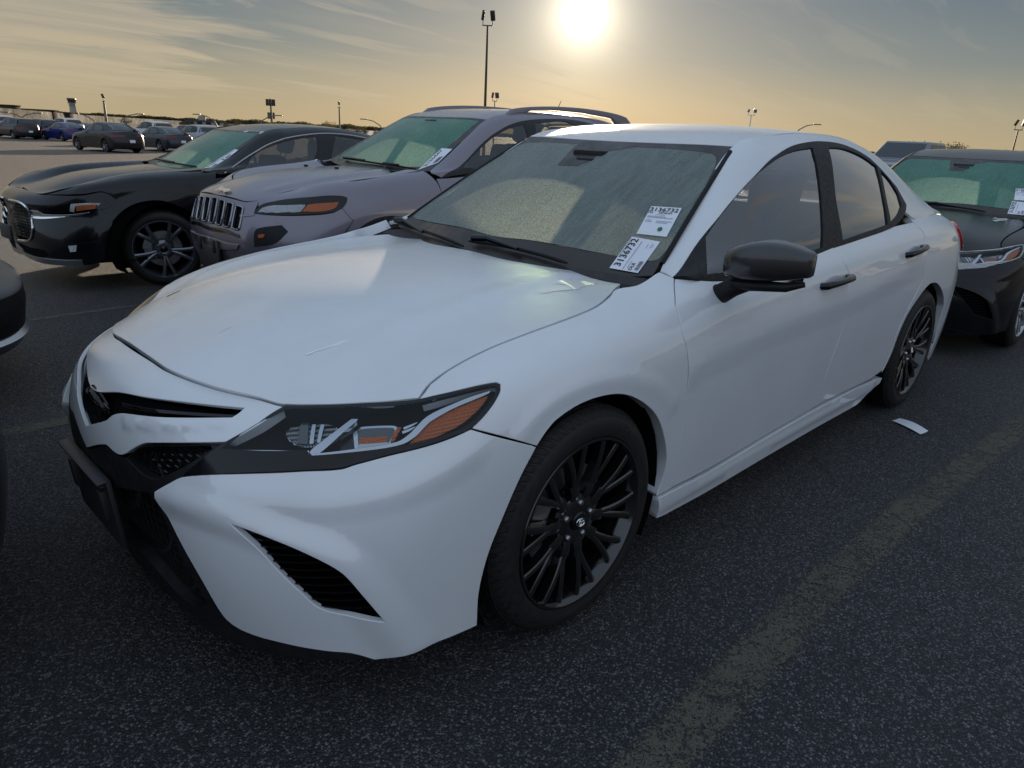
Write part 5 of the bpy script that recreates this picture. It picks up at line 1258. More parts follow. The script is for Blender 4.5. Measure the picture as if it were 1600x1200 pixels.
def wheel_holes(A, F, xs, cz, R, zmin):
    hs = []
    for cx in xs:
        c = resolve(A, F, [('s', cx+R*math.cos(a), max(zmin, cz+(R-.01)*math.sin(a))) for a in np.linspace(-.3, PI+.3, 16)]); hs.append([('uv', *p) for p in c]); hs.append([('uv', -p[0], p[1]) for p in c])
    return hs
def wiper_on(S, F, root, pts):
    w = thing_part('wiper', root); P, N = S.ev(resolve(S, F, pts)); P = curve_pts(P, False, 4)
    m = MB(); m.tube([p+np.array([-.006, 0, .014]) for p in P], .008, 6); m.build('blade', M_rubber, w, True)
    m = MB(); m.tube([P[0]+np.array([-.02, 0, .02]), P[len(P)//2]+np.array([-.012, 0, .026])], [.014, .007], 6); m.build('arm', M_blkgloss, w, True)

# ------------------------------------------------------------------ grey sport-utility with seven-slot grille
def suv_side():
    C = []
    def col(*p): C.append(list(p))
    col((-.86, 0, .27), (-.91, 0, .39), (-.94, 0, .50), (-.945, 0, .60), (-.930, 0, .68), (-.90, 0, .79), (-.868, 0, .885), (-.828, 0, .918), (-.79, 0, .935))
    col((-.855, -.22, .27), (-.905, -.23, .39), (-.935, -.23, .50), (-.94, -.23, .60), (-.925, -.23, .68), (-.895, -.23, .785), (-.862, -.22, .880), (-.82, -.21, .912), (-.78, -.20, .93))
    col((-.825, -.44, .27), (-.875, -.45, .39), (-.905, -.46, .50), (-.91, -.46, .60), (-.895, -.46, .68), (-.865, -.45, .775), (-.825, -.435, .865), (-.785, -.415, .897), (-.745, -.40, .92))
    col((-.70, -.68, .275), (-.745, -.70, .39), (-.765, -.71, .50), (-.765, -.71, .60), (-.745, -.70, .69), (-.70, -.68, .785), (-.645, -.65, .865), (-.60, -.61, .91), (-.56, -.58, .935))
    col((-.52, -.83, .28), (-.54, -.845, .40), (-.55, -.85, .50), (-.545, -.85, .60), (-.53, -.845, .70), (-.49, -.825, .80), (-.44, -.785, .885), (-.39, -.72, .935), (-.36, -.68, .955))
    col((-.33, -.895, .29), (-.34, -.905, .41), (-.34, -.91, .51), (-.335, -.91, .62), (-.325, -.905, .73), (-.30, -.88, .84), (-.27, -.835, .925), (-.235, -.755, .972), (-.22, -.71, .985))
    for x, y7, z5, z6, z7 in ((0., .765, .88, .96, 1.01), (.32, .765, .90, .985, 1.045), (.56, .80, .92, 1.02, 1.09), (1.0, .82, .94, 1.04, 1.10), (1.6, .83, .95, 1.05, 1.115), (2.2, .83, .96, 1.06, 1.13), (2.68, .83, .97, 1.07, 1.15), (3.1, .81, .98, 1.08, 1.16)):
        C.append([(x, -.905, .30), (x, -.918, .42), (x, -.925, .53), (x, -.927, .65), (x, -.925, .77), (x, -.908, z5), (x, -.870, z6), (x, -y7, z7), (x, -y7+.04, z7+.04)])
    col((3.42, -.80, .30), (3.44, -.82, .42), (3.46, -.83, .53), (3.46, -.83, .65), (3.44, -.82, .78), (3.41, -.81, .95), (3.39, -.80, 1.08), (3.37, -.77, 1.15), (3.34, -.74, 1.19))
    col((3.60, -.48, .30), (3.63, -.49, .42), (3.65, -.50, .53), (3.64, -.50, .66), (3.60, -.49, .80), (3.57, -.48, .96), (3.54, -.47, 1.08), (3.51, -.46, 1.14), (3.47, -.44, 1.18))
    col((3.64, 0, .30), (3.67, 0, .42), (3.69, 0, .53), (3.68, 0, .66), (3.64, 0, .80), (3.61, 0, .96), (3.58, 0, 1.08), (3.55, 0, 1.14), (3.51, 0, 1.18))
    return np.array(C, float).transpose(1, 0, 2)
SUV_HOOD = np.array([
    [(-.873, 0, .882), (-.869, -.15, .881), (-.858, -.28, .877), (-.822, -.41, .868), (-.715, -.58, .868), (-.60, -.68, .880), (-.48, -.76, .896), (-.44, -.79, .89)],
    [(-.845, 0, .905), (-.838, -.15, .903), (-.825, -.28, .895), (-.785, -.42, .882), (-.69, -.55, .880), (-.56, -.66, .895), (-.44, -.745, .915), (-.40, -.78, .91)],
    [(-.66, 0, .985), (-.655, -.15, .983), (-.645, -.28, .974), (-.60, -.42, .952), (-.53, -.54, .937), (-.43, -.65, .937), (-.32, -.75, .948), (-.29, -.78, .942)],
    [(-.42, 0, 1.035), (-.415, -.15, 1.033), (-.405, -.28, 1.025), (-.37, -.41, 1.004), (-.32, -.53, .985), (-.25, -.65, .977), (-.17, -.755, .985), (-.15, -.785, .98)],
    [(-.12, 0, 1.068), (-.12, -.15, 1.066), (-.11, -.28, 1.058), (-.08, -.41, 1.038), (-.05, -.53, 1.018), (0, -.65, 1.010), (.03, -.76, 1.014), (.04, -.79, 1.008)],
    [(.17, 0, 1.086), (.175, -.15, 1.084), (.185, -.28, 1.076), (.21, -.41, 1.058), (.24, -.53, 1.042), (.28, -.65, 1.036), (.32, -.765, 1.044), (.33, -.795, 1.038)],
    [(.42, 0, 1.092), (.425, -.15, 1.090), (.44, -.28, 1.084), (.46, -.41, 1.072), (.49, -.53, 1.064), (.52, -.65, 1.068), (.55, -.77, 1.082), (.56, -.80, 1.078)]])
SUVB = [((.48, -.815, 1.085), (.52, -.735, 1.10)), ((.85, -.822, 1.10), (.89, -.655, 1.31)), ((1.12, -.827, 1.105), (1.25, -.578, 1.512)), ((1.5, -.832, 1.115), (1.52, -.585, 1.575)), ((2.0, -.834, 1.128), (2.0, -.59, 1.603)),
        ((2.5, -.832, 1.142), (2.5, -.585, 1.600)), ((2.95, -.82, 1.155), (2.92, -.575, 1.57)), ((3.36, -.78, 1.16), (3.22, -.56, 1.51))]
SUVROOF = [[(1.18, 0, 1.522), (1.19, -.3, 1.522), (1.22, -.47, 1.520), (1.25, -.578, 1.512)], [(1.50, 0, 1.595), (1.50, -.3, 1.593), (1.51, -.47, 1.588), (1.52, -.585, 1.575)], [(2.0, 0, 1.628), (2.0, -.3, 1.625), (2.0, -.48, 1.617), (2.0, -.59, 1.603)],
           [(2.5, 0, 1.625), (2.5, -.3, 1.622), (2.5, -.48, 1.614), (2.5, -.585, 1.600)], [(2.92, 0, 1.595), (2.92, -.3, 1.592), (2.92, -.47, 1.584), (2.92, -.575, 1.570)], [(3.24, 0, 1.54), (3.24, -.3, 1.537), (3.23, -.47, 1.527), (3.22, -.56, 1.51)]]
SUVWS = ([(.40, 0, 1.075), (.42, -.3, 1.075), (.47, -.55, 1.08), (.52, -.735, 1.10)], SUVROOF[0])
def build_grey_suv():
    F = Frame((1.748, 3.3465, -.055), 0.)
    root = thing('grey_sport_utility_car', 'dark grey sport-utility car with seven-slot chrome grille and roof rails, second in the row', 'car', F.loc, F.rz, 'cars parked in the row')
    NA = suv_side(); crest = lambda x: np.interp(x, [-.84, -.64, -.495, -.25, .025, .32, .47, .6], [.94, .972, .997, 1.027, 1.056, 1.090, 1.10, 1.105])
    for c in range(4, 8):
        x = NA[7, c, 0]; NA[6, c] = (NA[6, c, 0], -.83 if c > 4 else -.775, crest(x)-.055); NA[7, c] = (x, -.765 if c > 4 else -.715, crest(x)-.006); NA[8, c] = (x, -.71 if c > 4 else -.67, crest(x)+.004)
    A = flipn(Surf(ext(NA), 9, .05, mirror=True), (1.4, 0, .7)); HB = flipn(Surf(snap_hood(A, SUV_HOOD, 1), 9, .05, mirror=True), (0, 0, .5)); G = flipn(Surf(green_net(SUVB, .05), 9), (1.4, 0, .7))
    RF = flipn(Surf(SUVROOF, 9, mirror=True)); WSs = flipn(Surf(lerp_net(*SUVWS, .035, 5, (-.5, 0, .86)), 9, mirror=True))
    BLs = flipn(Surf(lerp_net(SUVROOF[-1], [(3.52, 0, 1.18), (3.51, -.3, 1.18), (3.46, -.5, 1.18), (3.36, -.72, 1.17)], .02, 4, (1, 0, 0)), 6, mirror=True))
    P = M_grey; kw = dict(mirror=True)
    if globals().get('DBG'):
        for p in [(335, 303), (345, 306), (352, 307), (360, 309), (368, 311), (384, 315), (403, 313), (425, 304)]:
            a = A.ev(resolve(A, F, [p]))[0][0]; h = HB.ev(resolve(HB, F, [('t', a[0], a[1])]))[0][0]; print('DBJ', p, a.round(3), h.round(3))
    panel('hood', HB, F, [('p', -.872, 0, .884), *edge_of(A, F, [(352, 307), (368, 311), (384, 314.5), (402, 312.5), (425, 304.5), (463, 295.5), (492, 290.2), (540, 283.8), (590, 277.2), (640, 269.5), (655, 267)]), (630, 263.5), (600, 261), ('p', .42, 0, 1.09)], P, root, sym=True, step=.05, gap=.003, sharp=45,
          feats=[dict(line=[(430, 296), (470, 287), (540, 274), (600, 266)], h=.012, w=.10, constrain=False)])
    panel('hood_blocker', HB, F, rect(HB), M_dark, root, off=-.05, step=.15, depth=0, curved=False)
    fine = dict(step=.05, gap=.002, depth=.03)
    # grille slots, cut through the nose and ringed in chrome
    slots = []
    for k in range(-3, 4):
        y = k*.118; w = .041; zt = .858-.010*abs(k)*.6; zb = .672
        xx = -.88; slots.append([('p', xx-.0, y-w, zb+.012), ('p', xx, y-w*.7, zb), ('p', xx, y+w*.7, zb), ('p', xx, y+w, zb+.012), ('p', xx, y+w, zt-.012), ('p', xx, y+w*.7, zt), ('p', xx, y-w*.7, zt), ('p', xx, y-w, zt-.012)])
    hl = [(397, 333.5), (402, 326), (416, 318), (447, 312), (492, 308.3), (535, 307), (542.5, 308.8), (541.5, 316), (534, 325.5), (520, 331.3), (470, 335.5), (425, 335.5)]
    bump_o = symS(A, F, [('p', -.872, 0, .881), (352, 308), (368, 312), (384, 315.5), (403, 313.5), (402.5, 319), (399, 326), (396.5, 333.5), (425, 336.5), (470, 337), (520, 332.5), (535, 325), (552, 345), ('s', -.41, .62), ('s', -.405, .45), ('s', -.40, .30), ('p', -.6, -.78, .28), ('p', -.86, 0, .275)])
    panel('bumper', A, F, bump_o, P, root, holes=[[tuple(q) for q in s_] for s_ in slots], step=.045, gap=.002, depth=.03, hole_depth=.012, sharp=35)
    for s_ in slots:
        Pp, N = A.ev(densify(curve_pts(resolve(A, F, s_), True, 4, 80), .012)); m = MB(); m.tube(list(Pp+N*.003)+[Pp[0]+N[0]*.003], .0068, 8); m.build('slot_surround', M_chromed, root, True)
        panel('slot_mesh', A, F, s_, M_mesh, root, off=-.02, gap=-.003, depth=0, step=.05)
    panel('side_strip', A, F, [(375, 336), (398, 334), (397, 337), (376, 339)], P, root, off=.004, depth=.006, gap=0, step=.03, **kw)
    panel('headlight', A, F, hl, M_blkgloss, root, off=.003, gap=.0, depth=.012, step=.04, **kw)
    panel('running_lamp', A, F, [(404, 331.5), (412, 325), (430, 321.5), (470, 320.5), (478, 321), (470, 331), (440, 332.5)], M_refl, root, off=.007, gap=0, depth=.004, step=.03, **kw)
    panel('indicator', A, F, [(472, 331), (482, 320.5), (505, 318), (529, 316.5), (524, 324), (515, 328.5), (495, 331)], M_amber, root, off=.008, gap=0, depth=.005, step=.03, **kw)
    panel('fog_recess', A, F, [(398, 363), (404, 357), (440, 352), (450, 362), (430, 380), (398, 385)], M_blkmat, root, off=.004, gap=0, depth=.006, step=.05, **kw)
    panel('side_marker', A, F, [(404, 368), (410, 366.5), (414, 367), (412, 371.5), (405, 372)], M_amber, root, off=.009, gap=0, depth=.004, step=.02, **kw)
    panel('lower_trim', A, F, symS(A, F, [('p', -.945, 0, .655), (352, 358), (374, 367), (376, 372), (352, 364), ('p', -.945, 0, .63)]), M_blkgloss, root, off=.003, gap=0, depth=.006, step=.05)
    panel('skid_plate', A, F, symS(A, F, [('p', -.945, 0, .55), (330, 371), (357, 380), (374, 382), (372, 389), (350, 389.5), (330, 385), ('p', -.945, 0, .47)]), M_satin, root, off=.012, gap=0, depth=.012, step=.05)
    m = MB(); m.box((-.965, -.0, .44), (.02, .34, .16)); 
    for y in (-.12, .12): m.box((-.98, y, .53), (.02, .025, .09))
    m.build('plate_holder', M_plate, root, True, bevel=.003)
    o = text_on(HB, F, 'Jeep', .06, 352, 297.5, (1, 0, .3), M_chrome, root, .012, 'badge', .004, width=.20)
    if o is not None: pass
    arch = [('s', .42*math.cos(a), .345+.41*math.sin(a)) for a in np.linspace(PI-.15, -.1, 10)]
    panel('front_fender', A, F, [(402, 313), (425, 305), (463, 296), (492, 290.5), (540, 284), (590, 277.5), (640, 270), (661, 267), ('s', .50, 1.0), ('s', .50, .75), ('s', .47, .32)]+arch[::-1]+[('s', -.41, .45), ('s', -.405, .60), (552, 345), (535, 325), (542, 309), (535, 306.5), (492, 307.5), (447, 311), (416, 317), (403, 323), (403.5, 318)], P, root, step=.05, depth=.04, sharp=40, **kw)
    panel('wheel_arch_trim', A, F, [('s', .46*math.cos(a), .345+.45*math.sin(a)) for a in np.linspace(PI-.2, -.1, 12)]+arch[::-1], M_blkmat, root, off=.006, gap=0, depth=.012, step=.05, **kw)
    panel('side_panel', A, F, [('s', .505, 1.05), ('s', .51, .75), ('s', .49, .32), ('s', 1.4, .31), ('s', 2.2, .32)]+[('s', 2.7+.42*math.cos(a), .345+.42*math.sin(a)) for a in np.linspace(PI+.05, -.1, 9)]+[('s', 3.2, .33), ('s', 3.25, .6), ('s', 3.25, 1.0), ('p', 3.2, -.80, 1.16), ('p', 2.4, -.83, 1.14), ('p', 1.5, -.83, 1.11)], P, root, step=.08, depth=.03, sharp=40, **kw)
    um, v = A.qu[-1], A.qv; b0 = A.near((3.27, -.9, .6))[0]
    panel('tail_gate', A, F, [('uv', b0, v[0]), ('uv', b0, A.tv[-2]), ('uv', um, A.tv[-2]), ('uv', um, v[0])], P, root, step=.1, curved=False, depth=.02, **kw)
    v1 = G.qv[-1]; top = [('uv', u, v1) for u in np.linspace(G.qu[-1], G.qu[0], 24)]
    fo = [(690, 278), (706, 267), (723, 256), (742, 236), (759, 219), (777, 206), (795, 196), (818, 189), (856, 186), (900, 188)]+[('p', 2.9, -.66, 1.48), ('p', 3.1, -.74, 1.25), ('p', 3.0, -.81, 1.16)]
    belt = [('p', 2.4, -.83, 1.135), ('p', 1.5, -.83, 1.11), ('p', 1.0, -.825, 1.10)]
    panel('roof_side', G, F, [('uv', G.qu[0], G.near((.48, -.81, 1.085))[1])]+fo+[('uv', G.qu[-1], 0.)]+top, P, root, step=.05, depth=.012, sharp=40, **kw)
    g1 = [(722, 262), (728, 255), (745, 238), (762, 222), (780, 209), (798, 200), (818, 195), (824, 215), ('p', 1.45, -.83, 1.125), ('p', 1.0, -.83, 1.115)]
    g2 = [(836, 193), (860, 190.5), (880, 190), ('p', 2.35, -.69, 1.50), ('p', 2.4, -.82, 1.15), ('p', 1.65, -.82, 1.14)]
    g3 = [('p', 2.42, -.68, 1.50), ('p', 2.85, -.68, 1.46), ('p', 3.0, -.74, 1.28), ('p', 2.95, -.80, 1.18), ('p', 2.47, -.81, 1.17)]
    panel('window_trim', G, F, fo+belt, M_blkgloss, root, holes=[g1, g2, g3], off=.003, step=.06, depth=.01, sharp=40, **kw)
    for gg in (g1, g2, g3): panel('side_window', G, F, gg, M_sidefar, root, off=-.002, gap=-.002, step=.08, depth=0, sharp=40, **kw)
    panel('roof', RF, F, rect(RF), P, root, step=.08, curved=False, gap=.003, depth=.01)
    u0, u1, va, vb = WSs.qu[0], WSs.qu[-1], WSs.qv[0], WSs.qv[-1]
    cl = [('uv', a*.91, va+(vb-va)*.09-.02*(1-(a/u1)**2)) for a in np.linspace(u0, u1, 14)]+[('uv', a*.91, va+(vb-va)*.955) for a in np.linspace(u1, u0, 14)]
    panel('windscreen_surround', WSs, F, rect(WSs), M_frit, root, holes=[cl], step=.07, curved=False, depth=.004, off=.001, hole_depth=.0005)
    panel('windscreen', WSs, F, cl, M_wsgreen, root, off=.0005, gap=0, step=.08, depth=0)
    panel('rear_window', BLs, F, rect(BLs), M_side, root, gap=.03, step=.1, curved=False, depth=0)
    sticker(WSs, F, [(653, 266), (685, 257.5), (707, 233.5), (690, 232)], root, '3136447', 'side')
    m = MB(); m.box((1.15, -.02, 1.47), (.12, .16, .05)); m.box((1.08, -.02, 1.44), (.03, .22, .06)); m.build('rear_view_mirror', M_blkmat, root, True, bevel=.01)
    wiper_on(WSs, F, root, [(602, 259.5), (615, 261), (635, 264.5), (650, 267)]); wiper_on(WSs, F, root, [(540, 250), (560, 253), (585, 257), (598, 259)])
    for s in (-1, 1):
        r = thing_part('roof_rail', root); y = s*.575
        m = MB(); xs_ = np.linspace(1.46, 3.30, 24); V = []
        for i, x in enumerate(xs_):
            f = (x-1.46)/1.84; zt = 1.56+.105*min(1, math.sin(PI*f)**.38)+.018*f; zl = np.interp(x, [1.4, 1.6, 2.0, 2.5, 2.95, 3.3], [1.545, 1.585, 1.603, 1.60, 1.575, 1.50])
            zb = zl if (f < .16 or f > .86) else min(zt-.032, zl+.03)
            zb = max(zb, zl) if not (f < .16 or f > .86) else zl-.01
            for yy, z in ((-.017, zb), (.017, zb), (.013, max(zt, zb+.01)), (-.013, max(zt, zb+.01))): V.append((x, y+yy, z))
        m.add(V, [(4*i+k, 4*i+(k+1) % 4, 4*i+4+(k+1) % 4, 4*i+4+k) for i in range(23) for k in range(4)]+[(0, 1, 2, 3), (95, 94, 93, 92)]); m.build('bar', M_grey, r, True, bevel=.004)
    m = MB(); m.tube([(2.75, -.0, 1.60), (2.85, 0, 1.76)], [.006, .003], 6); m.box((2.74, 0, 1.605), (.10, .06, .03)); m.build('antenna', M_blkmat, root, True)
    panel('inner_blocker', A, F, [('uv', A.qu[0], A.qv[0]), ('uv', A.qu[-1], A.qv[0]), ('uv', A.qu[-1], A.tv[-3]), ('uv', A.qu[0], A.tv[-3])], M_dark, root, holes=wheel_holes(A, F, (0, 2.7), .345, .43, .30), off=-.06, step=.12, curved=False, depth=0)
    lower(root, 2.7, .345, .79, 'silver_five', .225, .80, .32, .42, .23)
    cabin(root, 1.42, -.36, .78, 0, 1.1, (.78, 1.02))
    m = MB()
    for x in (.20, .22): pass
    for (a, b) in ((478, 259), (526, 263)):
        p = HB.ev(resolve(HB, F, [(a, b)]))[0][0]; m.box(tuple(p+np.array([0, 0, .004])), (.03, .025, .012))
    m.build('washer_nozzle', M_blkmat, root, True, bevel=.003)
    return root, A
# ================================================================== ground, markings
def gz(y): return -.0155*min(max(y, 0), 6.2)-.013*min(max(y-6.2, 0), 18.)-.009*min(max(y-24.2, 0), 50.)
def build_ground():
    m, t = newmat('asphalt'); tc = t.add('ShaderNodeTexCoord'); ob = tc.outputs['Object']
    v1 = t.add('ShaderNodeTexVoronoi'); t.set(v1, 'Vector', ob); t.set(v1, 'Scale', 175.); t.set(v1, 'Randomness', 1.)
    v2 = t.add('ShaderNodeTexVoronoi'); t.set(v2, 'Vector', ob); t.set(v2, 'Scale', 320.)
    n1 = t.noise(ob, .35, 5, .6); n2 = t.noise(ob, 2.1, 5, .65); n3 = t.noise(ob, 14, 4, .6)
    sp = t.add('ShaderNodeSeparateXYZ'); t.set(sp, 0, ob)
    base = t.mix(t.maprange(n1, .3, .7), (.019, .021, .025), (.032, .034, .038))
    base = t.mix(t.maprange(n2, .35, .75, 0, .6), base, (.043, .043, .045))
    hs = t.add('ShaderNodeSeparateColor'); t.set(hs, 0, v1.outputs['Color'])
    stone = t.maprange(hs.outputs[0], .74, .96, 0, 1)
    base = t.mix(t.math('MULTIPLY', stone, .9), base, (.23, .23, .235))
    hs2 = t.add('ShaderNodeSeparateColor'); t.set(hs2, 0, v2.outputs['Color'])
    base = t.mix(t.maprange(hs2.outputs[1], .9, 1., 0, .6), base, (.30, .30, .31))
    base = t.mix(t.maprange(v1.outputs['Distance'], .25, .6, 0, .55), base, (.012, .013, .015))
    # sunlight on the lot beyond the row painted in: browner, paler colour
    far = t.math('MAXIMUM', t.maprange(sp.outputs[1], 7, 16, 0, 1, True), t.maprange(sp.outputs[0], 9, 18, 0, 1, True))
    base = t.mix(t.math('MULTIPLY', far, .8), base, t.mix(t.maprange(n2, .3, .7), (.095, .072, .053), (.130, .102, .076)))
    h = t.math('ADD', t.math('MULTIPLY', t.maprange(v1.outputs['Distance'], 0, .7, 1, 0), 1.), t.math('MULTIPLY', t.maprange(v2.outputs['Distance'], 0, .7, 1, 0), .5))
    # hairline cracks
    mu = t.add('ShaderNodeTexVoronoi', feature='DISTANCE_TO_EDGE'); wv = t.vmath('ADD', ob, t.vmath('MULTIPLY', t.noise(ob, 1.7, 4, .6, 0, 1), (.9, .9, 0.)))
    t.set(mu, 'Vector', wv); t.set(mu, 'Scale', .32); crack = t.math('MULTIPLY', t.maprange(mu.outputs[0], .0, .006, 1, 0, True), t.maprange(t.noise(ob, .8, 3), .45, .6, 0, 1))
    base = t.mix(t.math('MULTIPLY', crack, .35), base, (.008, .008, .009))
    h = t.math('SUBTRACT', h, t.math('MULTIPLY', crack, .8))
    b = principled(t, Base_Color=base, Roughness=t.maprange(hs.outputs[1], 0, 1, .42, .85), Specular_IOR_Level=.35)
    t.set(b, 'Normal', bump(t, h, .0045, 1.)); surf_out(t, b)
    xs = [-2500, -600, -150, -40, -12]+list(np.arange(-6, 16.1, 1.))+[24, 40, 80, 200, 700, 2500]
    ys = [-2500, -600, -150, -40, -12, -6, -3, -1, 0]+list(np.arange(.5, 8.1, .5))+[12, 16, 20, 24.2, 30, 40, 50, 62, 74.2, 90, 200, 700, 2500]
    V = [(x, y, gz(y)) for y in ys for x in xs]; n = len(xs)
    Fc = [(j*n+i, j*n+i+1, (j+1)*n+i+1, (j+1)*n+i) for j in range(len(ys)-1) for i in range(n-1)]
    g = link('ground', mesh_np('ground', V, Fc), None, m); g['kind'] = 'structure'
    g['label'] = 'dark coarse asphalt of the car park'
    # worn bay markings
    wm, t = newmat('worn_line_paint'); tc = t.add('ShaderNodeTexCoord'); ob = tc.outputs['Object']
    uvn = t.add('ShaderNodeSeparateXYZ'); t.set(uvn, 0, tc.outputs['UV'])
    edge = t.math('SUBTRACT', 1., t.math('ABSOLUTE', t.math('SUBTRACT', t.math('MULTIPLY', uvn.outputs[1], 2.), 1.)))
    edge = t.maprange(edge, .0, .30, -.16, .02)
    n = t.math('ADD', t.math('ADD', t.noise(ob, 62, 4, .72, 1.6), t.math('MULTIPLY', t.math('SUBTRACT', t.noise(ob, 3.5, 4, .6), .5), .45)), edge)
    mu = t.add('ShaderNodeTexVoronoi', feature='DISTANCE_TO_EDGE'); t.set(mu, 'Vector', t.vmath('ADD', ob, t.vmath('MULTIPLY', t.noise(ob, 30, 4, .7, 0, 1), (.09, .09, .0)))); t.set(mu, 'Scale', 10.)
    ck = t.maprange(mu.outputs[0], .01, .05, .15, 1, True)
    a = t.math('MULTIPLY', t.maprange(n, .43, .51, .08, .62, True), ck)
    d = principled(t, Base_Color=t.mix(t.noise(ob, 60, 3), (.11, .098, .074), (.18, .158, .12)), Roughness=.8, Specular_IOR_Level=.2); t.set(d, 'Normal', bump(t, n, .003, .6))
    tr = t.add('ShaderNodeBsdfTransparent'); mx = t.add('ShaderNodeMixShader'); t.set(mx, 0, a); t.l.new(tr.outputs[0], mx.inputs[1]); t.l.new(d.outputs[0], mx.inputs[2]); surf_out(t, mx)
    def strip(pts, w, label, mat=wm):
        P = densify(np.array(pts, float), .4, False); V = []
        for i, p in enumerate(P):
            q = P[min(i+1, len(P)-1)]-P[max(i-1, 0)]; q /= np.linalg.norm(q); nn = np.array([-q[1], q[0]])*w/2
            for s in (-1, 1): e = p+nn*s; V.append((e[0], e[1], gz(e[1])+.004))
        me = mesh_np('bay_marking', V, [(2*i, 2*i+2, 2*i+3, 2*i+1) for i in range(len(P)-1)]); ul = me.uv_layers.new(name='UVMap')
        for lp in me.loops: ul.data[lp.index].uv = (lp.vertex_index//2*.4, lp.vertex_index % 2)
        o = link('bay_marking', me, None, mat); o['kind'] = 'structure'; o['label'] = label; return o
    strip([(-2.5, -1.355), (0, -1.35), (.7, -1.33), (1.5, -1.345), (3.4, -1.46), (6, -1.60)], .145, 'worn yellowish bay line beside the white car')
    strip([(-3, 4.0), (-.3, 3.89), (.27, 3.94), (3, 4.0)], .09, 'faint bay line between the grey and the black car')
    strip([(-6, 1.7), (5, 1.62)], .12, 'worn bay line between the white and the grey car')
    lm, t = newmat('pale_line_paint'); tc = t.add('ShaderNodeTexCoord'); surf_out(t, principled(t, Base_Color=t.mix(t.noise(tc.outputs['Object'], 4, 4), (.22, .20, .17), (.34, .31, .26)), Roughness=.7))
    strip([(-9, 14.5), (1.4, 13.8), (6, 13.4)], .10, 'pale aisle line beyond the row', lm); strip([(-9, 17.4), (2.04, 16.98), (8, 16.7)], .10, 'second pale aisle line beyond the row', lm)
    for k in range(4): strip([(-20, 48+k*9.), (26, 46+k*9.)], .14, 'distant pale line in the lot', lm)
build_ground()
# scrap of paper lying by the rear wheel
def paper():
    c = [WORLD.at(1393.5, 657.5, z=.004), WORLD.at(1405, 655.5, z=.004), WORLD.at(1450, 675.5, z=.004), WORLD.at(1438, 679, z=.004)]
    V = []; n = 8
    for j in range(n+1):
        for i in range(3):
            a, b = j/n, i/2; p = (c[0]*(1-b)+c[1]*b)*(1-a)+(c[3]*(1-b)+c[2]*b)*a; V.append((p[0], p[1], .006+.010*math.sin(PI*a)*(.4+.6*b)+.006*(b == 1)))
    m = MB(); m.add(V, [(3*j+i, 3*j+i+1, 3*j+i+4, 3*j+i+3) for j in range(n) for i in range(2)])
    tag(m.build('paper_scrap', M_paper, None, True, fix=False), 'white strip of paper lying on the asphalt beside the rear wheel', 'paper')
paper()

# ================================================================== copies of the near bodies
def recolour(root, table, shared={}):
    for o in [root]+list(root.children_recursive):
        if o.type == 'MESH':
            for s in o.material_slots:
                if s.material and s.material.name in table:
                    mm = table[s.material.name]; s.link = 'OBJECT'; s.material = mm
def move(root, x, y, z=0, rz=0.): root.location = (x, y, z); root.rotation_euler = (0, 0, rz)

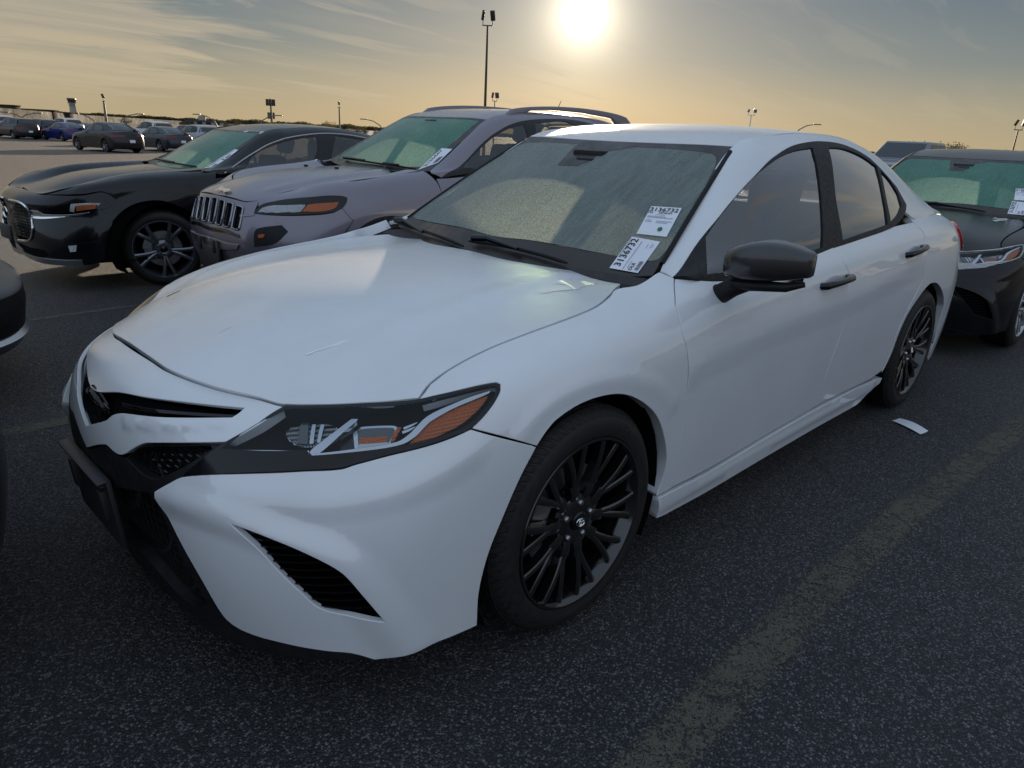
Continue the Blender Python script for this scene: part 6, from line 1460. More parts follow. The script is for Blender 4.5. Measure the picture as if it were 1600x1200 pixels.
# ================================================================== distant vehicles, simple but whole
def coarse_car(kind, P, name, wheel='grey_five'):
    F = WORLD; root = thing(name, '', 'car')
    if kind in ('saloon', 'coupe'):
        zf = 1.0 if kind == 'saloon' else 1.08
        fz = lambda x, z: z*zf
        A = Surf(warped(side_net(), None, 1., fz), 4, .05, mirror=True); HB = Surf(warped(hood_net(), None, 1., fz), 4, .05, mirror=True); gb = GSB
        if kind == 'coupe': gb = [(b, (t_[0], t_[1], t_[2]+(.02 if 2.2 < t_[0] < 3.2 else 0))) for b, t_ in GSB]
        G = Surf(warped(green_net(gb), None, 1., fz), 4); RF = Surf(warped(ROOF, None, 1., fz), 4, mirror=True); WSs = Surf(warped(WS, None, 1., fz), 4, mirror=True); BLs = Surf(warped(BL, None, 1., fz), 4, mirror=True); DKs = Surf(warped(DK, None, 1., fz), 4, mirror=True)
        wb, cz, R, zb = 2.825, .334, .333, .94*zf; belt = [('p', 2.4, -.82, zb+.065), ('p', 1.6, -.82, zb+.02), ('p', 1.0, -.81, zb)]
        fo = [('p', .60, -.79, zb+.02), ('p', .95, -.69, zb+.20), ('p', 1.3, -.60, zb+.36), ('p', 1.8, -.60, zb+.42), ('p', 2.3, -.62, zb+.39), ('p', 2.62, -.66, zb+.27), ('p', 2.68, -.77, zb+.12)]
        g1 = [('p', .78, -.77, zb+.04), ('p', 1.05, -.68, zb+.24), ('p', 1.3, -.62, zb+.34), ('p', 1.5, -.62, zb+.375), ('p', 1.55, -.81, zb+.04)]; g2 = [('p', 1.65, -.62, zb+.385), ('p', 2.2, -.64, zb+.36), ('p', 2.5, -.68, zb+.25), ('p', 2.52, -.77, zb+.10), ('p', 1.68, -.81, zb+.04)]
        xr = 3.3
    else:
        fz = (lambda x, z: z) if kind == 'suv' else (lambda x, z: z*1.1)
        A = Surf(warped(suv_side(), None, 1., fz), 4, .05, mirror=True); HB = Surf(warped(SUV_HOOD, None, 1., fz), 4, .05, mirror=True); G = Surf(warped(green_net(SUVB, .05), None, 1., fz), 4)
        RF = Surf(warped(SUVROOF, None, 1., fz), 4, mirror=True); WSs = Surf(warped(lerp_net(*SUVWS, .03, 4, (-.5, 0, .86)), None, 1., fz), 4, mirror=True)
        BLs = Surf(warped(lerp_net(SUVROOF[-1], [(3.52, 0, 1.18), (3.51, -.3, 1.18), (3.46, -.5, 1.18), (3.36, -.72, 1.17)], .02, 4, (1, 0, 0)), None, 1., fz), 4, mirror=True); DKs = None
        wb, cz, R = 2.7, .345, .345; k = 1. if kind == 'suv' else 1.1; belt = [('p', 2.4, -.83, 1.135*k), ('p', 1.5, -.83, 1.11*k), ('p', 1.0, -.825, 1.10*k)]
        fo = [('p', .62, -.80, 1.12*k), ('p', .95, -.70, 1.32*k), ('p', 1.28, -.63, 1.46*k), ('p', 1.8, -.63, 1.53*k), ('p', 2.5, -.63, 1.53*k), ('p', 2.95, -.65, 1.48*k), ('p', 3.12, -.74, 1.25*k), ('p', 3.0, -.81, 1.16*k)]
        g1 = [('p', .85, -.79, 1.14*k), ('p', 1.1, -.71, 1.34*k), ('p', 1.3, -.66, 1.44*k), ('p', 1.5, -.66, 1.48*k), ('p', 1.55, -.82, 1.14*k)]; g2 = [('p', 1.65, -.66, 1.49*k), ('p', 2.3, -.66, 1.5*k), ('p', 2.35, -.82, 1.16*k), ('p', 1.66, -.82, 1.14*k)]
        xr = 3.2
    for S in (A, HB, G, RF, WSs, BLs)+((DKs,) if DKs else ()): flipn(S, (1.4, 0, .6))
    kw = dict(depth=.01, curved=False); st = .25
    Lw = []
    b = [('s', x, .2+.12*(kind in ('suv', 'van'))) for x in (.5, wb-.45)]
    um, v = A.qu[-1], A.qv; v0 = v[0]; u1 = A.near((-.38, -.89, .4))[0]; u2 = A.near((xr, -.88, .5))[0]
    ar = lambda cx: [('s', cx+.40*math.cos(a), cz+.40*math.sin(a)) for a in np.linspace(PI+.25, -.25, 9)]
    panel('body', A, F, [('uv', 0., v0)]+[('uv', u, v0) for u in (u1*.5, u1)]+ar(0)+b+ar(wb)+[('uv', u2, v0), ('uv', um, v0), ('uv', um, v[-2]), ('uv', (um+u2)/2, v[-2]), ('uv', u2, v[-2]), ('uv', A.near((1.5, -.81, 1.0))[0], v[-2]), ('uv', u1, v[-2]), ('uv', 0., v[-2])], P, root, step=.12, mirror=True, depth=.02, curved=False, sharp=30)
    panel('hood', HB, F, rect(HB, 5), P, root, step=st, **kw)
    v1 = G.qv[-1]; top = [('uv', u, v1) for u in np.linspace(G.qu[-1], G.qu[0], 12)]
    panel('roof_side', G, F, [('uv', G.qu[0], G.qv[8])]+fo+[('uv', G.qu[-1], 0.)]+top, P, root, step=.12, mirror=True, **kw)
    panel('window_trim', G, F, fo+belt, M_blkgloss, root, holes=[g1, g2], off=.003, step=.15, mirror=True, **kw)
    for gg in (g1, g2): panel('side_window', G, F, gg, M_glassfar, root, off=-.002, step=.2, mirror=True, depth=0, curved=False)
    panel('roof', RF, F, rect(RF, 4), P, root, step=.2, **kw)
    panel('windscreen', WSs, F, rect(WSs, 4), M_glassfar, root, step=.2, gap=.03, depth=0, curved=False)
    panel('rear_window', BLs, F, rect(BLs, 4), M_glassfar, root, step=.2, gap=.05, depth=0, curved=False)
    panel('tailgate_frame', BLs, F, rect(BLs, 4), P, root, step=.2, gap=.0, depth=0, curved=False, off=-.008)
    if DKs: panel('boot_top', DKs, F, rect(DKs, 3), P, root, step=.2, **kw)
    t0 = A.near((xr+.12, -.85, .88))[0]; zt = A.near((xr+.3, -.8, .80))[1]
    panel('tail_lamp', A, F, [('uv', t0, zt), ('uv', t0, zt+.12), ('uv', um-.30, zt+.11), ('uv', um-.30, zt+.03)], M_redfar, root, step=.1, off=.006, mirror=True, **kw)
    zb_ = A.near((xr+.3, -.8, .36))[1]
    panel('bumper_trim', A, F, [('uv', u2+.15, v0+.02), ('uv', u2+.15, zb_), ('uv', um, zb_), ('uv', um, v0+.02)], M_blkmat, root, step=.15, off=.004, mirror=True, **kw)
    h0, h1 = A.near((-.78, -.52, .66)), A.near((-.36, -.85, .80))
    panel('headlight', A, F, [('uv', *h0), ('uv', h1[0], h1[1]-.10), ('uv', *h1), ('uv', h0[0], h0[1]+.07)], M_refl, root, step=.1, off=.006, mirror=True, **kw)
    m = MB(); m.box((A.ev([(um-.02, zt-.16)])[0][0][0]+.01, 0, .62), (.012, .30, .15)); m.build('number_plate', M_paper, root)
    for s in (-1, 1): m = MB(); m.box((.72, s*.99, zf+.03 if DKs else 1.12), (.10, .20, .12)); m.build('door_mirror', M_blkgloss, root, True, bevel=.03)
    m = MB(); m.box((wb/2, 0, .45), (wb+1.3, 1.45, .5)); m.build('inner_body', M_dark, root)
    wheel_well(root, 0, (-1, 1), .40, cz, .86, .58); wheel_well(root, wb, (-1, 1), .40, cz, .86, .58)
    for x in (0, wb):
        for s in (-1, 1):
            w = thing_part('wheel', root); w.location = (x, s*.79, R); w.rotation_euler = (0, 0, PI if s > 0 else 0)
            if 'cw' not in WHEELS:
                t_ = MB(); t_.lathe([(.22, -.10), (.26, -.112), (R-.02, -.11), (R, -.08), (R, .08), (R-.02, .11), (.2, .11)], 28); a_ = t_.build('tyre', M_tyre, None, True)
                r_ = MB(); r_.lathe([(.24, -.104), (.235, -.09), (.20, -.04)], 28)
                for q in range(5): a = 2*PI*q/5+.3; spoke(r_, .0, .235, a, a, .05, .065, -.085, -.10, .03, 2)
                b_ = r_.build('rim', M_rimgry, None, True); d_ = MB(); d_.lathe([(.0, -.03), (.21, -.03)], 20); c_ = d_.build('backing', M_dark, None)
                WHEELS['cw'] = [(o.name.split('.')[0], o.data) for o in (a_, b_, c_)]
                for o in (a_, b_, c_): bpy.data.objects.remove(o)
            for nm, me in WHEELS['cw']: o = bpy.data.objects.new(nm, me); COL.objects.link(o); o.parent = w
    return root
def pickup(P, name):
    root = thing(name, '', 'car')
    def tri(m, sec, y):    # side profile extruded across with tumblehome
        pass
    m = MB(); prof = [(-.95, .55), (-.97, .80), (-.92, 1.05), (.55, 1.18), (.60, 1.22), (2.65, 1.24), (2.68, 1.26), (4.65, 1.26), (4.70, .60), (4.55, .45), (-.8, .42)]
    n = len(prof); V = [(x, s*.97, z) for s in (-1, 1) for x, z in prof]; m.add(V, [tuple(range(n)), tuple(range(2*n-1, n-1, -1))]+[(i, n+i, n+(i+1) % n, (i+1) % n) for i in range(n)])
    m.build('body', P, root, True, bevel=.05)
    m = MB(); lo = [(.60, -.90, 1.20), (2.70, -.90, 1.22), (2.70, .90, 1.22), (.60, .90, 1.20)]; hi = [(1.25, -.72, 1.80), (2.50, -.72, 1.80), (2.50, .72, 1.80), (1.25, .72, 1.80)]
    m.add(lo+hi, [(0, 3, 2, 1), (4, 5, 6, 7), (0, 1, 5, 4), (1, 2, 6, 5), (2, 3, 7, 6), (3, 0, 4, 7)]); m.build('cab', P, root, True, bevel=.06, segs=3)
    def q(nm, pts, mat): mm = MB(); mm.add(pts, [(0, 1, 2, 3)]); mm.build(nm, mat, root, fix=False)
    def on(a, b, c, d, u0, u1, v0, v1, off):
        a, b, c, d = map(np.array, (a, b, c, d)); nn = np.cross(b-a, d-a); nn = nn/np.linalg.norm(nn)*off
        f = lambda u, v: (a*(1-u)+b*u)*(1-v)+(d*(1-u)+c*u)*v+nn; return [f(u0, v0), f(u1, v0), f(u1, v1), f(u0, v1)]
    q('windscreen', on(lo[3], lo[0], hi[0], hi[3], .06, .94, .12, .90, .006), M_glassfar)
    for s, (a, b, c, d) in ((-1, (lo[0], lo[1], hi[1], hi[0])), (1, (lo[2], lo[3], hi[3], hi[2]))):
        for u0, u1 in ((.16, .50), (.56, .92)):
            if s > 0: u0, u1 = 1-u1, 1-u0
            q('side_window', on(a, b, c, d, u0, u1, .10, .86, .006), M_glassfar)
    for s in (-1, 1): mm = MB(); mm.box((.85, s*1.08, 1.30), (.12, .22, .24)); mm.build('door_mirror', M_blkgloss, root, True, bevel=.04)
    mm = MB(); mm.box((-.985, 0, .85), (.03, 1.1, .34)); mm.build('grille', M_blkgloss, root)
    for s in (-1, 1): mm = MB(); mm.box((-.93, s*.78, .92), (.1, .28, .2)); mm.build('headlight', M_refl, root, True, bevel=.02)
    mm = MB(); mm.box((-.98, 0, .56), (.12, 1.9, .22)); mm.build('bumper', M_satin, root, True, bevel=.04)
    for x in (0, 3.65):
        for s in (-1, 1):
            w = thing_part('wheel', root); w.location = (x, s*.86, .40); w.scale = (1.2, 1.2, 1.2); w.rotation_euler = (0, 0, PI if s > 0 else 0)
            for nm, me in WHEELS['cw']: o = bpy.data.objects.new(nm, me); COL.objects.link(o); o.parent = w
    return root

# ================================================================== lamp posts, masts, tower, wall, trees
M_bark = simple('bark', (.05, .04, .03), .9, spec=.1)
M_pole = simple('galvanised_pole', (.16, .145, .12), .45, .6, var=.1)
M_poledark = simple('dark_pole', (.05, .042, .035), .5, .3)
M_conc = simple('concrete', (.085, .075, .062), .9, spec=.1, var=.12, vscale=.3)
M_bwhite = simple('pale_render', (.32, .30, .27), .8, var=.05, vscale=.5)
def gpt(px, py, D):
    d = ray(px, py); h = math.hypot(d[0], d[1]); P = CAMP+d*(D/h); return P
def flood_pole(px, pyt, D, label, heads=2, r=.12, mat=None, group=None, arm=.9, hs=(.55, .75), lean=0.):
    P = gpt(px, pyt, D); H_ = P[2]-gz(90); root = thing('light_pole', label, 'light pole', (P[0], P[1], gz(90)), YAW-PI/2, group)
    m = MB(); m.tube([(0, 0, 0), (0, 0, H_)], [r, r*.6], 10); m.tube([(0, 0, 0), (0, 0, .35)], [r*1.8, r*1.6], 10); m.build('pole', mat or M_poledark, root, True)
    m = MB(); m.box((0, 0, H_), (arm*2 if heads > 1 else .5, .08, .08)); m.build('crossarm', mat or M_poledark, root)
    if heads == 2: pos = [(-arm*.9, .9), (arm*.9, .25)]
    else: pos = [(0, .3)]
    for i, (x, rr) in enumerate(pos):
        m = MB(); m.tube([(x, 0, H_), (x, 0, H_+.35)], .03, 6); R_ = Matrix.Rotation(rr-.5, 3, 'Z') @ Matrix.Rotation(.45, 3, 'X')
        m.box((x, -.05, H_+.35+hs[1]/2), (hs[0] if i else hs[0]*.5, .22, hs[1]), M=R_); m.build('floodlight', mat or M_poledark, root, True, bevel=.02)
    return root
def cobra(px, pyt, D, side, label, group='curved street lamps along the far road'):
    P = gpt(px, pyt, D); H_ = P[2]; root = thing('street_lamp', label, 'street lamp', (P[0], P[1], gz(90)), YAW-PI/2, group); k = D/100
    m = MB(); m.tube([(0, 0, 0), (0, 0, H_-1.3*k)], [.16*k, .10*k], 8); m.build('pole', M_pole, root, True)
    m = MB(); m.tube([(0, 0, H_-1.35*k), (side*.35*k, 0, H_-.7*k), (side*1.2*k, 0, H_-.2*k), (side*2.2*k, 0, H_)], [.08*k, .07*k, .06*k, .05*k], 6); m.build('arm', M_pole, root, True)
    m = MB(); m.box((side*2.5*k, 0, H_), (.9*k, .22*k, .12*k)); m.build('lamp_head', M_pole, root, True, bevel=.03*k); return root
def far_lot():
    flood_pole(762, 40, 62, 'tall dark light pole with two floodlights rising behind the grey car', r=.13, arm=.42, hs=(.34, .72))
    flood_pole(773, 158, 95, 'short pole with a cluster of floodlights just right of the tall dark pole', r=.09, arm=.3, hs=(.45, .65), mat=M_pole)
    flood_pole(1174, 180, 110, 'light pole with two bright floodlights above the white car roof', r=.10, arm=.5, hs=(.42, .42), mat=M_satin)
    flood_pole(530, 168, 115, 'single-headed light pole behind the black saloon roof', heads=1, r=.16, hs=(.45, .45), mat=M_pole)
    flood_pole(162, 158, 120, 'slim light pole beside the control tower', heads=1, r=.22, hs=(.6, .6), mat=M_pole)
    flood_pole(1591, 203, 90, 'forked light pole at the right edge of the view', r=.10, arm=.4, hs=(.22, .6), mat=M_poledark)
    cobra(1247, 186, 150, 1, 'small curved lamp standing over the white car roof line')
    for px, py, s, lb in ((22, 166, 1, 'curved street lamp at the far left above the long wall'), (41, 168, -1, 'second curved street lamp over the long wall'), (149, 170, -1, 'street lamp with its arm to the left beside the tower'), (184, 168, 1, 'street lamp with its arm to the right past the tower'),
                          (338, 172, -1, 'street lamp leaning left above the pale SUV'), (404, 171, 1, 'street lamp with arm to the right by the cell mast'), (598, 180, -1, 'street lamp just left of the grey car windscreen')):
        cobra(px, py, 130, s, lb)
    # air-traffic tower
    P = gpt(111, 151.5, 620); H_ = P[2]; root = thing('control_tower', 'pale airport control tower with wide glazed cab on the left skyline', 'tower', (P[0], P[1], gz(90)), .3)
    m = MB(); m.tube([(0, 0, 0), (0, 0, H_*.72)], [2.3, 1.9], 8); m.build('shaft', M_bwhite, root)
    for k, (z0, r0) in enumerate(((.62, 2.5), (.72, 2.9))): m = MB(); m.tube([(0, 0, H_*z0), (0, 0, H_*(z0+.04))], [r0, r0], 12); m.build('gallery', M_bwhite, root)
    m = MB(); m.tube([(0, 0, H_*.76), (0, 0, H_*.93)], [2.4, 2.9], 8); m.build('cab_glass', M_glassfar, root)
    m = MB(); m.tube([(0, 0, H_*.93), (0, 0, H_)], [3.1, 2.9], 12); m.build('cab_roof', M_poledark, root)
    # cell mast
    P = gpt(422, 150, 260); H_ = P[2]; root = thing('cell_mast', 'tall cell mast with two tiers of antennas behind the black saloon', 'mast', (P[0], P[1], gz(90)))
    m = MB(); m.tube([(0, 0, 0), (0, 0, H_)], [.40, .22], 8); m.build('pole', M_pole, root, True)
    for z, r, n in ((H_-1.2, 1.25, 9), (H_-5.2, .95, 5)):
        m = MB(); m.tube([(r*math.cos(a), r*math.sin(a), z) for a in np.linspace(0, 2*PI, 13)], .12, 5, False); m.build('ring', M_pole, root)
        for k in range(n): a = 2*PI*k/n; m = MB(); m.box((r*math.cos(a), r*math.sin(a), z), (.35, .35, 2.0)); m.build('antenna_panel', M_poledark, root)
    # long elevated road wall with things on it
    a, b, c = gpt(-60, 164, 150), gpt(130, 180.2, 210), gpt(360, 192.5, 330); w = thing('long_wall', 'long pale concrete wall of the elevated road on the left skyline', 'wall', (a[0], a[1], 0)); 
    pts = [gpt(-60, 163.5, 150), gpt(60, 173.5, 175), gpt(130, 179.5, 210), gpt(240, 186.5, 265), gpt(345, 192.5, 330)]
    for p0, p1 in zip(pts[:-1], pts[1:]):
        n = 5
        for k in range(n):
            q0 = p0+(p1-p0)*k/n; q1 = p0+(p1-p0)*((k+1)/n-.004); m = MB(); t_ = np.array([q1[1]-q0[1], -(q1[0]-q0[0]), 0]); t_ /= np.linalg.norm(t_); V = []
            for q_ in (q0, q1):
                for s in (-.3, .3): V += [tuple(q_+t_*s-np.array([a[0], a[1], q_[2]+.3])), tuple(q_+t_*s-np.array([a[0], a[1], 0]))]
            m.add(V, [(0, 4, 5, 1), (2, 3, 7, 6), (1, 5, 7, 3), (0, 2, 6, 4), (0, 1, 3, 2), (4, 6, 7, 5)]); m.build('wall_panel', M_conc, w)
    for px, py, D, sx, sz, lb in ((12, 163.5, 170, 3.2, 2., 'small dark plant box on the wall at the far left'), (57, 170.5, 185, 7., 2.4, 'dark vehicle-sized unit on the long wall'), (88, 174.5, 195, 6., 2., 'low dark unit on the wall left of the tower')):
        P = gpt(px, py, D); r_ = thing('rooftop_unit', lb, 'roof unit', (P[0], P[1], 0), YAW-PI/2, 'units standing along the wall'); m = MB(); m.box((0, 0, P[2]/2), (sx, 2.2, P[2])); m.box((0, 0, P[2]-.1), (sx*1.1, 2.4, .2)); m.build('housing', M_bark, r_, True, bevel=.1)
    P = gpt(335, 190.5, 300); r_ = thing('low_building', 'low white building with rooftop tank beyond the parked cars', 'building', (P[0], P[1], 0), YAW-PI/2)
    m = MB(); m.box((0, 0, P[2]/2), (17, 10, P[2])); m.build('wall', M_bwhite, r_); m = MB(); m.box((0, 0, P[2]+.15), (17.6, 10.6, .5)); m.build('roof', M_conc, r_)
    m = MB(); m.tube([(-4.5, 0, P[2]), (-4.5, 0, P[2]+1.9)], 1.3, 12); m.build('tank', M_bwhite, r_, True)
    for k in range(5): m = MB(); m.box((-6.5+3.2*k, -5.02, P[2]*.55), (1.8, .1, .9)); m.build('window', M_glassfar, r_)
def tree_mat():
    m, t = newmat('distant_foliage'); tc = t.add('ShaderNodeTexCoord')
    b = principled(t, Base_Color=t.mix(t.noise(tc.outputs['Object'], .8, 3), (.035, .035, .018), (.085, .075, .035)), Roughness=.8)
    tl = t.add('ShaderNodeBsdfTranslucent'); t.set(tl, 0, (.10, .085, .03, 1)); mx = t.add('ShaderNodeMixShader'); t.set(mx, 0, .3); t.l.new(b.outputs[0], mx.inputs[1]); t.l.new(tl.outputs[0], mx.inputs[2]); surf_out(t, mx); return m

M_tree = tree_mat()
TREES = []
def tree_proto(seed, leafy=1.):
    r = random.Random(seed); root = thing('tree', '', 'tree')
    m = MB(); limbs = []; tips = []
    m.tube([(0, 0, 0), (.05, 0, .25), (0, .03, .42)], [.035, .025, .018], 6)
    for k in range(9):
        a = r.uniform(0, 2*PI); el = r.uniform(.4, 1.2); L = r.uniform(.3, .5); p0 = Vector((0, .02, r.uniform(.22, .42))); p1 = p0+Vector((math.cos(a)*math.cos(el), math.sin(a)*math.cos(el), math.sin(el)))*L*.5
        p2 = p1+Vector((math.cos(a+.3)*math.cos(el), math.sin(a+.3)*math.cos(el), math.sin(el)*1.1))*L*.6; m.tube([p0, p1, p2], [.014, .008, .003], 5); tips += [p1, p2, (p1+p2)/2]
    m.build('trunk', M_bark, root, True)
    V = []; Fc = []
    for k in range(int(1100*leafy)):
        c = r.choice(tips); rad = .14; p = c+Vector((r.gauss(0, rad*.6), r.gauss(0, rad*.6), r.gauss(0, rad*.5))); s = r.uniform(.010, .026); n = Vector((r.gauss(0, 1), r.gauss(0, 1), r.gauss(0, 1))).normalized(); u = n.orthogonal().normalized()*s; w = n.cross(u.normalized())*s
        i = len(V); V += [tuple(p-u), tuple(p+w), tuple(p+u), tuple(p-w)]; Fc.append((i, i+1, i+2, i+3))
    mb = MB(); mb.add(V, Fc); mb.build('crown', M_tree, root, fix=False)
    return root
M_ws = glass_frost('windscreen_dew', tint=(.56, .84, .48), trans=.07, dif=(.42, .50, .47))
M_side = glass_clear('side_glass', (.50, .52, .54), film=.03, rough=.03, refl=3.6, filmcol=(.42, .42, .55))
M_sidefar = glass_clear('side_glass_clear', (.40, .40, .38), film=.03, rough=.02)
M_wsgreen = glass_frost('windscreen_green_dew', tint=(.42, .80, .56), trans=.06, dif=(.18, .50, .37))
M_sunstop = glass_clear('sun_stop_glass', (.10, .10, .11), film=.03, rough=.02, refl=3.6)  # tint made up so rear-door sun stays off the windscreen
M_glassfar = simple('far_glass', (.02, .025, .028), .08, coat=.4)
white, WSURF, WDOORS = build_saloon(M_white, M_ws, M_side, M_capblk, 'black_turbine', 'white_saloon_car', 'white saloon car with black wheels and black door mirrors, nearest in the foreground')
bsd = build_black_sedan(); gsuv, _a = build_grey_suv()
# black car of the next row, nose to tail behind the white one
blk = copy_tree(white); blk.name = 'black_saloon_car'; move(blk, 5.05, -.12, 0, -.02)
recolour(blk, {'white_paint': M_blackcam, 'black_wheel_paint': M_rimsil, 'windscreen_dew': M_wsgreen, 'matt_black_plastic': M_blkgloss})
for o in blk.children_recursive:
    if o.name.startswith('bezel') or (o.name.startswith('housing')): 
        o.material_slots[0].link = 'OBJECT'; o.material_slots[0].material = M_refl
blk['label'] = 'black saloon with silver wheels nosing out behind the white car on the right'; blk['group'] = 'cars parked in the row'
# cars of the row ahead, mostly beyond the left edge
sv = copy_tree(gsuv); sv.name = 'black_sport_utility_car'; move(sv, -4.315, 2.98, -.045, 0); recolour(sv, {'granite_paint': M_black})
sv['label'] = 'black sport-utility car, only its stepped rear bumper showing at the left edge'; sv['group'] = 'cars of the row ahead at the left edge'
def step_bumper(parent):
    path = [(3.0, -.905), (3.25, -.90), (3.42, -.84), (3.53, -.72), (3.60, -.52), (3.64, -.25), (3.655, 0)]; path += [(x, -y) for x, y in path[::-1][1:]]
    P = curve_pts(np.array(path), False, 4); T = np.gradient(P, axis=0); T /= np.linalg.norm(T, axis=1, keepdims=True); Nn = np.stack([T[:, 1], -T[:, 0]], 1)
    if Nn[len(Nn)//2, 0] < 0: Nn = -Nn
    def band(levels, name, mat):
        V = []; 
        for p, n in zip(P, Nn):
            for o, z in levels: V.append((p[0]+n[0]*o, p[1]+n[1]*o, z))
        k = len(levels); m = MB(); m.add(V, [(i*k+j, i*k+j+1, (i+1)*k+j+1, (i+1)*k+j) for i in range(len(P)-1) for j in range(k-1)]); return m.build(name, mat, parent, True, angle=50)
    band([(-.03, .64), (.0, .575), (.10, .56), (.130, .545), (.135, .53)], 'bumper_step', simple('grey_bumper_step', (.055, .055, .055), .45)); band([(.135, .53), (.14, .46), (.12, .34), (.05, .29), (-.1, .27)], 'rear_bumper', M_blkmat); band([(.10, .345), (.135, .31), (.10, .26), (-.05, .24)], 'skid_plate', M_satin)
step_bumper(sv)
sn = copy_tree(white); sn.name = 'dark_saloon_car'; move(sn, -5.0, .60, 0, 0); recolour(sn, {'white_paint': M_black, 'red_lens': M_blkmat, 'clear_tail_lens': M_blkmat})
sn['label'] = 'dark saloon ahead of the white car, only a sliver of tail at lower left edge'; sn['group'] = 'cars of the row ahead at the left edge'
for o in (sv, sn): recolour(o, {'windscreen_green_dew': M_glassfar})
# distant cars
Pw = paint('far_white_paint', (.50, .51, .53)); Pg = paint('far_silver_paint', (.30, .31, .34), metal=.5); Pd = paint('far_dark_paint', (.008, .008, .010), spec=.2, coat=.6); Pb = paint('far_blue_paint', (.008, .018, .12), spec=.2, coat=.7); Pn = paint('far_slate_paint', (.018, .023, .035), spec=.2, coat=.7); Pt = paint('far_tan_paint', (.022, .020, .017), spec=.2, coat=.7); 
sed = coarse_car('saloon', Pn, 'parked_car'); cou = coarse_car('coupe', Pd, 'parked_car'); suv = coarse_car('suv', Pg, 'parked_car'); van = coarse_car('van', Pw, 'parked_car')
Pp_ = paint('pickup_paint', (.13, .14, .165), metal=.3); pk = pickup(Pp_, 'pickup_truck'); pk['label'] = 'dark grey crew-cab pickup truck seen past the white car roof, right of centre'; pk['category'] = 'pickup'; P_ = gpt(1388, 240, 27.5); move(pk, P_[0], P_[1], 0, math.radians(-6))
FARN = {'far_slate_paint', 'far_dark_paint', 'far_silver_paint', 'far_white_paint'}
used = set()
def put_far(proto, px, D, rz, P, label):
    o = proto if proto.name not in used else copy_tree(proto)
    first = proto.name not in used; used.add(proto.name)
    if not first: o.name = 'parked_car'
    d = ray(px, 200); h = math.hypot(d[0], d[1]); c = CAMP+d*(D/h)
    ca, sa = math.cos(rz), math.sin(rz); o.rotation_euler = (0, 0, rz); o.location = (c[0]-1.4*ca, c[1]-1.4*sa, gz(c[1])); o['label'] = label; o['group'] = 'cars parked across the lot'; o['category'] = 'car'
    recolour(o, {k: P for k in FARN}); return o
D2R = math.radians
put_far(cou, 164, 47, D2R(-78), Pd, 'black crossover with sloping tail and plate, nearest of the cars across the lot')
put_far(sed, 248, 51, D2R(-80), Pn, 'dark slate saloon parked between the black crossover and the pale SUV')
put_far(suv, 306, 54, D2R(-86), Pg, 'silver SUV parked right of the slate saloon across the lot')
put_far(van, 236, 63, D2R(-83), Pw, 'big white SUV standing behind the slate saloon')
put_far(suv, 290, 73, D2R(-83), Pd, 'dark SUV partly hidden behind the silver SUV')
put_far(suv, 24, 73, D2R(-76), Pt, 'dark brown SUV, second from the left edge across the lot')
put_far(van, -4, 78, D2R(-76), Pw, 'white SUV cut off by the left edge across the lot')
put_far(suv, 62, 76, D2R(-78), Pn, 'slate SUV between the brown SUV and the blue saloon')
put_far(sed, 99, 71, D2R(-78), Pb, 'blue saloon parked left of the black crossover')
put_far(van, 100, 80, D2R(-78), Pw, 'white SUV standing behind the blue saloon')
put_far(suv, 345, 78, D2R(-83), Pd, 'dark SUV farthest right of the cars across the lot')
put_far(sed, 126, 83, D2R(-78), Pd, 'dark saloon between the blue saloon and the black crossover')
far_lot()
tp = [tree_proto(3), tree_proto(9, .7), tree_proto(15, 1.2)]
first = [True]*3
spots = [(1408, 226, 150, 1), (1424, 219, 120, 1), (1437, 226, 140, 0), (1452, 228, 150, 2), (1466, 226, 145, 0), (1478, 225, 140, 2), (1492, 227, 150, 0), (1503, 226, 140, 2), (1520, 234, 160, 0), (1538, 236, 150, 2), (1560, 237, 170, 0), (1595, 233, 150, 1),
         (372, 190, 210, 2), (384, 189, 230, 1), (512, 191, 190, 0), (519, 189, 180, 1), (545, 199, 210, 2), (558, 197, 200, 0), (570, 199, 220, 2), (588, 203, 200, 0), (604, 203, 190, 2), (618, 205, 210, 0), (352, 192, 260, 0), (196, 184, 190, 0)]
ORD = ['first', 'second', 'third', 'fourth', 'fifth', 'sixth', 'seventh', 'eighth', 'ninth', 'tenth', 'eleventh', 'twelfth', 'thirteenth']
tlab = {0: 'thin', 1: 'bare', 2: 'bushy'}
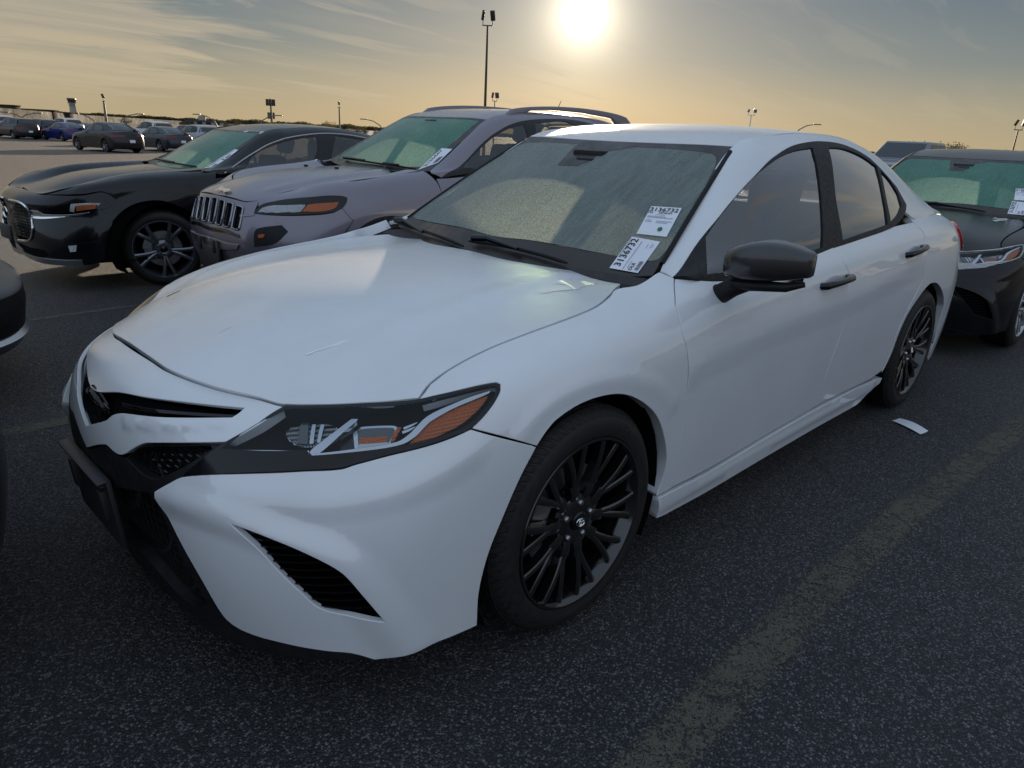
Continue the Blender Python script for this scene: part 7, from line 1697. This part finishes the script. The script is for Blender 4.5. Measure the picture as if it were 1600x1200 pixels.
for i, (px, py, D, k) in enumerate(spots):
    o = tp[k] if first[k] else copy_tree(tp[k]); first[k] = False; o.name = 'tree'
    P = gpt(px, py, D); H_ = max(P[2]-gz(90), 1.5); base = gpt(px, py, D)
    o.location = (P[0], P[1], gz(90)); o.scale = (H_*1.35, H_*1.35, H_*1.12); o.rotation_euler = (0, 0, i*1.3)
    side = 'right' if px > 1000 else 'left'
    rank = sorted(q[0] for q in spots if (q[0] > 1000) == (px > 1000)).index(px)
    o['label'] = ORD[rank]+' skyline tree from the left, '+tlab[k]+', '+('right of the pickup truck' if px > 1000 else 'beyond the black saloon and far lot'); o['group'] = 'small trees on the %s skyline' % side
ORD = None
# low scrub closing the horizon
def scrub():
    r = random.Random(4); V = []; Fc = []
    for px0, px1, hpx, D in ((1395, 1640, 8., 170), (355, 640, 4., 230), (-40, 360, 2.5, 400), (640, 1395, 3., 420)):
        for k in range(int((px1-px0)*26)):
            px = r.uniform(px0, px1); hy = 213+(px-800)*.0505; env = .5+.5*math.sin(px*.13)*math.sin(px*.047+1); py = hy+1-r.random()**1.3*hpx*(.7+env); P = gpt(px, py, D+r.uniform(-6, 6)); s = D*.0012*r.uniform(.6, 1.5)
            if P[2] < -.1: P[2] = r.uniform(-.1, .8)
            n = Vector((r.gauss(0, 1), r.gauss(0, 1), r.gauss(0, 1))).normalized(); u = np.array(n.orthogonal().normalized())*s; w = np.array(n.cross(Vector(u).normalized()))*s; i = len(V); V += [P-u, P+w, P+u, P-w]; Fc.append((i, i+1, i+2, i+3))
    for k in range(9000):                       # unseen woods added behind the camera, a dark band for reflections to catch
        a = r.uniform(0, 2*PI)
        if math.cos(a-YAW) > .55: continue
        D = r.uniform(88, 100); env = .5+.5*math.sin(a*23)*math.sin(a*9+1); z = (1-r.random()**.7)*(3+5*env); P = np.array([CAMP[0]+D*math.cos(a), CAMP[1]+D*math.sin(a), z]); s = r.uniform(.35, .9)
        n = Vector((r.gauss(0, 1), r.gauss(0, 1), r.gauss(0, 1))).normalized(); u = np.array(n.orthogonal().normalized())*s; w = np.array(n.cross(Vector(u).normalized()))*s; i = len(V); V += [P-u, P+w, P+u, P-w]; Fc.append((i, i+1, i+2, i+3))
    o = link('scrub', mesh_np('scrub', V, Fc, None, False), None, M_tree); tag(o, 'low scrub along the horizon, plus unseen woods added for reflections', 'scrub', kind='stuff')
scrub()
